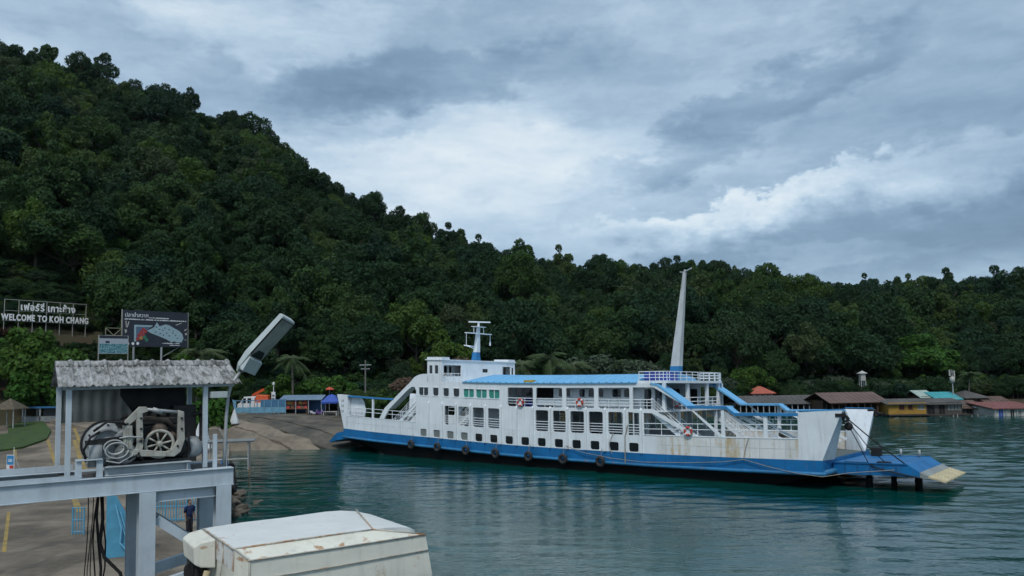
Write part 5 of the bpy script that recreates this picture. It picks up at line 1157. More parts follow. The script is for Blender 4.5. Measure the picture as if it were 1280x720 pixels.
# white sign column
q = bpos(341.5, 117); e = empty('sign_pillar', q, 0, 'slim white sign pillar with lamp top behind the barrier', 'sign')
b = MB(); b.box(-0.28, 0.28, -0.15, 0.15, 0, 3.3); b.build('pillar', sgw, e); b = MB(); b.box(-0.2, 0.2, -0.165, -0.152, 2.6, 2.85); b.box(-0.2, 0.2, -0.165, -0.152, 2.1, 2.4); b.build('marking', M('sign_grey', (0.15, 0.18, 0.2), 0.5), e)
b = MB(); b.tube((0, 0, 3.3), (0, 0, 4.4), 0.06, n=6); b.lathe([(0.03, 0), (0.18, 0.1), (0.16, 0.4), (0.03, 0.5)], (0, 0, 4.3)); b.build('lamp', sgw, e)
# long stall roof + goods
sr0 = bpos(355, 117.5); e = empty('market_stall', sr0, 0, 'long blue roofed market stall with orange goods at the top of the slipway', 'stall')
wd = bpos(404, 117.5).x - sr0.x
b = MB(); b.add([(-0.5, -1.2, 2.15), (wd, -1.2, 2.1), (wd, 1.4, 2.75), (-0.5, 1.4, 2.8), (-0.5, -1.2, 2.08), (wd, -1.2, 2.03), (wd, 1.4, 2.68), (-0.5, 1.4, 2.73)], [(0, 1, 2, 3), (7, 6, 5, 4), (0, 4, 5, 1), (1, 5, 6, 2), (2, 6, 7, 3), (3, 7, 4, 0)]); b.build('roof', M('slate_blue_tin', (0.16, 0.24, 0.33), 0.6, 0.2, 1), e)
b = MB(); b.box(0, wd, 1.3, 1.36, 0, 2.6); b.build('back_wall', M('stall_blue', (0.05, 0.14, 0.30), 0.6, 0.3, 1), e)
for x in (0.1, wd * 0.34, wd * 0.66, wd - 0.1):
    b = MB(); b.box(x - 0.05, x + 0.05, -1.1, -1.0, 0, 2.1); b.build('post', galv, e)
b = MB(); b.box(0.3, wd * 0.64, -0.9, 0.4, 0.7, 0.78); b.box(0.4, 0.5, -0.85, 0.3, 0, 0.7); b.box(wd * 0.6, wd * 0.6 + 0.1, -0.85, 0.3, 0, 0.7); b.build('counter', M('stall_wood', (0.16, 0.09, 0.05), 0.7), e)
gm = [orange, M('goods_red', (0.42, 0.05, 0.05), 0.6), M('goods_yellow', (0.6, 0.34, 0.06), 0.6), M('goods_brown', (0.14, 0.07, 0.04), 0.7)]
for i in range(22):
    x = 0.5 + (wd * 0.6 - 0.6) * ((i * 0.618) % 1); z = 0.8 if i % 2 else 1.45; b = MB(); s = random.uniform(0.16, 0.3)
    b.loft([[(x - s, -0.7, z), (x + s, -0.7, z), (x + s, -0.2, z), (x - s, -0.2, z)], [(x - s * 0.8, -0.62, z + s * 1.6), (x + s * 0.8, -0.62, z + s * 1.6), (x + s * 0.8, -0.25, z + s * 1.6), (x - s * 0.8, -0.25, z + s * 1.6)]])
    o = b.build('goods', gm[i % 4], e)
b = MB(); b.box(0.3, wd * 0.64, -0.75, -0.15, 1.40, 1.44); b.build('shelf', M('stall_wood', (0.16, 0.09, 0.05), 0.7), e)
for i, (px, cc) in enumerate(((392, (0.55, 0.58, 0.66)), (399, (0.25, 0.12, 0.45)))):
    q = bpos(px, 115.5); e = empty('motor_scooter', q, rad(15 + 30 * i), ('pale', 'purple')[i] + ' motor scooter parked in front of the market stall', 'scooter')
    mm = M(('pale', 'purple')[i] + '_scooter_paint', cc, 0.4)
    b = MB(); b.prism([(-0.55, 0.45), (0.1, 0.3), (0.35, 0.35), (0.5, 0.9), (0.42, 0.95), (0.2, 0.5), (-0.1, 0.55), (-0.2, 0.75), (-0.7, 0.8)], -0.16, 0.16, XZ); b.build('body', mm, e, bevel=0.03)
    for x in (-0.55, 0.6):
        b = MB(); b.torus((x, 0, 0.27), (0, 1, 0), 0.2, 0.07, 16, 6); b.build('wheel', black, e, True)
    b = MB(); b.bar((0.6, 0, 0.27), (0.42, 0, 1.0), 0.06, 0.06); b.tube((0.4, -0.3, 1.02), (0.4, 0.3, 1.02), 0.025, n=6); b.build('handlebar', black, e)
    b = MB(); b.box(-0.7, -0.1, -0.12, 0.12, 0.78, 0.86); b.build('seat', black, e, bevel=0.03)
# blue canopy tent and table clutter
q = bpos(414, 116); e = empty('blue_tent', q, 0, 'blue pyramid canopy tent beside the ferry bow', 'tent')
b = MB(); b.add([(-1.3, -1.3, 2.2), (1.3, -1.3, 2.2), (1.3, 1.3, 2.2), (-1.3, 1.3, 2.2), (-0.5, -0.5, 3.1), (0.5, -0.5, 3.1), (0.5, 0.5, 3.1), (-0.5, 0.5, 3.1), (0, 0, 3.3), (-1.3, -1.3, 1.95), (1.3, -1.3, 1.95), (1.3, 1.3, 1.95), (-1.3, 1.3, 1.95)], [(0, 1, 5, 4), (1, 2, 6, 5), (2, 3, 7, 6), (3, 0, 4, 7), (4, 5, 8), (5, 6, 8), (6, 7, 8), (7, 4, 8), (0, 9, 10, 1), (1, 10, 11, 2), (2, 11, 12, 3), (3, 12, 9, 0)]); b.build('canopy', tarp_blue, e)
for x in (-1.25, 1.25):
    for y in (-1.25, 1.25): b = MB(); b.tube((x, y, 0), (x, y, 2.2), 0.04, n=6); b.build('leg', galv, e)
b = MB(); b.box(-1.2, 1.0, -0.9, -0.2, 0.7, 0.76); b.box(-1.1, -1.0, -0.8, -0.3, 0, 0.7); b.box(0.8, 0.9, -0.8, -0.3, 0, 0.7); b.build('table', sgw, e)
q = bpos(411, 121); e = empty('red_parasol', q, 0, 'small orange red parasol above the blue tent', 'parasol'); b = MB(); b.tube((0, 0, 0), (0, 0, 4.2), 0.05, n=6); b.build('pole', galv, e); b = MB(); b.lathe([(0.8, 3.7), (0.78, 3.75), (0.4, 4.0), (0.02, 4.15)], (0, 0, 0), (0, 0, 1), 10); b.build('canopy', M('parasol_red', (0.5, 0.09, 0.05), 0.7), e)
# shelter building left, behind lawn
q = bpos(64, 108); e = empty('bus_shelter', q, 0, 'low grey shelter with blue roof edge behind the lawn', 'shelter')
b = MB(); b.box(-3.2, 4.5, -1.5, 2, 1.9, 2.1); b.build('roof', M('shelter_blue', (0.03, 0.14, 0.30), 0.6), e); b = MB(); b.box(-3.0, 4.4, 1.6, 1.8, 0, 1.9); b.box(-3.0, 4.4, -1.4, -1.25, 0, 0.8); b.build('wall', M('shelter_grey', (0.22, 0.24, 0.25), 0.7, 0.3, 1), e)
for x in (-3.0, -0.6, 1.9, 4.3): b = MB(); b.box(x - 0.08, x + 0.08, -1.4, -1.24, 0, 1.9); b.build('post', galv, e)
q = bpos(14, 101); e = empty('pavilion', q, 0, 'small thatched pavilion on thin pale posts under the trees at far left', 'pavilion')
b = MB(); b.lathe([(2.2, 2.4), (2.15, 2.5), (0.9, 3.3), (0.05, 3.8)], (0, 0, 0), (0, 0, 1), 4); b.build('roof', M('thatch', (0.12, 0.10, 0.07), 0.9, 0.4, 3), e)
for x, y in ((-1.2, -1.2), (1.2, -1.2), (1.2, 1.2), (-1.2, 1.2)): b = MB(); b.tube((x, y, 0), (x, y, 2.6), 0.07, n=6); b.build('post', galv, e)
q = bpos(456, 118); e = empty('utility_pole', q, 0, 'utility pole with crossarm rising behind the ferry left end', 'pole'); b = MB(); b.tube((0, 0, 0), (0, 0, 8.6), 0.14, 0.1); b.build('shaft', M('pole_concrete', (0.16, 0.16, 0.15), 0.8), e); b = MB(); b.box(-0.9, 0.9, -0.06, 0.06, 7.8, 7.92); b.box(-0.7, 0.7, -0.06, 0.06, 7.2, 7.3); b.build('crossarm', galv, e)

# ================================================================== SIGNS ON THE SLOPE
def glyph_mesh(body, size, depth, mat, bold=0.0):
    c = bpy.data.curves.new('glyph', 'FONT'); c.body = body; c.size = size; c.extrude = depth; c.offset = bold; c.resolution_u = 3
    o = bpy.data.objects.new('glyph', c); col.objects.link(o); bpy.context.view_layer.update()
    me = bpy.data.meshes.new_from_object(o); bpy.data.objects.remove(o); bpy.data.curves.remove(c)
    me.materials.append(mat); xs = [v.co.x for v in me.vertices] or [0]
    return me, min(xs), max(xs)
letter_white = M('letter_white', (0.86, 0.88, 0.88), 0.5, 0.06, 1)
def word_sign(parent, pieces, x0, x1, zb, cap, thick, bold):
    """lays glyphs between x0 and x1 with baseline zb; each glyph is an object of its own"""
    data = []; x = 0.0
    for pc in pieces:
        if pc == ' ': x += 0.35; continue
        me, a, b_ = glyph_mesh(pc, 1.0, thick, letter_white, bold); data.append((me, x - a)); x += (b_ - a) + 0.10
    k = (x1 - x0) / (x - 0.10)
    for me, xo in data:
        o = obj('letter', me, parent); o.rotation_euler = (math.pi / 2, 0, 0); o.scale = (k, cap, 1); o.location = (x0 + xo * k, -0.15, zb)
def frame_pose(pA, yA, pB, yB):
    A_ = at(pA[0], pA[1], yA); B_ = at(pB[0], pB[1], yB); return A_, B_, math.atan2(B_.y - A_.y, B_.x - A_.x), (B_ - A_).xy.length
A_, B_, ang, LN = frame_pose((0.0, 399.5), 124, (110.5, 405), 134)
sg = empty('welcome_sign', (A_.x, A_.y, A_.z), ang, 'large white letter welcome sign in Thai and English on a thin steel frame', 'sign')
dzr = (B_.z - A_.z) / LN
word_sign(sg, list("WELCOME") + [' '] + list("TO") + [' '] + list("KOH") + [' '] + list("CHANG"), 0.1, LN - 0.1, 0.0, 1.42, 0.06, 0.035)
word_sign(sg, ["เ", "ฟ", "อ", "ร์", "รี่", ' ', "เ", "ก", "า", "ะ", "ช้", "า", "ง"], 2.85, LN * 0.83, 1.75, 1.55, 0.06, 0.03)
frm = M('sign_frame_steel', (0.36, 0.36, 0.33), 0.5, 0.2, 2, rust=0.2)
for i in range(7):
    x = 0.55 + (LN - 1.0) * i / 6; b = MB(); b.box(x - 0.05, x + 0.05, 0.0, 0.1, -6.2, 3.35); b.build('frame_post', frm, sg)
b = MB(); b.box(0.5, LN - 0.4, 0.0, 0.1, 3.35, 3.44); b.box(0.5, LN - 0.4, 0.02, 0.08, 1.55, 1.62); b.box(0.3, LN - 0.1, 0.02, 0.08, -0.12, -0.05); b.build('frame_rail', frm, sg)
sg.rotation_euler = (0, -math.atan(dzr), ang)
# billboard
A_, B_, ang, LN = frame_pose((153.5, 387), 118, (235, 391), 126)
A2 = at(153.5, 433, 118); BH = A_.z - A2.z
bb = empty('billboard', (A_.x, A_.y, A2.z), ang, 'dark billboard with white Thai heading and pale map shape on the wooded slope', 'billboard')
dkb = M('billboard_dark', (0.028, 0.034, 0.048), 0.5, 0.15, 1)
b = MB(); b.box(0, LN, 0, 0.25, 0, BH); b.build('board', dkb, bb)
b = MB(); b.box(-0.08, 0.0, -0.03, 0.28, -0.05, BH + 0.05); b.box(LN, LN + 0.08, -0.03, 0.28, -0.05, BH + 0.05); b.build('edge_trim', frm, bb)
pale = M('print_pale_blue', (0.36, 0.50, 0.55), 0.5, 0.15, 3); 
def bp(u, v): return (u * LN, (1 - v) * BH)
def print_poly(pts, mat, d, name='print'):
    b = MB(); b.prism([bp(*p) for p in pts], -0.01 - d, -0.004, XZ); return b.build(name, mat, bb)
# board coordinates u (0..1 left to right), v (0..1 top to bottom)
print_poly([(0.36, 0.55), (0.44, 0.48), (0.47, 0.44), (0.51, 0.31), (0.55, 0.42), (0.58, 0.40), (0.64, 0.36), (0.70, 0.38), (0.78, 0.46), (0.86, 0.53), (0.91, 0.62), (0.93, 0.74), (0.90, 0.86), (0.82, 0.86), (0.78, 0.83), (0.74, 0.86), (0.66, 0.78), (0.52, 0.68), (0.42, 0.62)], pale, 0.02, 'map_shape')
print_poly([(0.17, 0.40), (0.45, 0.40), (0.42, 0.45), (0.20, 0.45), (0.20, 0.86), (0.17, 0.86)], pale, 0.012, 'picture_frame')
print_poly([(0.205, 0.455), (0.41, 0.455), (0.34, 0.58), (0.25, 0.80), (0.205, 0.86)], M('print_slate', (0.10, 0.16, 0.26), 0.5), 0.008, 'picture')
for i, (u, v, cc) in enumerate(((0.30, 0.52, 0), (0.27, 0.60, 0), (0.24, 0.68, 0), (0.22, 0.78, 0), (0.33, 0.56, 0), (0.30, 0.66, 0), (0.27, 0.75, 1), (0.32, 0.72, 2), (0.35, 0.80, 2))):
    mcc = (M('print_red', (0.42, 0.05, 0.05), 0.5), M('print_orange', (0.5, 0.25, 0.08), 0.5), M('print_green', (0.05, 0.22, 0.14), 0.5))[cc]
    print_poly([(u - 0.025, v), (u, v - 0.05), (u + 0.03, v - 0.02), (u + 0.025, v + 0.05), (u - 0.01, v + 0.06)], mcc, 0.018 + i * 0.002, 'picture_fruit')
dkp = M('print_dark_teal', (0.05, 0.10, 0.12), 0.5)
for u, v in ((0.50, 0.44), (0.55, 0.50), (0.60, 0.53), (0.49, 0.58), (0.56, 0.62), (0.61, 0.66), (0.66, 0.60), (0.70, 0.68), (0.76, 0.60), (0.80, 0.66), (0.83, 0.74), (0.63, 0.46), (0.70, 0.50), (0.76, 0.54)):
    print_poly([(u - 0.012, v), (u, v - 0.02), (u + 0.018, v), (u, v + 0.025)], dkp, 0.026, 'map_mark')
for u, v in ((0.08, 0.92), (0.155, 0.92), (0.225, 0.91)): print_poly([(u - 0.022, v), (u - 0.012, v - 0.04), (u + 0.012, v - 0.04), (u + 0.022, v), (u + 0.012, v + 0.04), (u - 0.012, v + 0.04)], letter_white, 0.01, 'logo')
for pts in ([(0.04, 0.30), (0.055, 0.30), (0.06, 0.46), (0.05, 0.48)], [(0.085, 0.31), (0.10, 0.33), (0.07, 0.49), (0.06, 0.47)], [(0.03, 0.54), (0.06, 0.53), (0.065, 0.60), (0.04, 0.64)], [(0.94, 0.50), (0.985, 0.46), (0.985, 0.48), (0.945, 0.53)], [(0.95, 0.60), (0.98, 0.58), (0.99, 0.63), (0.96, 0.65)], [(0.80, 0.36), (0.90, 0.29), (0.90, 0.31), (0.81, 0.38)], [(0.95, 0.78), (0.98, 0.77), (0.98, 0.79), (0.95, 0.80)]): print_poly(pts, M('print_cream', (0.48, 0.47, 0.42), 0.5), 0.011, 'print')
def print_text(body, u0, v, u1, size, name='lettering'):
    me, a, b_ = glyph_mesh(body, 1.0, 0.004, letter_white, 0.0); k = (u1 - u0) * LN / max(0.01, b_ - a)
    o = obj(name, me, bb); o.rotation_euler = (math.pi / 2, 0, 0); o.scale = (k, size, 1); o.location = (u0 * LN - a * k, -0.016, (1 - v) * BH)
print_text("ปลาย่ำสวาท", 0.035, 0.185, 0.375, 0.85)
def print_line(u0, u1, v, hgt, seed):
    """a row of strokes too small to read"""
    r = random.Random(seed); b = MB(); u = u0
    while u < u1:
        w_ = r.uniform(0.004, 0.009)
        if r.random() > 0.12:
            (x0, z0), (x1, z1) = bp(u, v), bp(u + w_, v - hgt * r.uniform(0.6, 1.0)); b.box(x0, x1, -0.016, -0.004, z0, z1)
        u += w_ + r.uniform(0.002, 0.004)
    b.build('lettering', letter_white, bb)
print_line(0.395, 0.69, 0.205, 0.035, 1); print_line(0.03, 0.97, 0.265, 0.038, 2); print_line(0.60, 0.86, 0.905, 0.03, 3); print_line(0.70, 0.87, 0.955, 0.028, 4)
for u in (0.17, 0.59): b = MB(); b.tube((u * LN, 0.12, 0), (u * LN, 0.12, -10.0), 0.16, n=10); b.build('post', galv, bb)
b = MB(); b.bar((0.62 * LN, 0.2, -1.5), (0.88 * LN, 0.6, -0.02), 0.1, 0.1); b.build('strut', frm, bb)
# smaller sign with teal print
A_, B_, ang, LN2 = frame_pose((124, 419), 114, (160, 420.5), 117); A2 = at(124, 442, 114); H2 = A_.z - A2.z
s2 = empty('picture_sign', (A_.x, A_.y, A2.z), ang, 'smaller pale sign with teal crowd picture left of the dark billboard', 'sign')
b = MB(); b.box(0, LN2, 0, 0.12, 0, H2); b.build('board', M('sign_pale', (0.42, 0.46, 0.52), 0.5, 0.1, 1), s2)
teal = bpy.data.materials.new('print_teal_mosaic'); teal.use_nodes = True; gg = G(teal.node_tree); pp = teal.node_tree.nodes['Principled BSDF']
gg.put(pp.inputs['Base Color'], gg.ramp(gg.noise(gg.node('ShaderNodeTexCoord').outputs['Object'], 3.5, 5, 0.8), [(0.38, (0.01, 0.05, 0.07)), (0.5, (0.08, 0.26, 0.30)), (0.62, (0.35, 0.5, 0.52))]))
b = MB(); b.box(0.04, LN2 - 0.04, -0.008, -0.002, 0.08, H2 * 0.55); b.build('picture', teal, s2)
b = MB(); b.box(0.04, LN2 - 0.04, -0.008, -0.002, H2 * 0.84, H2 - 0.03); b.box(LN2 * 0.22, LN2 * 0.36, -0.008, -0.002, H2 * 0.58, H2 * 0.70); b.build('header', dkb, s2)
b = MB(); b.box(-0.1, 0.0, 0, 0.14, -9.0, H2 + 0.05); b.build('post', frm, s2); b = MB(); b.box(LN2, LN2 + 0.1, 0, 0.14, -9.0, H2 + 0.05); b.build('post', frm, s2)
wf = M('pale_timber', (0.30, 0.28, 0.19), 0.8, 0.25, 3)
b = MB(); x0, x1 = LN2 * 0.24, LN2 * 0.80; z0, z1 = H2 + 0.05, H2 + 1.15
for q, r in (((x0, z0 - 1), (x0, z1)), ((x1, z0 - 1), (x1, z1)), ((x0, z1), (x1, z1)), ((x0, z1), ((x0 + x1) / 2, z0)), ((x1, z1), ((x0 + x1) / 2, z0)), ((x0, z0), (x1, z0))): b.bar((q[0], 0.3, q[1]), (r[0], 0.3, r[1]), 0.09, 0.09)
b.build('timber_frame', wf, s2)

# ================================================================== STILT VILLAGE ON THE FAR SHORE
HY = 137.0
tin_brown = M('brown_tin_roof', (0.15, 0.095, 0.08), 0.6, 0.25, 0.4, grime=0.2)
tin_grey = M('grey_tin_roof', (0.10, 0.095, 0.09), 0.7, 0.3, 0.4, rust=0.25)
tin_rust = M('rusty_tin_roof', (0.13, 0.085, 0.065), 0.75, 0.35, 0.5, rust=0.3)
tin_teal = M('teal_tin_roof', (0.05, 0.33, 0.36), 0.5, 0.15, 0.5)
tin_pale = M('pale_green_tin_roof', (0.36, 0.45, 0.41), 0.5, 0.15, 0.5)
tile_red = M('orange_tile_roof', (0.42, 0.11, 0.07), 0.7, 0.25, 1.5)
y_wall = M('ochre_plank_wall', (0.38, 0.22, 0.035), 0.7, 0.25, 0.8, grime=0.2)
g_wall = M('grey_plank_wall', (0.085, 0.08, 0.072), 0.8, 0.35, 0.8, grime=0.3)
b_wall = M('brown_plank_wall', (0.12, 0.075, 0.05), 0.8, 0.3, 0.8)
w_wall = M('whitewashed_wall', (0.46, 0.46, 0.43), 0.7, 0.2, 0.8, grime=0.3)
stilt_m = M('wet_stilt_wood', (0.06, 0.052, 0.045), 0.8, 0.4, 2)
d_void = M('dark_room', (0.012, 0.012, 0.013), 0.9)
def house(name, label, cat, px0, px1, yf, ye, yr, Y, depth, wall, roofm, ridge='x', wins=(), posts=0, stilts=0, open_front=False, over=0.5, skew=0.0):
    P0, P1 = at(px0, yf, Y), at(px1, yf, Y); w = P1.x - P0.x
    zf = P0.z * 0.5 + P1.z * 0.5; xm = (px0 + px1) / 2
    zm = lambda y, yy=Y: at(xm, y, yy).z - zf
    he, hr = zm(ye), zm(yr, Y + depth / 2 if ridge == 'x' else Y)
    e = empty(name, (P0.x, Y, zf), skew, label, cat, 'houses along the far shore')
    t = 0.15
    b = MB()
    if open_front: b.box(0, w, depth - t, depth, 0, he); b.box(0, t, depth * 0.35, depth - t, 0, he); b.box(w - t, w, depth * 0.35, depth - t, 0, he)
    else:
        b.wall(0, w, 0, he, [(x0 * w, x1 * w, z0 * he, z1 * he) for x0, x1, z0, z1, *_ in wins], 0, t, XZ, step=50, fil=0)
        b.box(0, t, t, depth, 0, he); b.box(w - t, w, t, depth, 0, he); b.box(t, w - t, depth - t, depth, 0, he)
        if ridge == 'y': b.prism([(0, he), (w, he), (w / 2, hr - 0.1)], 0, t, XZ)
    b.build('wall', wall, e)
    for x0, x1, z0, z1, *mm in wins:
        wn = MB(); wn.box(x0 * w - 0.08, x1 * w + 0.08, -0.05, -0.005, z1 * he, z1 * he + 0.1); wn.box(x0 * w - 0.08, x1 * w + 0.08, -0.05, -0.005, z0 * he - 0.1, z0 * he); wn.box((x0 + x1) / 2 * w - 0.03, (x0 + x1) / 2 * w + 0.03, -0.02, 0.03, z0 * he, z1 * he)
        wo_ = wn.build('window', wall if not mm else mm[0], e)
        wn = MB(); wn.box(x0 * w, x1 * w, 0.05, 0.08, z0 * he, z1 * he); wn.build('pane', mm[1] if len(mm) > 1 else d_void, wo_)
    b = MB(); k = 0.12
    if ridge == 'x':
        b.loft([[(x, -over, he - 0.25), (x, depth / 2, hr), (x, depth + over, he - 0.25), (x, depth + over, he - 0.25 - k), (x, depth / 2, hr - k), (x, -over, he - 0.25 - k)] for x in (-over, w + over)])
    elif ridge == 'y':
        b.loft([[(-over, y, he - 0.3), (w / 2, y, hr), (w + over, y, he - 0.3), (w + over, y, he - 0.3 - k), (w / 2, y, hr - k), (-over, y, he - 0.3 - k)] for y in (-over, depth + over)])
    elif ridge == 'hip':
        c0, c1 = Vector((w * 0.5, depth * 0.5, hr)), 0
        b.add([(-over, -over, he), (w + over, -over, he), (w + over, depth + over, he), (-over, depth + over, he), (w * 0.42, depth * 0.5, hr), (w * 0.58, depth * 0.5, hr), (-over, -over, he - k), (w + over, -over, he - k), (w + over, depth + over, he - k), (-over, depth + over, he - k)],
              [(0, 1, 5, 4), (1, 2, 5), (2, 3, 4, 5), (3, 0, 4), (0, 6, 7, 1), (1, 7, 8, 2), (2, 8, 9, 3), (3, 9, 6, 0), (9, 8, 7, 6)])
    elif ridge == 'mono':
        b.loft([[(x, -over, he - 0.05), (x, depth + over, hr), (x, depth + over, hr - k), (x, -over, he - 0.05 - k)] for x in (-over, w + over)])
    b.build('roof', roofm, e)
    if ridge in ('x', 'mono'):
        bs = MB()
        n_ = int(w / 0.9)
        for i in range(n_ + 1):
            x = w * i / n_; y1, z1 = (depth / 2, hr) if ridge == 'x' else (depth + over, hr)
            bs.bar((x, -over, he - 0.23 if ridge == 'x' else he - 0.03), (x, y1, z1 + 0.02), 0.05, 0.04)
        bs.build('roof_seam', roofm, e)
    for i in range(posts):
        x = 0.1 + (w - 0.2) * i / (posts - 1); b = MB(); b.box(x - 0.09, x + 0.09, -0.2, -0.04, 0, he - 0.2); b.build('post', wall if open_front else galv, e)
    if stilts:
        b = MB(); b.box(-0.3, w + 0.3, -1.2, depth, -0.22, -0.004); b.build('floor', stilt_m, e)
        for i in range(stilts):
            for yy in (-0.9, depth * 0.5):
                x = (w) * (i + 0.2 * random.random()) / (stilts - 1); b = MB(); b.tube((x, yy, -0.2), (x + random.uniform(-.1, .1), yy, -zf - 1.5), 0.11, n=6); b.build('stilt', stilt_m, e)
    return e
house('red_roofed_cottage', 'small white cottage with orange red hipped roof above the dark shed', 'house', 942, 966, 500, 491.5, 483, 156, 4.5, w_wall, tile_red, 'hip', [(0.1, 0.3, 0.2, 0.8), (0.4, 0.6, 0.2, 0.8), (0.7, 0.9, 0.2, 0.8)], over=0.6)
house('long_dark_shed', 'long dark roofed open shed behind the ferry right end', 'shed', 925, 1034, 517, 503, 494, 146, 9, galv, tin_grey, 'x', posts=16, stilts=12, open_front=True)
house('brown_hall', 'open sided stilt hall with brown tin gable roof', 'hall', 1040, 1108, 516, 501, 490, 138, 10, b_wall, tin_brown, 'x', posts=9, stilts=9, open_front=True, over=0.7, skew=rad(4))
house('yellow_house', 'ochre yellow stilt house with two dark shuttered windows', 'house', 1111, 1157, 517.5, 503, 498, 136, 8, y_wall, tin_grey, 'x', [(0.28, 0.42, 0.42, 0.78, b_wall, M('dark_red_shutter', (0.10, 0.02, 0.02), 0.7)), (0.52, 0.64, 0.42, 0.78, b_wall, M('dark_red_shutter', (0.10, 0.02, 0.02), 0.7)), (0.78, 0.95, 0.42, 0.80, w_wall, glass_grey)], stilts=8, skew=rad(-3))
house('grey_house', 'weathered grey stilt house with dark open verandas beside the yellow house', 'house', 1158, 1203, 517.5, 503, 497.5, 136.5, 8, g_wall, tin_grey, 'x', [(0.04, 0.24, 0.0001, 0.8), (0.36, 0.52, 0.0001, 0.8), (0.6, 0.78, 0.3, 0.85, g_wall, glass_grey), (0.8, 0.97, 0.3, 0.85, g_wall, glass_grey)], stilts=8)
house('pale_roofed_house', 'house with pale green tin roof behind the grey stilt house', 'house', 1152, 1168, 503, 495, 487.5, 150, 7, b_wall, tin_pale, 'x', over=0.4)
house('teal_roofed_house', 'house with bright teal tin roof behind the grey stilt house', 'house', 1173, 1200, 505, 497.5, 489.5, 148, 8, w_wall, tin_teal, 'x', [(0.3, 0.5, 0.2, 0.7)], over=0.5)
house('dark_roofed_house', 'brown house with dark hipped roof above the rusty shacks', 'house', 1209, 1232, 507, 497, 488.5, 150, 7, b_wall, tin_grey, 'hip', [(0.2, 0.4, 0.3, 0.8), (0.6, 0.8, 0.3, 0.8)], over=0.7)
house('rusty_shack', 'low shack with rusty brown roof right of the grey stilt house', 'shack', 1204, 1226, 518, 508, 500, 138, 6, g_wall, tin_rust, 'x', [(0.2, 0.5, 0.1, 0.8)], stilts=5)
house('collapsed_shack', 'low shack with sagging pale tin roof between rusty shack and white house', 'shack', 1224, 1242, 519, 511, 506, 137, 5, g_wall, tin_rust, 'mono', [(0.2, 0.6, 0.1, 0.8)], stilts=5, skew=rad(5))
house('white_house', 'white walled stilt house with reddish roof and blue door at right edge', 'house', 1243, 1300, 521, 509.5, 504, 132, 7, w_wall, M('red_tin_roof', (0.24, 0.09, 0.075), 0.6, 0.25, 0.5), 'mono', [(0.10, 0.2, 0.0001, 0.9, w_wall, tarp_blue), (0.36, 0.44, 0.1, 0.8), (0.52, 0.6, 0.2, 0.8, w_wall, glass_grey), (0.78, 0.9, 0.2, 0.8)], stilts=9, posts=5)
house('rear_shack', 'dark roofed shack above the white house at right edge', 'shack', 1236, 1262, 507, 502, 495, 148, 7, g_wall, tin_rust, 'x', over=0.6)
# white sheet lying on the sagging roof
o = MB().loft([[(-1.6, 0, 0), (1.6, 0.2, 0.25), (1.5, 1.4, 0.55), (-1.5, 1.3, 0.2)], [(-1.6, 0, 0.06), (1.6, 0.2, 0.32), (1.5, 1.4, 0.62), (-1.5, 1.3, 0.27)]]).build('loose_sheet', sgw); q = at(1231, 509.5, 136.4); o.location = q; tag(o, 'loose white sheet lying on the sagging shack roof', 'sheet')
# water tank hut and mast tank in the trees
q = at(1078, 476, 158); zg = ground_z(q.x, 158); e = empty('water_tank', (q.x, 158, zg), 0, 'small white tank hut on a stand among the shore trees', 'water tank')
b = MB(); b.box(-0.5, 0.5, -0.5, 0.5, q.z - zg, q.z - zg + 1.5); b.build('tank', w_wall, e, bevel=0.05); b = MB(); b.add([(-0.8, -0.8, q.z - zg + 1.5), (0.8, -0.8, q.z - zg + 1.5), (0.8, 0.8, q.z - zg + 1.5), (-0.8, 0.8, q.z - zg + 1.5), (0, 0, q.z - zg + 2.1)], [(0, 1, 4), (1, 2, 4), (2, 3, 4), (3, 0, 4), (3, 2, 1, 0)]); b.build('roof', w_wall, e)
for x in (-0.45, 0.45):
    for y in (-0.45, 0.45): b = MB(); b.box(x - 0.08, x + 0.08, y - 0.08, y + 0.08, 0, q.z - zg); b.build('leg', galv, e)
q = at(1191, 484, 150); zg = ground_z(q.x, 150); e = empty('cell_mast', (q.x, 150, zg), 0, 'pale mast with round tank and panels beside the shore palm', 'mast'); hh = at(1191, 462, 150).z - zg
b = MB(); b.tube((0, 0, 0), (0, 0, hh), 0.14, 0.09); b.build('shaft', galv, e); b = MB(); b.lathe([(0.05, hh - 2.6), (0.45, hh - 2.4), (0.45, hh - 1.5), (0.05, hh - 1.3)], (0, 0, 0)); b.build('tank', w_wall, e, True); b = MB(); b.box(-0.6, -0.35, -0.1, 0.1, hh - 1.2, hh); b.box(0.3, 0.5, -0.1, 0.1, hh - 1.4, hh - 0.2); b.build('panel', w_wall, e)
# moored longboat by the hall
q = at(1105, 524.5, 0 + 131); e = empty('longtail_boat', (q.x, 131, 0), rad(8), 'small grey wooden boat moored below the brown hall', 'boat')
b = MB(); secs = []
for t_, w_, zk, zt in ((-3.2, 0.05, 0.5, 0.75), (-2.4, 0.5, 0.0, 0.5), (0, 0.75, -0.15, 0.42), (2.2, 0.6, -0.1, 0.45), (2.9, 0.4, 0.1, 0.55)): secs.append([(t_, -w_, zt), (t_, -w_ * 0.6, zk), (t_, w_ * 0.6, zk), (t_, w_, zt), (t_, w_ * 0.85, zt - 0.04), (t_, w_ * 0.5, zk + 0.15), (t_, -w_ * 0.5, zk + 0.15), (t_, -w_ * 0.85, zt - 0.04)])
b.loft(secs); b.build('hull', M('boat_wood', (0.15, 0.15, 0.14), 0.7, 0.3, 2), e)
for x in (-1.2, 0.4, 1.7): b = MB(); b.box(x - 0.12, x + 0.12, -0.6, 0.6, 0.3, 0.34); b.build('thwart', M('boat_wood', (0.15, 0.15, 0.14), 0.7, 0.3, 2), e)
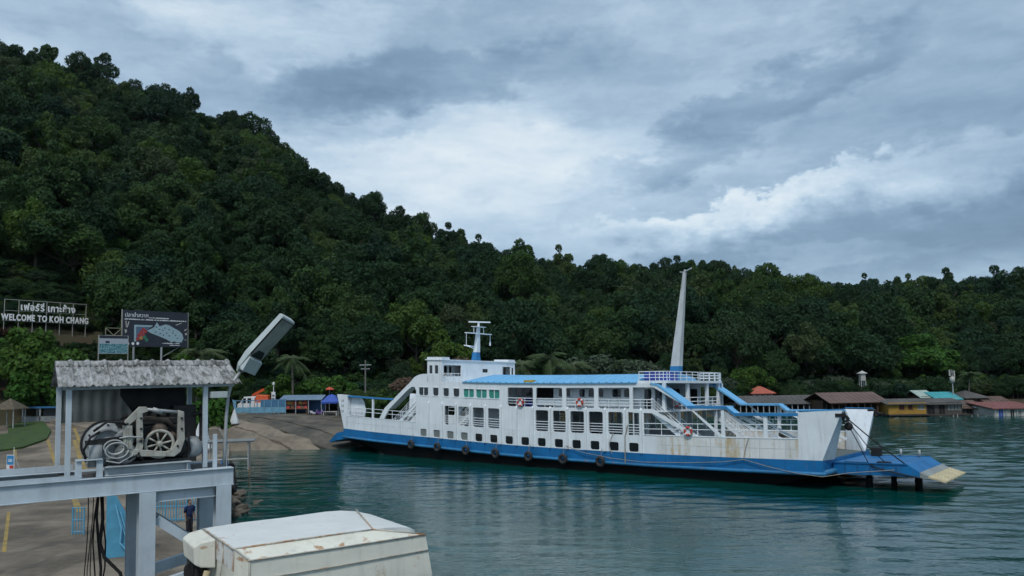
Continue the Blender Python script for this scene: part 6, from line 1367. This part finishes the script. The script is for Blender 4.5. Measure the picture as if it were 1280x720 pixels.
# loose mooring stakes in front of the village
for i, (px, Y, hgt) in enumerate(((1186, 133, 0.7), (1191, 132.5, 0.9), (1209, 133, 0.6), (1216, 133.5, 0.8), (1226, 132, 0.6), (1170, 133, 0.5), (1237, 131.5, 0.8))):
    x = (px - 640) / F_PX * Y; o = MB().lathe([(0.10, -2), (0.09, hgt), (0.01, hgt + 0.02)], (0, 0, 0)).build('mooring_stake', M('pale_stake_wood', (0.20, 0.20, 0.19), 0.8, 0.3, 3), None, True); o.location = (x, Y, 0); tag(o, f'pale wooden stake standing in the water before the stilt houses', 'stake', 'stakes before the stilt houses')

# ================================================================== VEGETATION
def leaf_mat(name, stops, trans=0.25, rough=0.55, var=0.5):
    m = bpy.data.materials.new(name); m.use_nodes = True; t = m.node_tree; t.nodes.clear(); g = G(t)
    out = g.node('ShaderNodeOutputMaterial'); p = g.node('ShaderNodeBsdfPrincipled')
    info = g.node('ShaderNodeObjectInfo'); co = g.node('ShaderNodeTexCoord').outputs['Object']
    c = g.ramp(info.outputs['Random'], [(p_, (c_[0] * 0.86, c_[1] * 1.04, c_[2] * 1.06)) for p_, c_ in stops])
    n = g.noise(co, 0.9, 3, 0.6); n2 = g.noise(co, 5.0, 2, 0.5)
    hsv = g.node('ShaderNodeHueSaturation'); g.put(hsv.inputs['Color'], c)
    g.put(hsv.inputs['Hue'], g.m('ADD', 0.475, g.m('MULTIPLY', n, 0.05))); g.put(hsv.inputs['Value'], g.m('ADD', 1.0 - var * 0.75, g.m('MULTIPLY', g.m('ADD', n, n2), var * 0.75)))
    g.put(p.inputs['Base Color'], hsv.outputs[0]); p.inputs['Roughness'].default_value = rough + 0.1; p.inputs['Specular IOR Level'].default_value = 0.12
    tr = g.node('ShaderNodeBsdfTranslucent'); g.put(tr.inputs[0], hsv.outputs[0])
    mx = g.node('ShaderNodeMixShader'); mx.inputs[0].default_value = trans; t.links.new(p.outputs[0], mx.inputs[1]); t.links.new(tr.outputs[0], mx.inputs[2]); t.links.new(mx.outputs[0], out.inputs[0])
    return m
leaf = leaf_mat('jungle_leaves', [(0.0, (0.018, 0.040, 0.016)), (0.25, (0.026, 0.052, 0.018)), (0.45, (0.020, 0.045, 0.024)), (0.62, (0.046, 0.080, 0.020)), (0.78, (0.032, 0.054, 0.026)), (0.90, (0.070, 0.110, 0.020)), (1.0, (0.055, 0.062, 0.034))])
leaf_bright = leaf_mat('bright_leaves', [(0.0, (0.045, 0.10, 0.016)), (0.5, (0.055, 0.115, 0.022)), (1.0, (0.070, 0.12, 0.022))], 0.3)
leaf_palm = leaf_mat('palm_leaves', [(0.0, (0.050, 0.080, 0.026)), (0.5, (0.066, 0.095, 0.034)), (1.0, (0.085, 0.10, 0.040))], 0.2, 0.45)
leaf_red = leaf_mat('reddish_leaves', [(0.0, (0.12, 0.060, 0.042)), (1.0, (0.14, 0.085, 0.060))], 0.2)
leaf_grey = leaf_mat('grey_green_leaves', [(0.0, (0.062, 0.078, 0.048)), (1.0, (0.085, 0.095, 0.060))], 0.2)
leaf_brown = leaf_mat('red_brown_shrub_leaves', [(0.0, (0.055, 0.025, 0.018)), (1.0, (0.075, 0.035, 0.022))], 0.1)
bark = M('bark', (0.10, 0.085, 0.065), 0.9, 0.4, 2.0, bump=0.5, bscale=6)
def crown_arrays(rng, R, hgt, base, nl, nleaf, leaf_s, rl=(0.16, 0.32), flat=1.0):
    qm = 0.88 if rl[0] < 0.2 else 0.72
    """leaf-clump faces on the outside of many overlapping lobes"""
    L = []; ax_, ay_ = rng.uniform(0.75, 1.2, 2); tx, ty = rng.uniform(-0.25, 0.25, 2)
    for i in range(nl):
        a = rng.uniform(0, 2 * math.pi); el = math.asin(rng.uniform(-0.45, 1.0)); q = rng.uniform(0.25, qm) ** 0.7
        r = rng.uniform(*rl) * R * (1.15 - 0.35 * q)
        z = base + hgt * 0.45 + hgt * 0.52 * q * math.sin(el) + rng.uniform(-0.06, 0.06) * hgt
        L.append((R * q * math.cos(el) * math.cos(a) * ax_ + tx * (z - base), R * q * math.cos(el) * math.sin(a) * ay_ + ty * (z - base), z, r, rng.uniform(0.5, 1.0)))
    L.append((0, 0, base + hgt * 0.5, R * 0.45, 0.8))
    C = np.array([l[:3] for l in L]); Rr = np.array([l[3] for l in L]); D = np.array([l[4] for l in L])
    w = Rr ** 2 * D; idx = rng.choice(len(L), size=nleaf * 2, p=w / w.sum())
    d = rng.normal(size=(nleaf * 2, 3)); d[:, 2] = d[:, 2] + 0.35; d /= np.linalg.norm(d, axis=1)[:, None]
    P = C[idx] + d * (Rr[idx] * rng.uniform(0.70, 1.22, nleaf * 2))[:, None] * np.array([1, 1, flat * 0.85])
    dist = np.linalg.norm((P[:, None, :] - C[None]) / Rr[None, :, None], axis=2); dist[np.arange(len(P)), idx] = 9
    keep = dist.min(axis=1) > 0.70; P, d = P[keep][:nleaf], d[keep][:nleaf]
    n = len(P); nrm = d + rng.normal(size=(n, 3)) * 0.75; nrm[:, 2] += 0.35; nrm /= np.linalg.norm(nrm, axis=1)[:, None]
    t = np.cross(nrm, rng.normal(size=(n, 3))); t /= np.linalg.norm(t, axis=1)[:, None]; b = np.cross(nrm, t)
    s = leaf_s * rng.uniform(0.55, 1.25, n)[:, None]; e = rng.uniform(0.45, 0.8, n)[:, None]
    V = np.stack([P - t * s, P + b * s * e * 0.9 - nrm * s * 0.12, P + t * s * 1.1 - nrm * s * 0.25, P - b * s * e - nrm * s * 0.1], axis=1).reshape(-1, 3)
    return V, n, C, Rr
def quads_mesh(name, V, n, mat):
    me = bpy.data.meshes.new(name); me.vertices.add(4 * n); me.vertices.foreach_set('co', V.astype(np.float32).ravel())
    me.loops.add(4 * n); me.loops.foreach_set('vertex_index', np.arange(4 * n, dtype=np.int32))
    me.polygons.add(n); me.polygons.foreach_set('loop_start', np.arange(0, 4 * n, 4, dtype=np.int32)); me.polygons.foreach_set('loop_total', np.full(n, 4, dtype=np.int32))
    me.materials.append(mat); me.update(); me.validate(); return me
def trunk_mb(rng, h, r, C, lean=0.0):
    b = MB(); top = Vector((lean, lean * 0.4, h))
    b.path([(0, 0, -1.5), (0.02, 0, 0.3), (lean * 0.35, lean * 0.15, h * 0.5), top], [r * 1.3, r * 1.1, r * 0.75, r * 0.4], 7)
    for c in C[:7]: b.path([Vector((lean * 0.3, 0, h * 0.55)), Vector((lean * 0.3, 0, h * 0.55)).lerp(Vector(c), 0.5) + Vector((0, 0, 0.2)), Vector(c)], [r * 0.5, r * 0.3, r * 0.1], 5)
    return b
def tree_kind(seed, R, hgt, base, nl, nleaf, leaf_s, mat, trunk_r=0.25, flat=1.0, rl=(0.16, 0.32)):
    rng = np.random.default_rng(seed); V, n, C, Rr = crown_arrays(rng, R, hgt, base, nl, nleaf, leaf_s, rl, flat)
    cm = quads_mesh('crown', V, n, mat); tb = trunk_mb(rng, base + hgt * 0.5, trunk_r, C, rng.uniform(-0.4, 0.4)); tmh = tb.mesh('trunk', bark, True)
    return cm, tmh
KINDS = [tree_kind(100 + i, R, h, bs, nl * 2, 8000, 0.23, leaf) for i, (R, h, bs, nl) in enumerate(((4.4, 7.0, 2.5, 16), (4.8, 6.4, 3.0, 20), (3.8, 8.0, 2.5, 15), (4.2, 6.0, 3.5, 22), (5.2, 7.4, 3.0, 24), (3.6, 6.8, 3.0, 12)))]
KTALL = [tree_kind(200 + i, R, h, bs, nl, nf, 0.26, leaf, 0.22, fl, (0.24, 0.40)) for i, (R, h, bs, nl, nf, fl) in enumerate(((4.4, 8.5, 4.0, 22, 3600, 0.85), (3.4, 9.2, 3.8, 18, 3200, 0.95), (5.2, 7.8, 5.0, 26, 4000, 0.75), (2.8, 10.0, 3.0, 16, 3000, 1.0)))]
KBRIGHT = [tree_kind(300 + i, R, h, bs, nl, 5200, 0.26, leaf_bright) for i, (R, h, bs, nl) in enumerate(((4.0, 6.0, 1.0, 20), (4.6, 5.4, 0.5, 24)))]
KRED = [tree_kind(330, 4.0, 4.4, 2.5, 14, 2600, 0.24, leaf_red)]
KGREY = [tree_kind(340 + i, 4.6, 4.2, 2.6, 18, 2600, 0.24, leaf_grey) for i in range(2)]
KSHRUB = [tree_kind(350, 2.2, 2.4, 0.0, 12, 1800, 0.2, leaf_brown, 0.06), tree_kind(351, 2.2, 2.6, 0.0, 14, 2200, 0.2, leaf_bright, 0.06)]
def palm_kind(seed, h, nfr, FL=3.6):
    rng = np.random.default_rng(seed); vs = []; tb = MB(); lean = rng.uniform(-0.8, 0.8)
    tp_ = [(lean * (q ** 2), 0.3 * lean * q, -1 + (h + 1) * q) for q in np.linspace(0, 1, 9)]
    tb.path(tp_, [0.2 - 0.07 * q for q in np.linspace(0, 1, 9)], 8)
    top = np.array([lean, 0.3 * lean, h])
    for i in range(nfr):
        a = 2 * math.pi * i * 0.382 + rng.uniform(-.2, .2); up = rng.uniform(-0.35, 1.15); L = FL * rng.uniform(0.8, 1.1); dr = np.array([math.cos(a), math.sin(a), 0]); sdv = np.array([-math.sin(a), math.cos(a), 0])
        pts = [top + dr * L * q * math.cos(up * (1 - 0.4 * q)) * 0.95 + np.array([0, 0, L * (q * math.sin(up) - q * q * (0.55 + 0.25 * math.cos(up)))]) for q in np.linspace(0, 1, 17)]
        tb.path([tuple(p) for p in pts[::4]], [0.05, 0.04, 0.03, 0.02, 0.01], 4)
        for j in range(1, 17):
            q = j / 16; p = pts[j]; f = pts[j] - pts[j - 1]; f /= np.linalg.norm(f); ll = FL * 0.24 * (math.sin(math.pi * min(1, q * 0.9 + 0.12)) + 0.15)
            for s in (-1, 1):
                o_ = (sdv * s * 0.75 + f * 0.45 + np.array([0, 0, -0.35 - 0.3 * rng.random()])) * ll
                wv_ = f * 0.075
                vs += [p - wv_, p + wv_, p + o_ + wv_ * 0.2, p + o_ - wv_ * 0.2]
    V = np.array(vs); return quads_mesh('crown', V, len(V) // 4, leaf_palm), tb.mesh('trunk', M('palm_bark', (0.17, 0.155, 0.13), 0.9, 0.3, 3), True)
KPALM = [palm_kind(400, 8.0, 20), palm_kind(401, 6.5, 22), palm_kind(402, 9.5, 18)]
def plant(kind, name, label, cat, x, y, z, sc, rz, group=None, sz=None):
    e = empty(name, (x, y, z), rz, label, cat, group); s = (sc, sc, sz or sc)
    obj('trunk', kind[1], e, scl=s); obj('crown', kind[0], e, scl=s); return e
def plant_px(kind, name, label, cat, px, ytop, Y, h_kind, group=None, width=1.0, zbase=None):
    """stands on the ground at depth Y with its top at picture height ytop"""
    x = (px - 640) / F_PX * Y; zb = ground_z(x, Y) if zbase is None else zbase; zt = at(px, ytop, Y).z
    s = max(0.2, (zt - zb) / h_kind); return plant(kind, name, label, cat, x, Y, zb, s * width, random.uniform(0, 6.28), group, s)
# --- forest: points over the slopes
rng = np.random.default_rng(11)
pts = []
Yv = 104.0
while Yv < 440:
    step = 4.7 + (Yv - 104) * 0.006
    for X in np.arange(-0.9 * Yv, 0.9 * Yv, step):
        x = X + rng.uniform(-0.45, 0.45) * step; y = Yv + rng.uniform(-0.45, 0.45) * step; px = 640 + F_PX * x / y
        if not (-160 < px < 1440): continue
        B, R_ = footY(px), ridgeY(px)
        lo = B + (2 if px > 450 else 3)
        if y < lo or y > R_ + 14: continue
        if -40 < px < 138 and y < 141: continue          # clearing of the welcome sign
        if 112 <= px < 250 and y < 129: continue         # clearing of the billboards
        if 250 <= px < 440 and y < 130: continue
        if px > 900 and y < 164: continue
        pts.append((x, y, ground_z(x, y), px))
    Yv += step * 0.86
under = []
for px in np.arange(-160, 1440, 9.0):
    S_, B_u = shoreY(px), footY(px)
    for y in np.arange(max(S_ + 9, 127 if px < 450 else 0), B_u + 16, 3.2):
        p_ = px + rng.uniform(-4, 4); y_ = y + rng.uniform(-1.5, 1.5); x = (p_ - 640) / F_PX * y_
        if p_ < 255 and y_ < (142 if p_ < 145 else 129): continue
        if p_ > 900 and y_ < (166 if 925 < p_ < 985 else 152): continue
        under.append((x, y_, ground_z(x, y_)))
for px in np.arange(-40, 255, 7.0):
    for y in np.arange(125 if px < 122 else 119, 146, 2.6):
        p_ = px + rng.uniform(-3, 3); y_ = y + rng.uniform(-1.2, 1.2); x = (p_ - 640) / F_PX * y_
        if p_ < 125 and y_ < 124 + (p_ + 5) / 115 * 10 + 6.0: continue
        if 120 <= p_ < 240 and y_ < (138 if p_ < 142 else 128): continue
        under.append((x, y_, ground_z(x, y_)))
bank_pts = []
for p_ in np.arange(-30, 125, 3.5):
    for k in range(4):
        q_ = p_ + rng.uniform(-2, 2); y_ = 124 + (q_ + 5) / 115 * 10 + 1.6 + 1.4 * k + rng.uniform(-0.5, 0.5); x = (q_ - 640) / F_PX * y_; bank_pts.append((x, y_, ground_z(x, y_)))
for p_ in np.arange(45, 128, 4.0):
    for y_ in np.arange(119, 124 + (p_ + 5) / 115 * 10 - 2.5, 2.0):
        x = (p_ + rng.uniform(-2, 2) - 640) / F_PX * y_; bank_pts.append((x, y_, ground_z(x, y_)))
# sizes and kinds
rec = []
for (x, y, z, px) in pts:
    k = int(rng.integers(0, 6)); s = float(0.58 + 1.0 * rng.random() ** 1.6); szz = s * float(rng.uniform(0.9, 1.45))
    R_ = ridgeY(px)
    if y > R_ - 30 and rng.random() < 0.25: szz *= 0.8
    rec.append((x, y, z - 0.8, k, s, szz, float(rng.uniform(0, 6.28)), s / y))
order = sorted(range(len(rec)), key=lambda i: -rec[i][7])
near = order[:280]; far_ = order[280:]
zone = lambda px: 'steep left hillside' if px < 420 else 'slope behind the ferry' if px < 760 else 'slope behind the ferry mast' if px < 1000 else 'slope behind the stilt houses'
for i in near:
    x, y, z, k, s, szz, rz, _ = rec[i]; px = 640 + F_PX * x / y
    plant(KINDS[k], 'jungle_tree', f'dense dark green forest tree low on the {zone(px)}', 'tree', x, y, z, s, rz, f'forest trees low on the {zone(px)}', szz)
# the rest of the wood as one mass
src = bpy.data.collections.new('forest_sources')
def merged(kind, name):
    me = bpy.data.meshes.new(name); import bmesh as _b
    bm_ = _b.new(); bm_.from_mesh(kind[0]); nf = len(bm_.faces); bm_.from_mesh(kind[1]); bm_.faces.ensure_lookup_table()
    for f in bm_.faces[nf:]: f.material_index = 1
    bm_.to_mesh(me); bm_.free(); me.materials.append(kind[0].materials[0]); me.materials.append(bark); return me
for i, k in enumerate(KINDS + KTALL): src.objects.link(bpy.data.objects.new(f'forest_tree_{i:02d}', merged(k, f'forest_tree_{i:02d}')))
for (x, y, z) in under:
    s = float(rng.uniform(0.30, 0.55)); rec.append((x, y, z - 0.9, int(rng.integers(0, 6)), s * 1.15, s * 0.8 if x / y < -0.4 else s, float(rng.uniform(0, 6.28)), 0)); far_.append(len(rec) - 1)
for (x, y, z) in bank_pts:
    s = float(rng.uniform(0.18, 0.30)); rec.append((x, y, z - 0.7, int(rng.integers(0, 6)), s, s, float(rng.uniform(0, 6.28)), 0)); far_.append(len(rec) - 1)
fm = bpy.data.meshes.new('forest'); fm.from_pydata([rec[i][:3] for i in far_], [], [])
at1 = fm.attributes.new('kind_index', 'INT', 'POINT'); at2 = fm.attributes.new('tree_scale', 'FLOAT_VECTOR', 'POINT'); at3 = fm.attributes.new('tree_turn', 'FLOAT_VECTOR', 'POINT')
kinds_f = []
for i in far_:
    x, y, z, k, s, szz, rz, _ = rec[i]; px = 640 + F_PX * x / y
    kinds_f.append(6 + int(rng.integers(0, 4)) if (rec[i][7] > 0 and rng.random() < (0.06 if y > ridgeY(px) - 12 else 0.035)) else k)
at1.data.foreach_set('value', kinds_f)
at2.data.foreach_set('vector', np.array([(rec[i][4], rec[i][4], rec[i][5]) for i in far_], dtype=np.float32).ravel())
at3.data.foreach_set('vector', np.array([(0, 0, rec[i][6]) for i in far_], dtype=np.float32).ravel())
fo = bpy.data.objects.new('forest', fm); col.objects.link(fo); tag(fo, 'dense dark green forest covering the upper hillsides', 'forest', kind='stuff')
ng = bpy.data.node_groups.new('forest_scatter', 'GeometryNodeTree'); ng.interface.new_socket('Geometry', in_out='INPUT', socket_type='NodeSocketGeometry'); ng.interface.new_socket('Geometry', in_out='OUTPUT', socket_type='NodeSocketGeometry')
gi = ng.nodes.new('NodeGroupInput'); go = ng.nodes.new('NodeGroupOutput'); ip = ng.nodes.new('GeometryNodeInstanceOnPoints'); ci = ng.nodes.new('GeometryNodeCollectionInfo')
ci.inputs['Collection'].default_value = src; ci.inputs['Separate Children'].default_value = True; ci.inputs['Reset Children'].default_value = True
def named(n_, dt):
    a = ng.nodes.new('GeometryNodeInputNamedAttribute'); a.data_type = dt; a.inputs['Name'].default_value = n_; return a.outputs[0]
ip.inputs['Pick Instance'].default_value = True
for s_, d_ in ((gi.outputs[0], ip.inputs['Points']), (ci.outputs[0], ip.inputs['Instance']), (named('kind_index', 'INT'), ip.inputs['Instance Index']), (named('tree_turn', 'FLOAT_VECTOR'), ip.inputs['Rotation']), (named('tree_scale', 'FLOAT_VECTOR'), ip.inputs['Scale']), (ip.outputs[0], go.inputs[0])): ng.links.new(s_, d_)
fo.modifiers.new('scatter', 'NODES').node_group = ng
print('forest', len(near), len(far_))
# --- trees one can single out
def ridge_tree(kind, hk, label, px, ytop, dY=-3, width=1.0): return plant_px(kind, 'emergent_tree', label, 'tree', px, ytop + 2, ridgeY(px) + dY, hk, 'tall trees on the skyline', width * 0.66)
ridge_tree(KTALL[1], 13.5, 'tallest open crowned tree on the left hilltop skyline', 50, 38, -2, 1.0)
ridge_tree(KTALL[2], 13.6, 'flat topped tree right of the tallest one on the left hilltop', 92, 52, -2)
ridge_tree(KTALL[0], 13.0, 'small open tree on the hilltop skyline above the billboard', 128, 60, -2)
ridge_tree(KTALL[1], 13.5, 'slim tree on the skyline in the upper part of the left slope', 235, 95, -4)
ridge_tree(KTALL[2], 13.6, 'wide tree leaning out over the left slope skyline', 318, 130, -4, 1.2)
ridge_tree(KTALL[3], 13.5, 'slim tree on the falling skyline, middle of the slope', 395, 205, -3)
ridge_tree(KTALL[0], 13.0, 'round crowned tree on the falling skyline above the ferry', 465, 236, -3)
ridge_tree(KTALL[1], 13.5, 'lone round tree on the skyline above the radar mast', 584, 292, -3)
ridge_tree(KTALL[3], 13.5, 'slender open tree on the skyline, right of the lone round tree', 612, 300, -3)
ridge_tree(KTALL[0], 13.0, 'broad dark tree at the low notch of the skyline', 632, 303, -3, 1.1)
ridge_tree(KTALL[2], 13.6, 'broad tree on the middle ridge skyline left of the signal mast', 672, 312, -3, 1.2)
ridge_tree(KTALL[1], 13.5, 'pointed tree on the middle ridge skyline', 770, 314, -3)
ridge_tree(KTALL[2], 13.6, 'flat crowned tree behind the tip of the signal mast', 838, 323, -3, 1.2)
ridge_tree(KTALL[0], 13.0, 'broad tree on the middle ridge right of the signal mast', 900, 318, -3, 1.1)
ridge_tree(KTALL[1], 13.5, 'small round tree beside the broad ridge tree', 922, 319, -3, 0.8)
ridge_tree(KTALL[2], 13.6, 'flat topped tree where the middle ridge drops to the right', 980, 333, -3, 1.2)
ridge_tree(KTALL[0], 13.0, 'spreading tree at the left end of the right hand ridge', 1165, 336, -4, 1.3)
ridge_tree(KTALL[1], 13.5, 'thin open tree between the two big right hand ridge trees', 1200, 341, -4, 0.9)
ridge_tree(KTALL[2], 13.6, 'tall spreading tree on the right hand ridge', 1232, 335, -4, 1.3)
ridge_tree(KTALL[0], 13.0, 'dark tree on the right hand ridge at the picture edge', 1268, 342, -4, 1.2)
KBH = (7.0, 5.9)
def bright(px, ytop, Y, label, k=0, w=1.0): return plant_px(KBRIGHT[k], 'leafy_tree', label, 'tree', px, ytop, Y, KBH[k], 'bright leafy trees near the shore', w)
bright(24, 414, 112, 'bright green leafy tree below the welcome sign at the left edge', 0, 0.9)
bright(-22, 418, 113, 'bright green leafy tree cut by the left picture edge', 1, 0.9)
bright(70, 428, 114, 'green leafy tree below the end of the welcome sign lettering', 1, 0.8)
bright(52, 452, 109.5, 'lower green tree in front, left of the shelter roof', 1, 0.9)
bright(96, 470, 111, 'green tree behind the left end of the shelter roof', 0, 0.8)
bright(158, 446, 110, 'green tree behind the shelter ridge below the small picture sign', 1, 0.7)
bright(225, 446, 112, 'yellowish green tree behind the shelter below the billboard', 0, 0.7)
bright(251, 492, 100, 'bright green bush seen under the shelter roof', 1, 0.8)
bright(355, 470, 124, 'leafy tree above the market stall', 0, 1.1)
bright(408, 466, 123, 'light green leafy tree behind the blue tent', 1, 0.9)
bright(436, 480, 124, 'green bush behind the ferry bow', 0, 0.9)
bright(380, 478, 127, 'small leafy tree between stall and tent', 1, 0.9)
bright(1150, 420, 172, 'big bright green tree above the yellow stilt house', 0, 1.3)
bright(935, 455, 166, 'bright green tree behind the small red roofed cottage', 1, 0.9)
bright(100, 285, 200, 'bright green crowned tree high on the left hillside', 0, 1.0)
def bright_on_slope(px, Y, label, k, sc):
    x = (px - 640) / F_PX * Y; plant(KBRIGHT[k], 'leafy_tree', label, 'tree', x, Y, ground_z(x, Y) + 0.6, sc, random.uniform(0, 6), 'bright leafy trees on the left hillside', sc * 1.15)
for i, (px, Y, lab) in enumerate(((95, 222, 'yellow green tree high on the left hillside, upper of the bright ones'), (18, 205, 'yellow green tree near the left picture edge, half way up the hill'), (112, 196, 'bright green tree on the left hillside above the gap between sign and billboard'), (38, 172, 'bright green tree just above the welcome sign'), (175, 180, 'bright green tree on the slope above the billboard'), (235, 165, 'yellow green tree on the slope between billboard and street lamp'), (300, 176, 'bright green tree on the slope above the street lamp head'), (205, 222, 'light green tree high on the middle of the left hillside'), (420, 190, 'light green tree on the slope above the slipway'), (145, 160, 'bright green tree close behind the dark billboard'))):
    bright_on_slope(px, Y, lab, i % 2, 1.0 + 0.12 * (i % 3))
for i, (px, yt, Y) in enumerate(((575, 442, 135), (508, 468, 128), (545, 470, 128))): plant_px(KRED[0], 'reddish_tree', ('reddish brown flowering tree behind the radar mast', 'reddish tree behind the ferry left stair', 'reddish tree behind the wheelhouse wing')[i], 'tree', px, yt, Y, 6.9, 'reddish trees behind the ferry')
for i, (px, yt, Y) in enumerate(((1010, 476, 163), (1045, 470, 166), (1000, 482, 160), (1098, 478, 160), (745, 445, 140), (790, 452, 146), (1262, 484, 158), (1278, 480, 160), (892, 472, 160))): plant_px(KGREY[i % 2], 'spreading_tree', ('grey green spreading tree behind the long dark shed', 'tall grey green tree right behind the long dark shed', 'low grey green tree beside the red roofed cottage', 'grey green tree behind the brown hall roof', 'grey green tree right of the palms behind the ferry roof', 'grey green tree behind the upper deck rail', 'pale shrubby tree above the white stilt house', 'pale shrubby tree at the right picture edge', 'grey green tree behind the ferry lounge roof')[i], 'tree', px, yt, Y, 6.7, 'spreading trees on the far shore', 1.25)
palms = [(366, 432, 122, 'tall coconut palm above the market stall', 2, 12.0), (243, 421, 116, 'coconut palm between billboard and street lamp', 0, 10.4), (690, 428, 132, 'largest coconut palm behind the ferry roof', 0, 10.4), (655, 436, 134, 'coconut palm just right of the wheelhouse', 1, 8.9), (717, 438, 135, 'coconut palm right of the largest one behind the roof', 1, 8.9), (632, 440, 137, 'coconut palm partly behind the wheelhouse', 2, 12.0), (766, 440, 142, 'coconut palm behind the roof, right of centre', 0, 10.4), (1206, 458, 153, 'coconut palm above the teal roofed house', 0, 10.4), (1120, 470, 162, 'small palm behind the yellow house', 1, 8.9)]
for px, yt, Y, lab, k, hk in palms: plant_px(KPALM[k], 'coconut_palm', lab, 'palm', px, yt, Y, hk, 'coconut palms along the shore', 1.15)
# red-brown shrubs under the welcome sign, bushes on the cleared slope
for i in range(54):
    px = -30 + 150 * (i * 0.618 % 1); Y = 117 + 9 * (i * 0.382 % 1) + max(0, px) / 110 * 8; x = (px - 640) / F_PX * Y; z = ground_z(x, Y)
    plant(KSHRUB[0], 'shrub', 'red brown shrub on the bank below the welcome sign', 'shrub', x, Y, z - 0.2, random.uniform(0.5, 0.8), random.uniform(0, 6), 'red brown shrubs below the welcome sign', random.uniform(0.35, 0.55))
for i in range(60):
    px = -150 + 590 * (i * 0.618 % 1); Y = 110 + 26 * (i * 0.382 % 1)
    if 255 < px < 450 and Y < 128: Y = 128 + 6 * random.random()
    if px < 145 and 115 < Y: continue
    x = (px - 640) / F_PX * Y; z = ground_z(x, Y); s = random.uniform(0.6, 1.0)
    if 110 < px < 250 and Y < 126: s *= 0.45
    plant(KSHRUB[1], 'shrub', 'low green shrub on the cleared slope at the hill foot', 'shrub', x, Y, z - 0.2, s, random.uniform(0, 6), 'green shrubs at the hill foot', s)

# ================================================================== AIR
hb = MB(); hb.box(-420, 420, -30, 640, -8, 170)
hm = bpy.data.materials.new('thin_sea_haze'); hm.use_nodes = True; ht = hm.node_tree; ht.nodes.clear()
hv = ht.nodes.new('ShaderNodeVolumePrincipled'); ho = ht.nodes.new('ShaderNodeOutputMaterial'); ht.links.new(hv.outputs[0], ho.inputs['Volume'])
hv.inputs['Color'].default_value = (0.80, 0.88, 1.0, 1); hv.inputs['Density'].default_value = 0.00003; hv.inputs['Anisotropy'].default_value = 0.2
tag(hb.build('haze', hm), kind='stuff')
scene.cycles.volume_bounces = 0
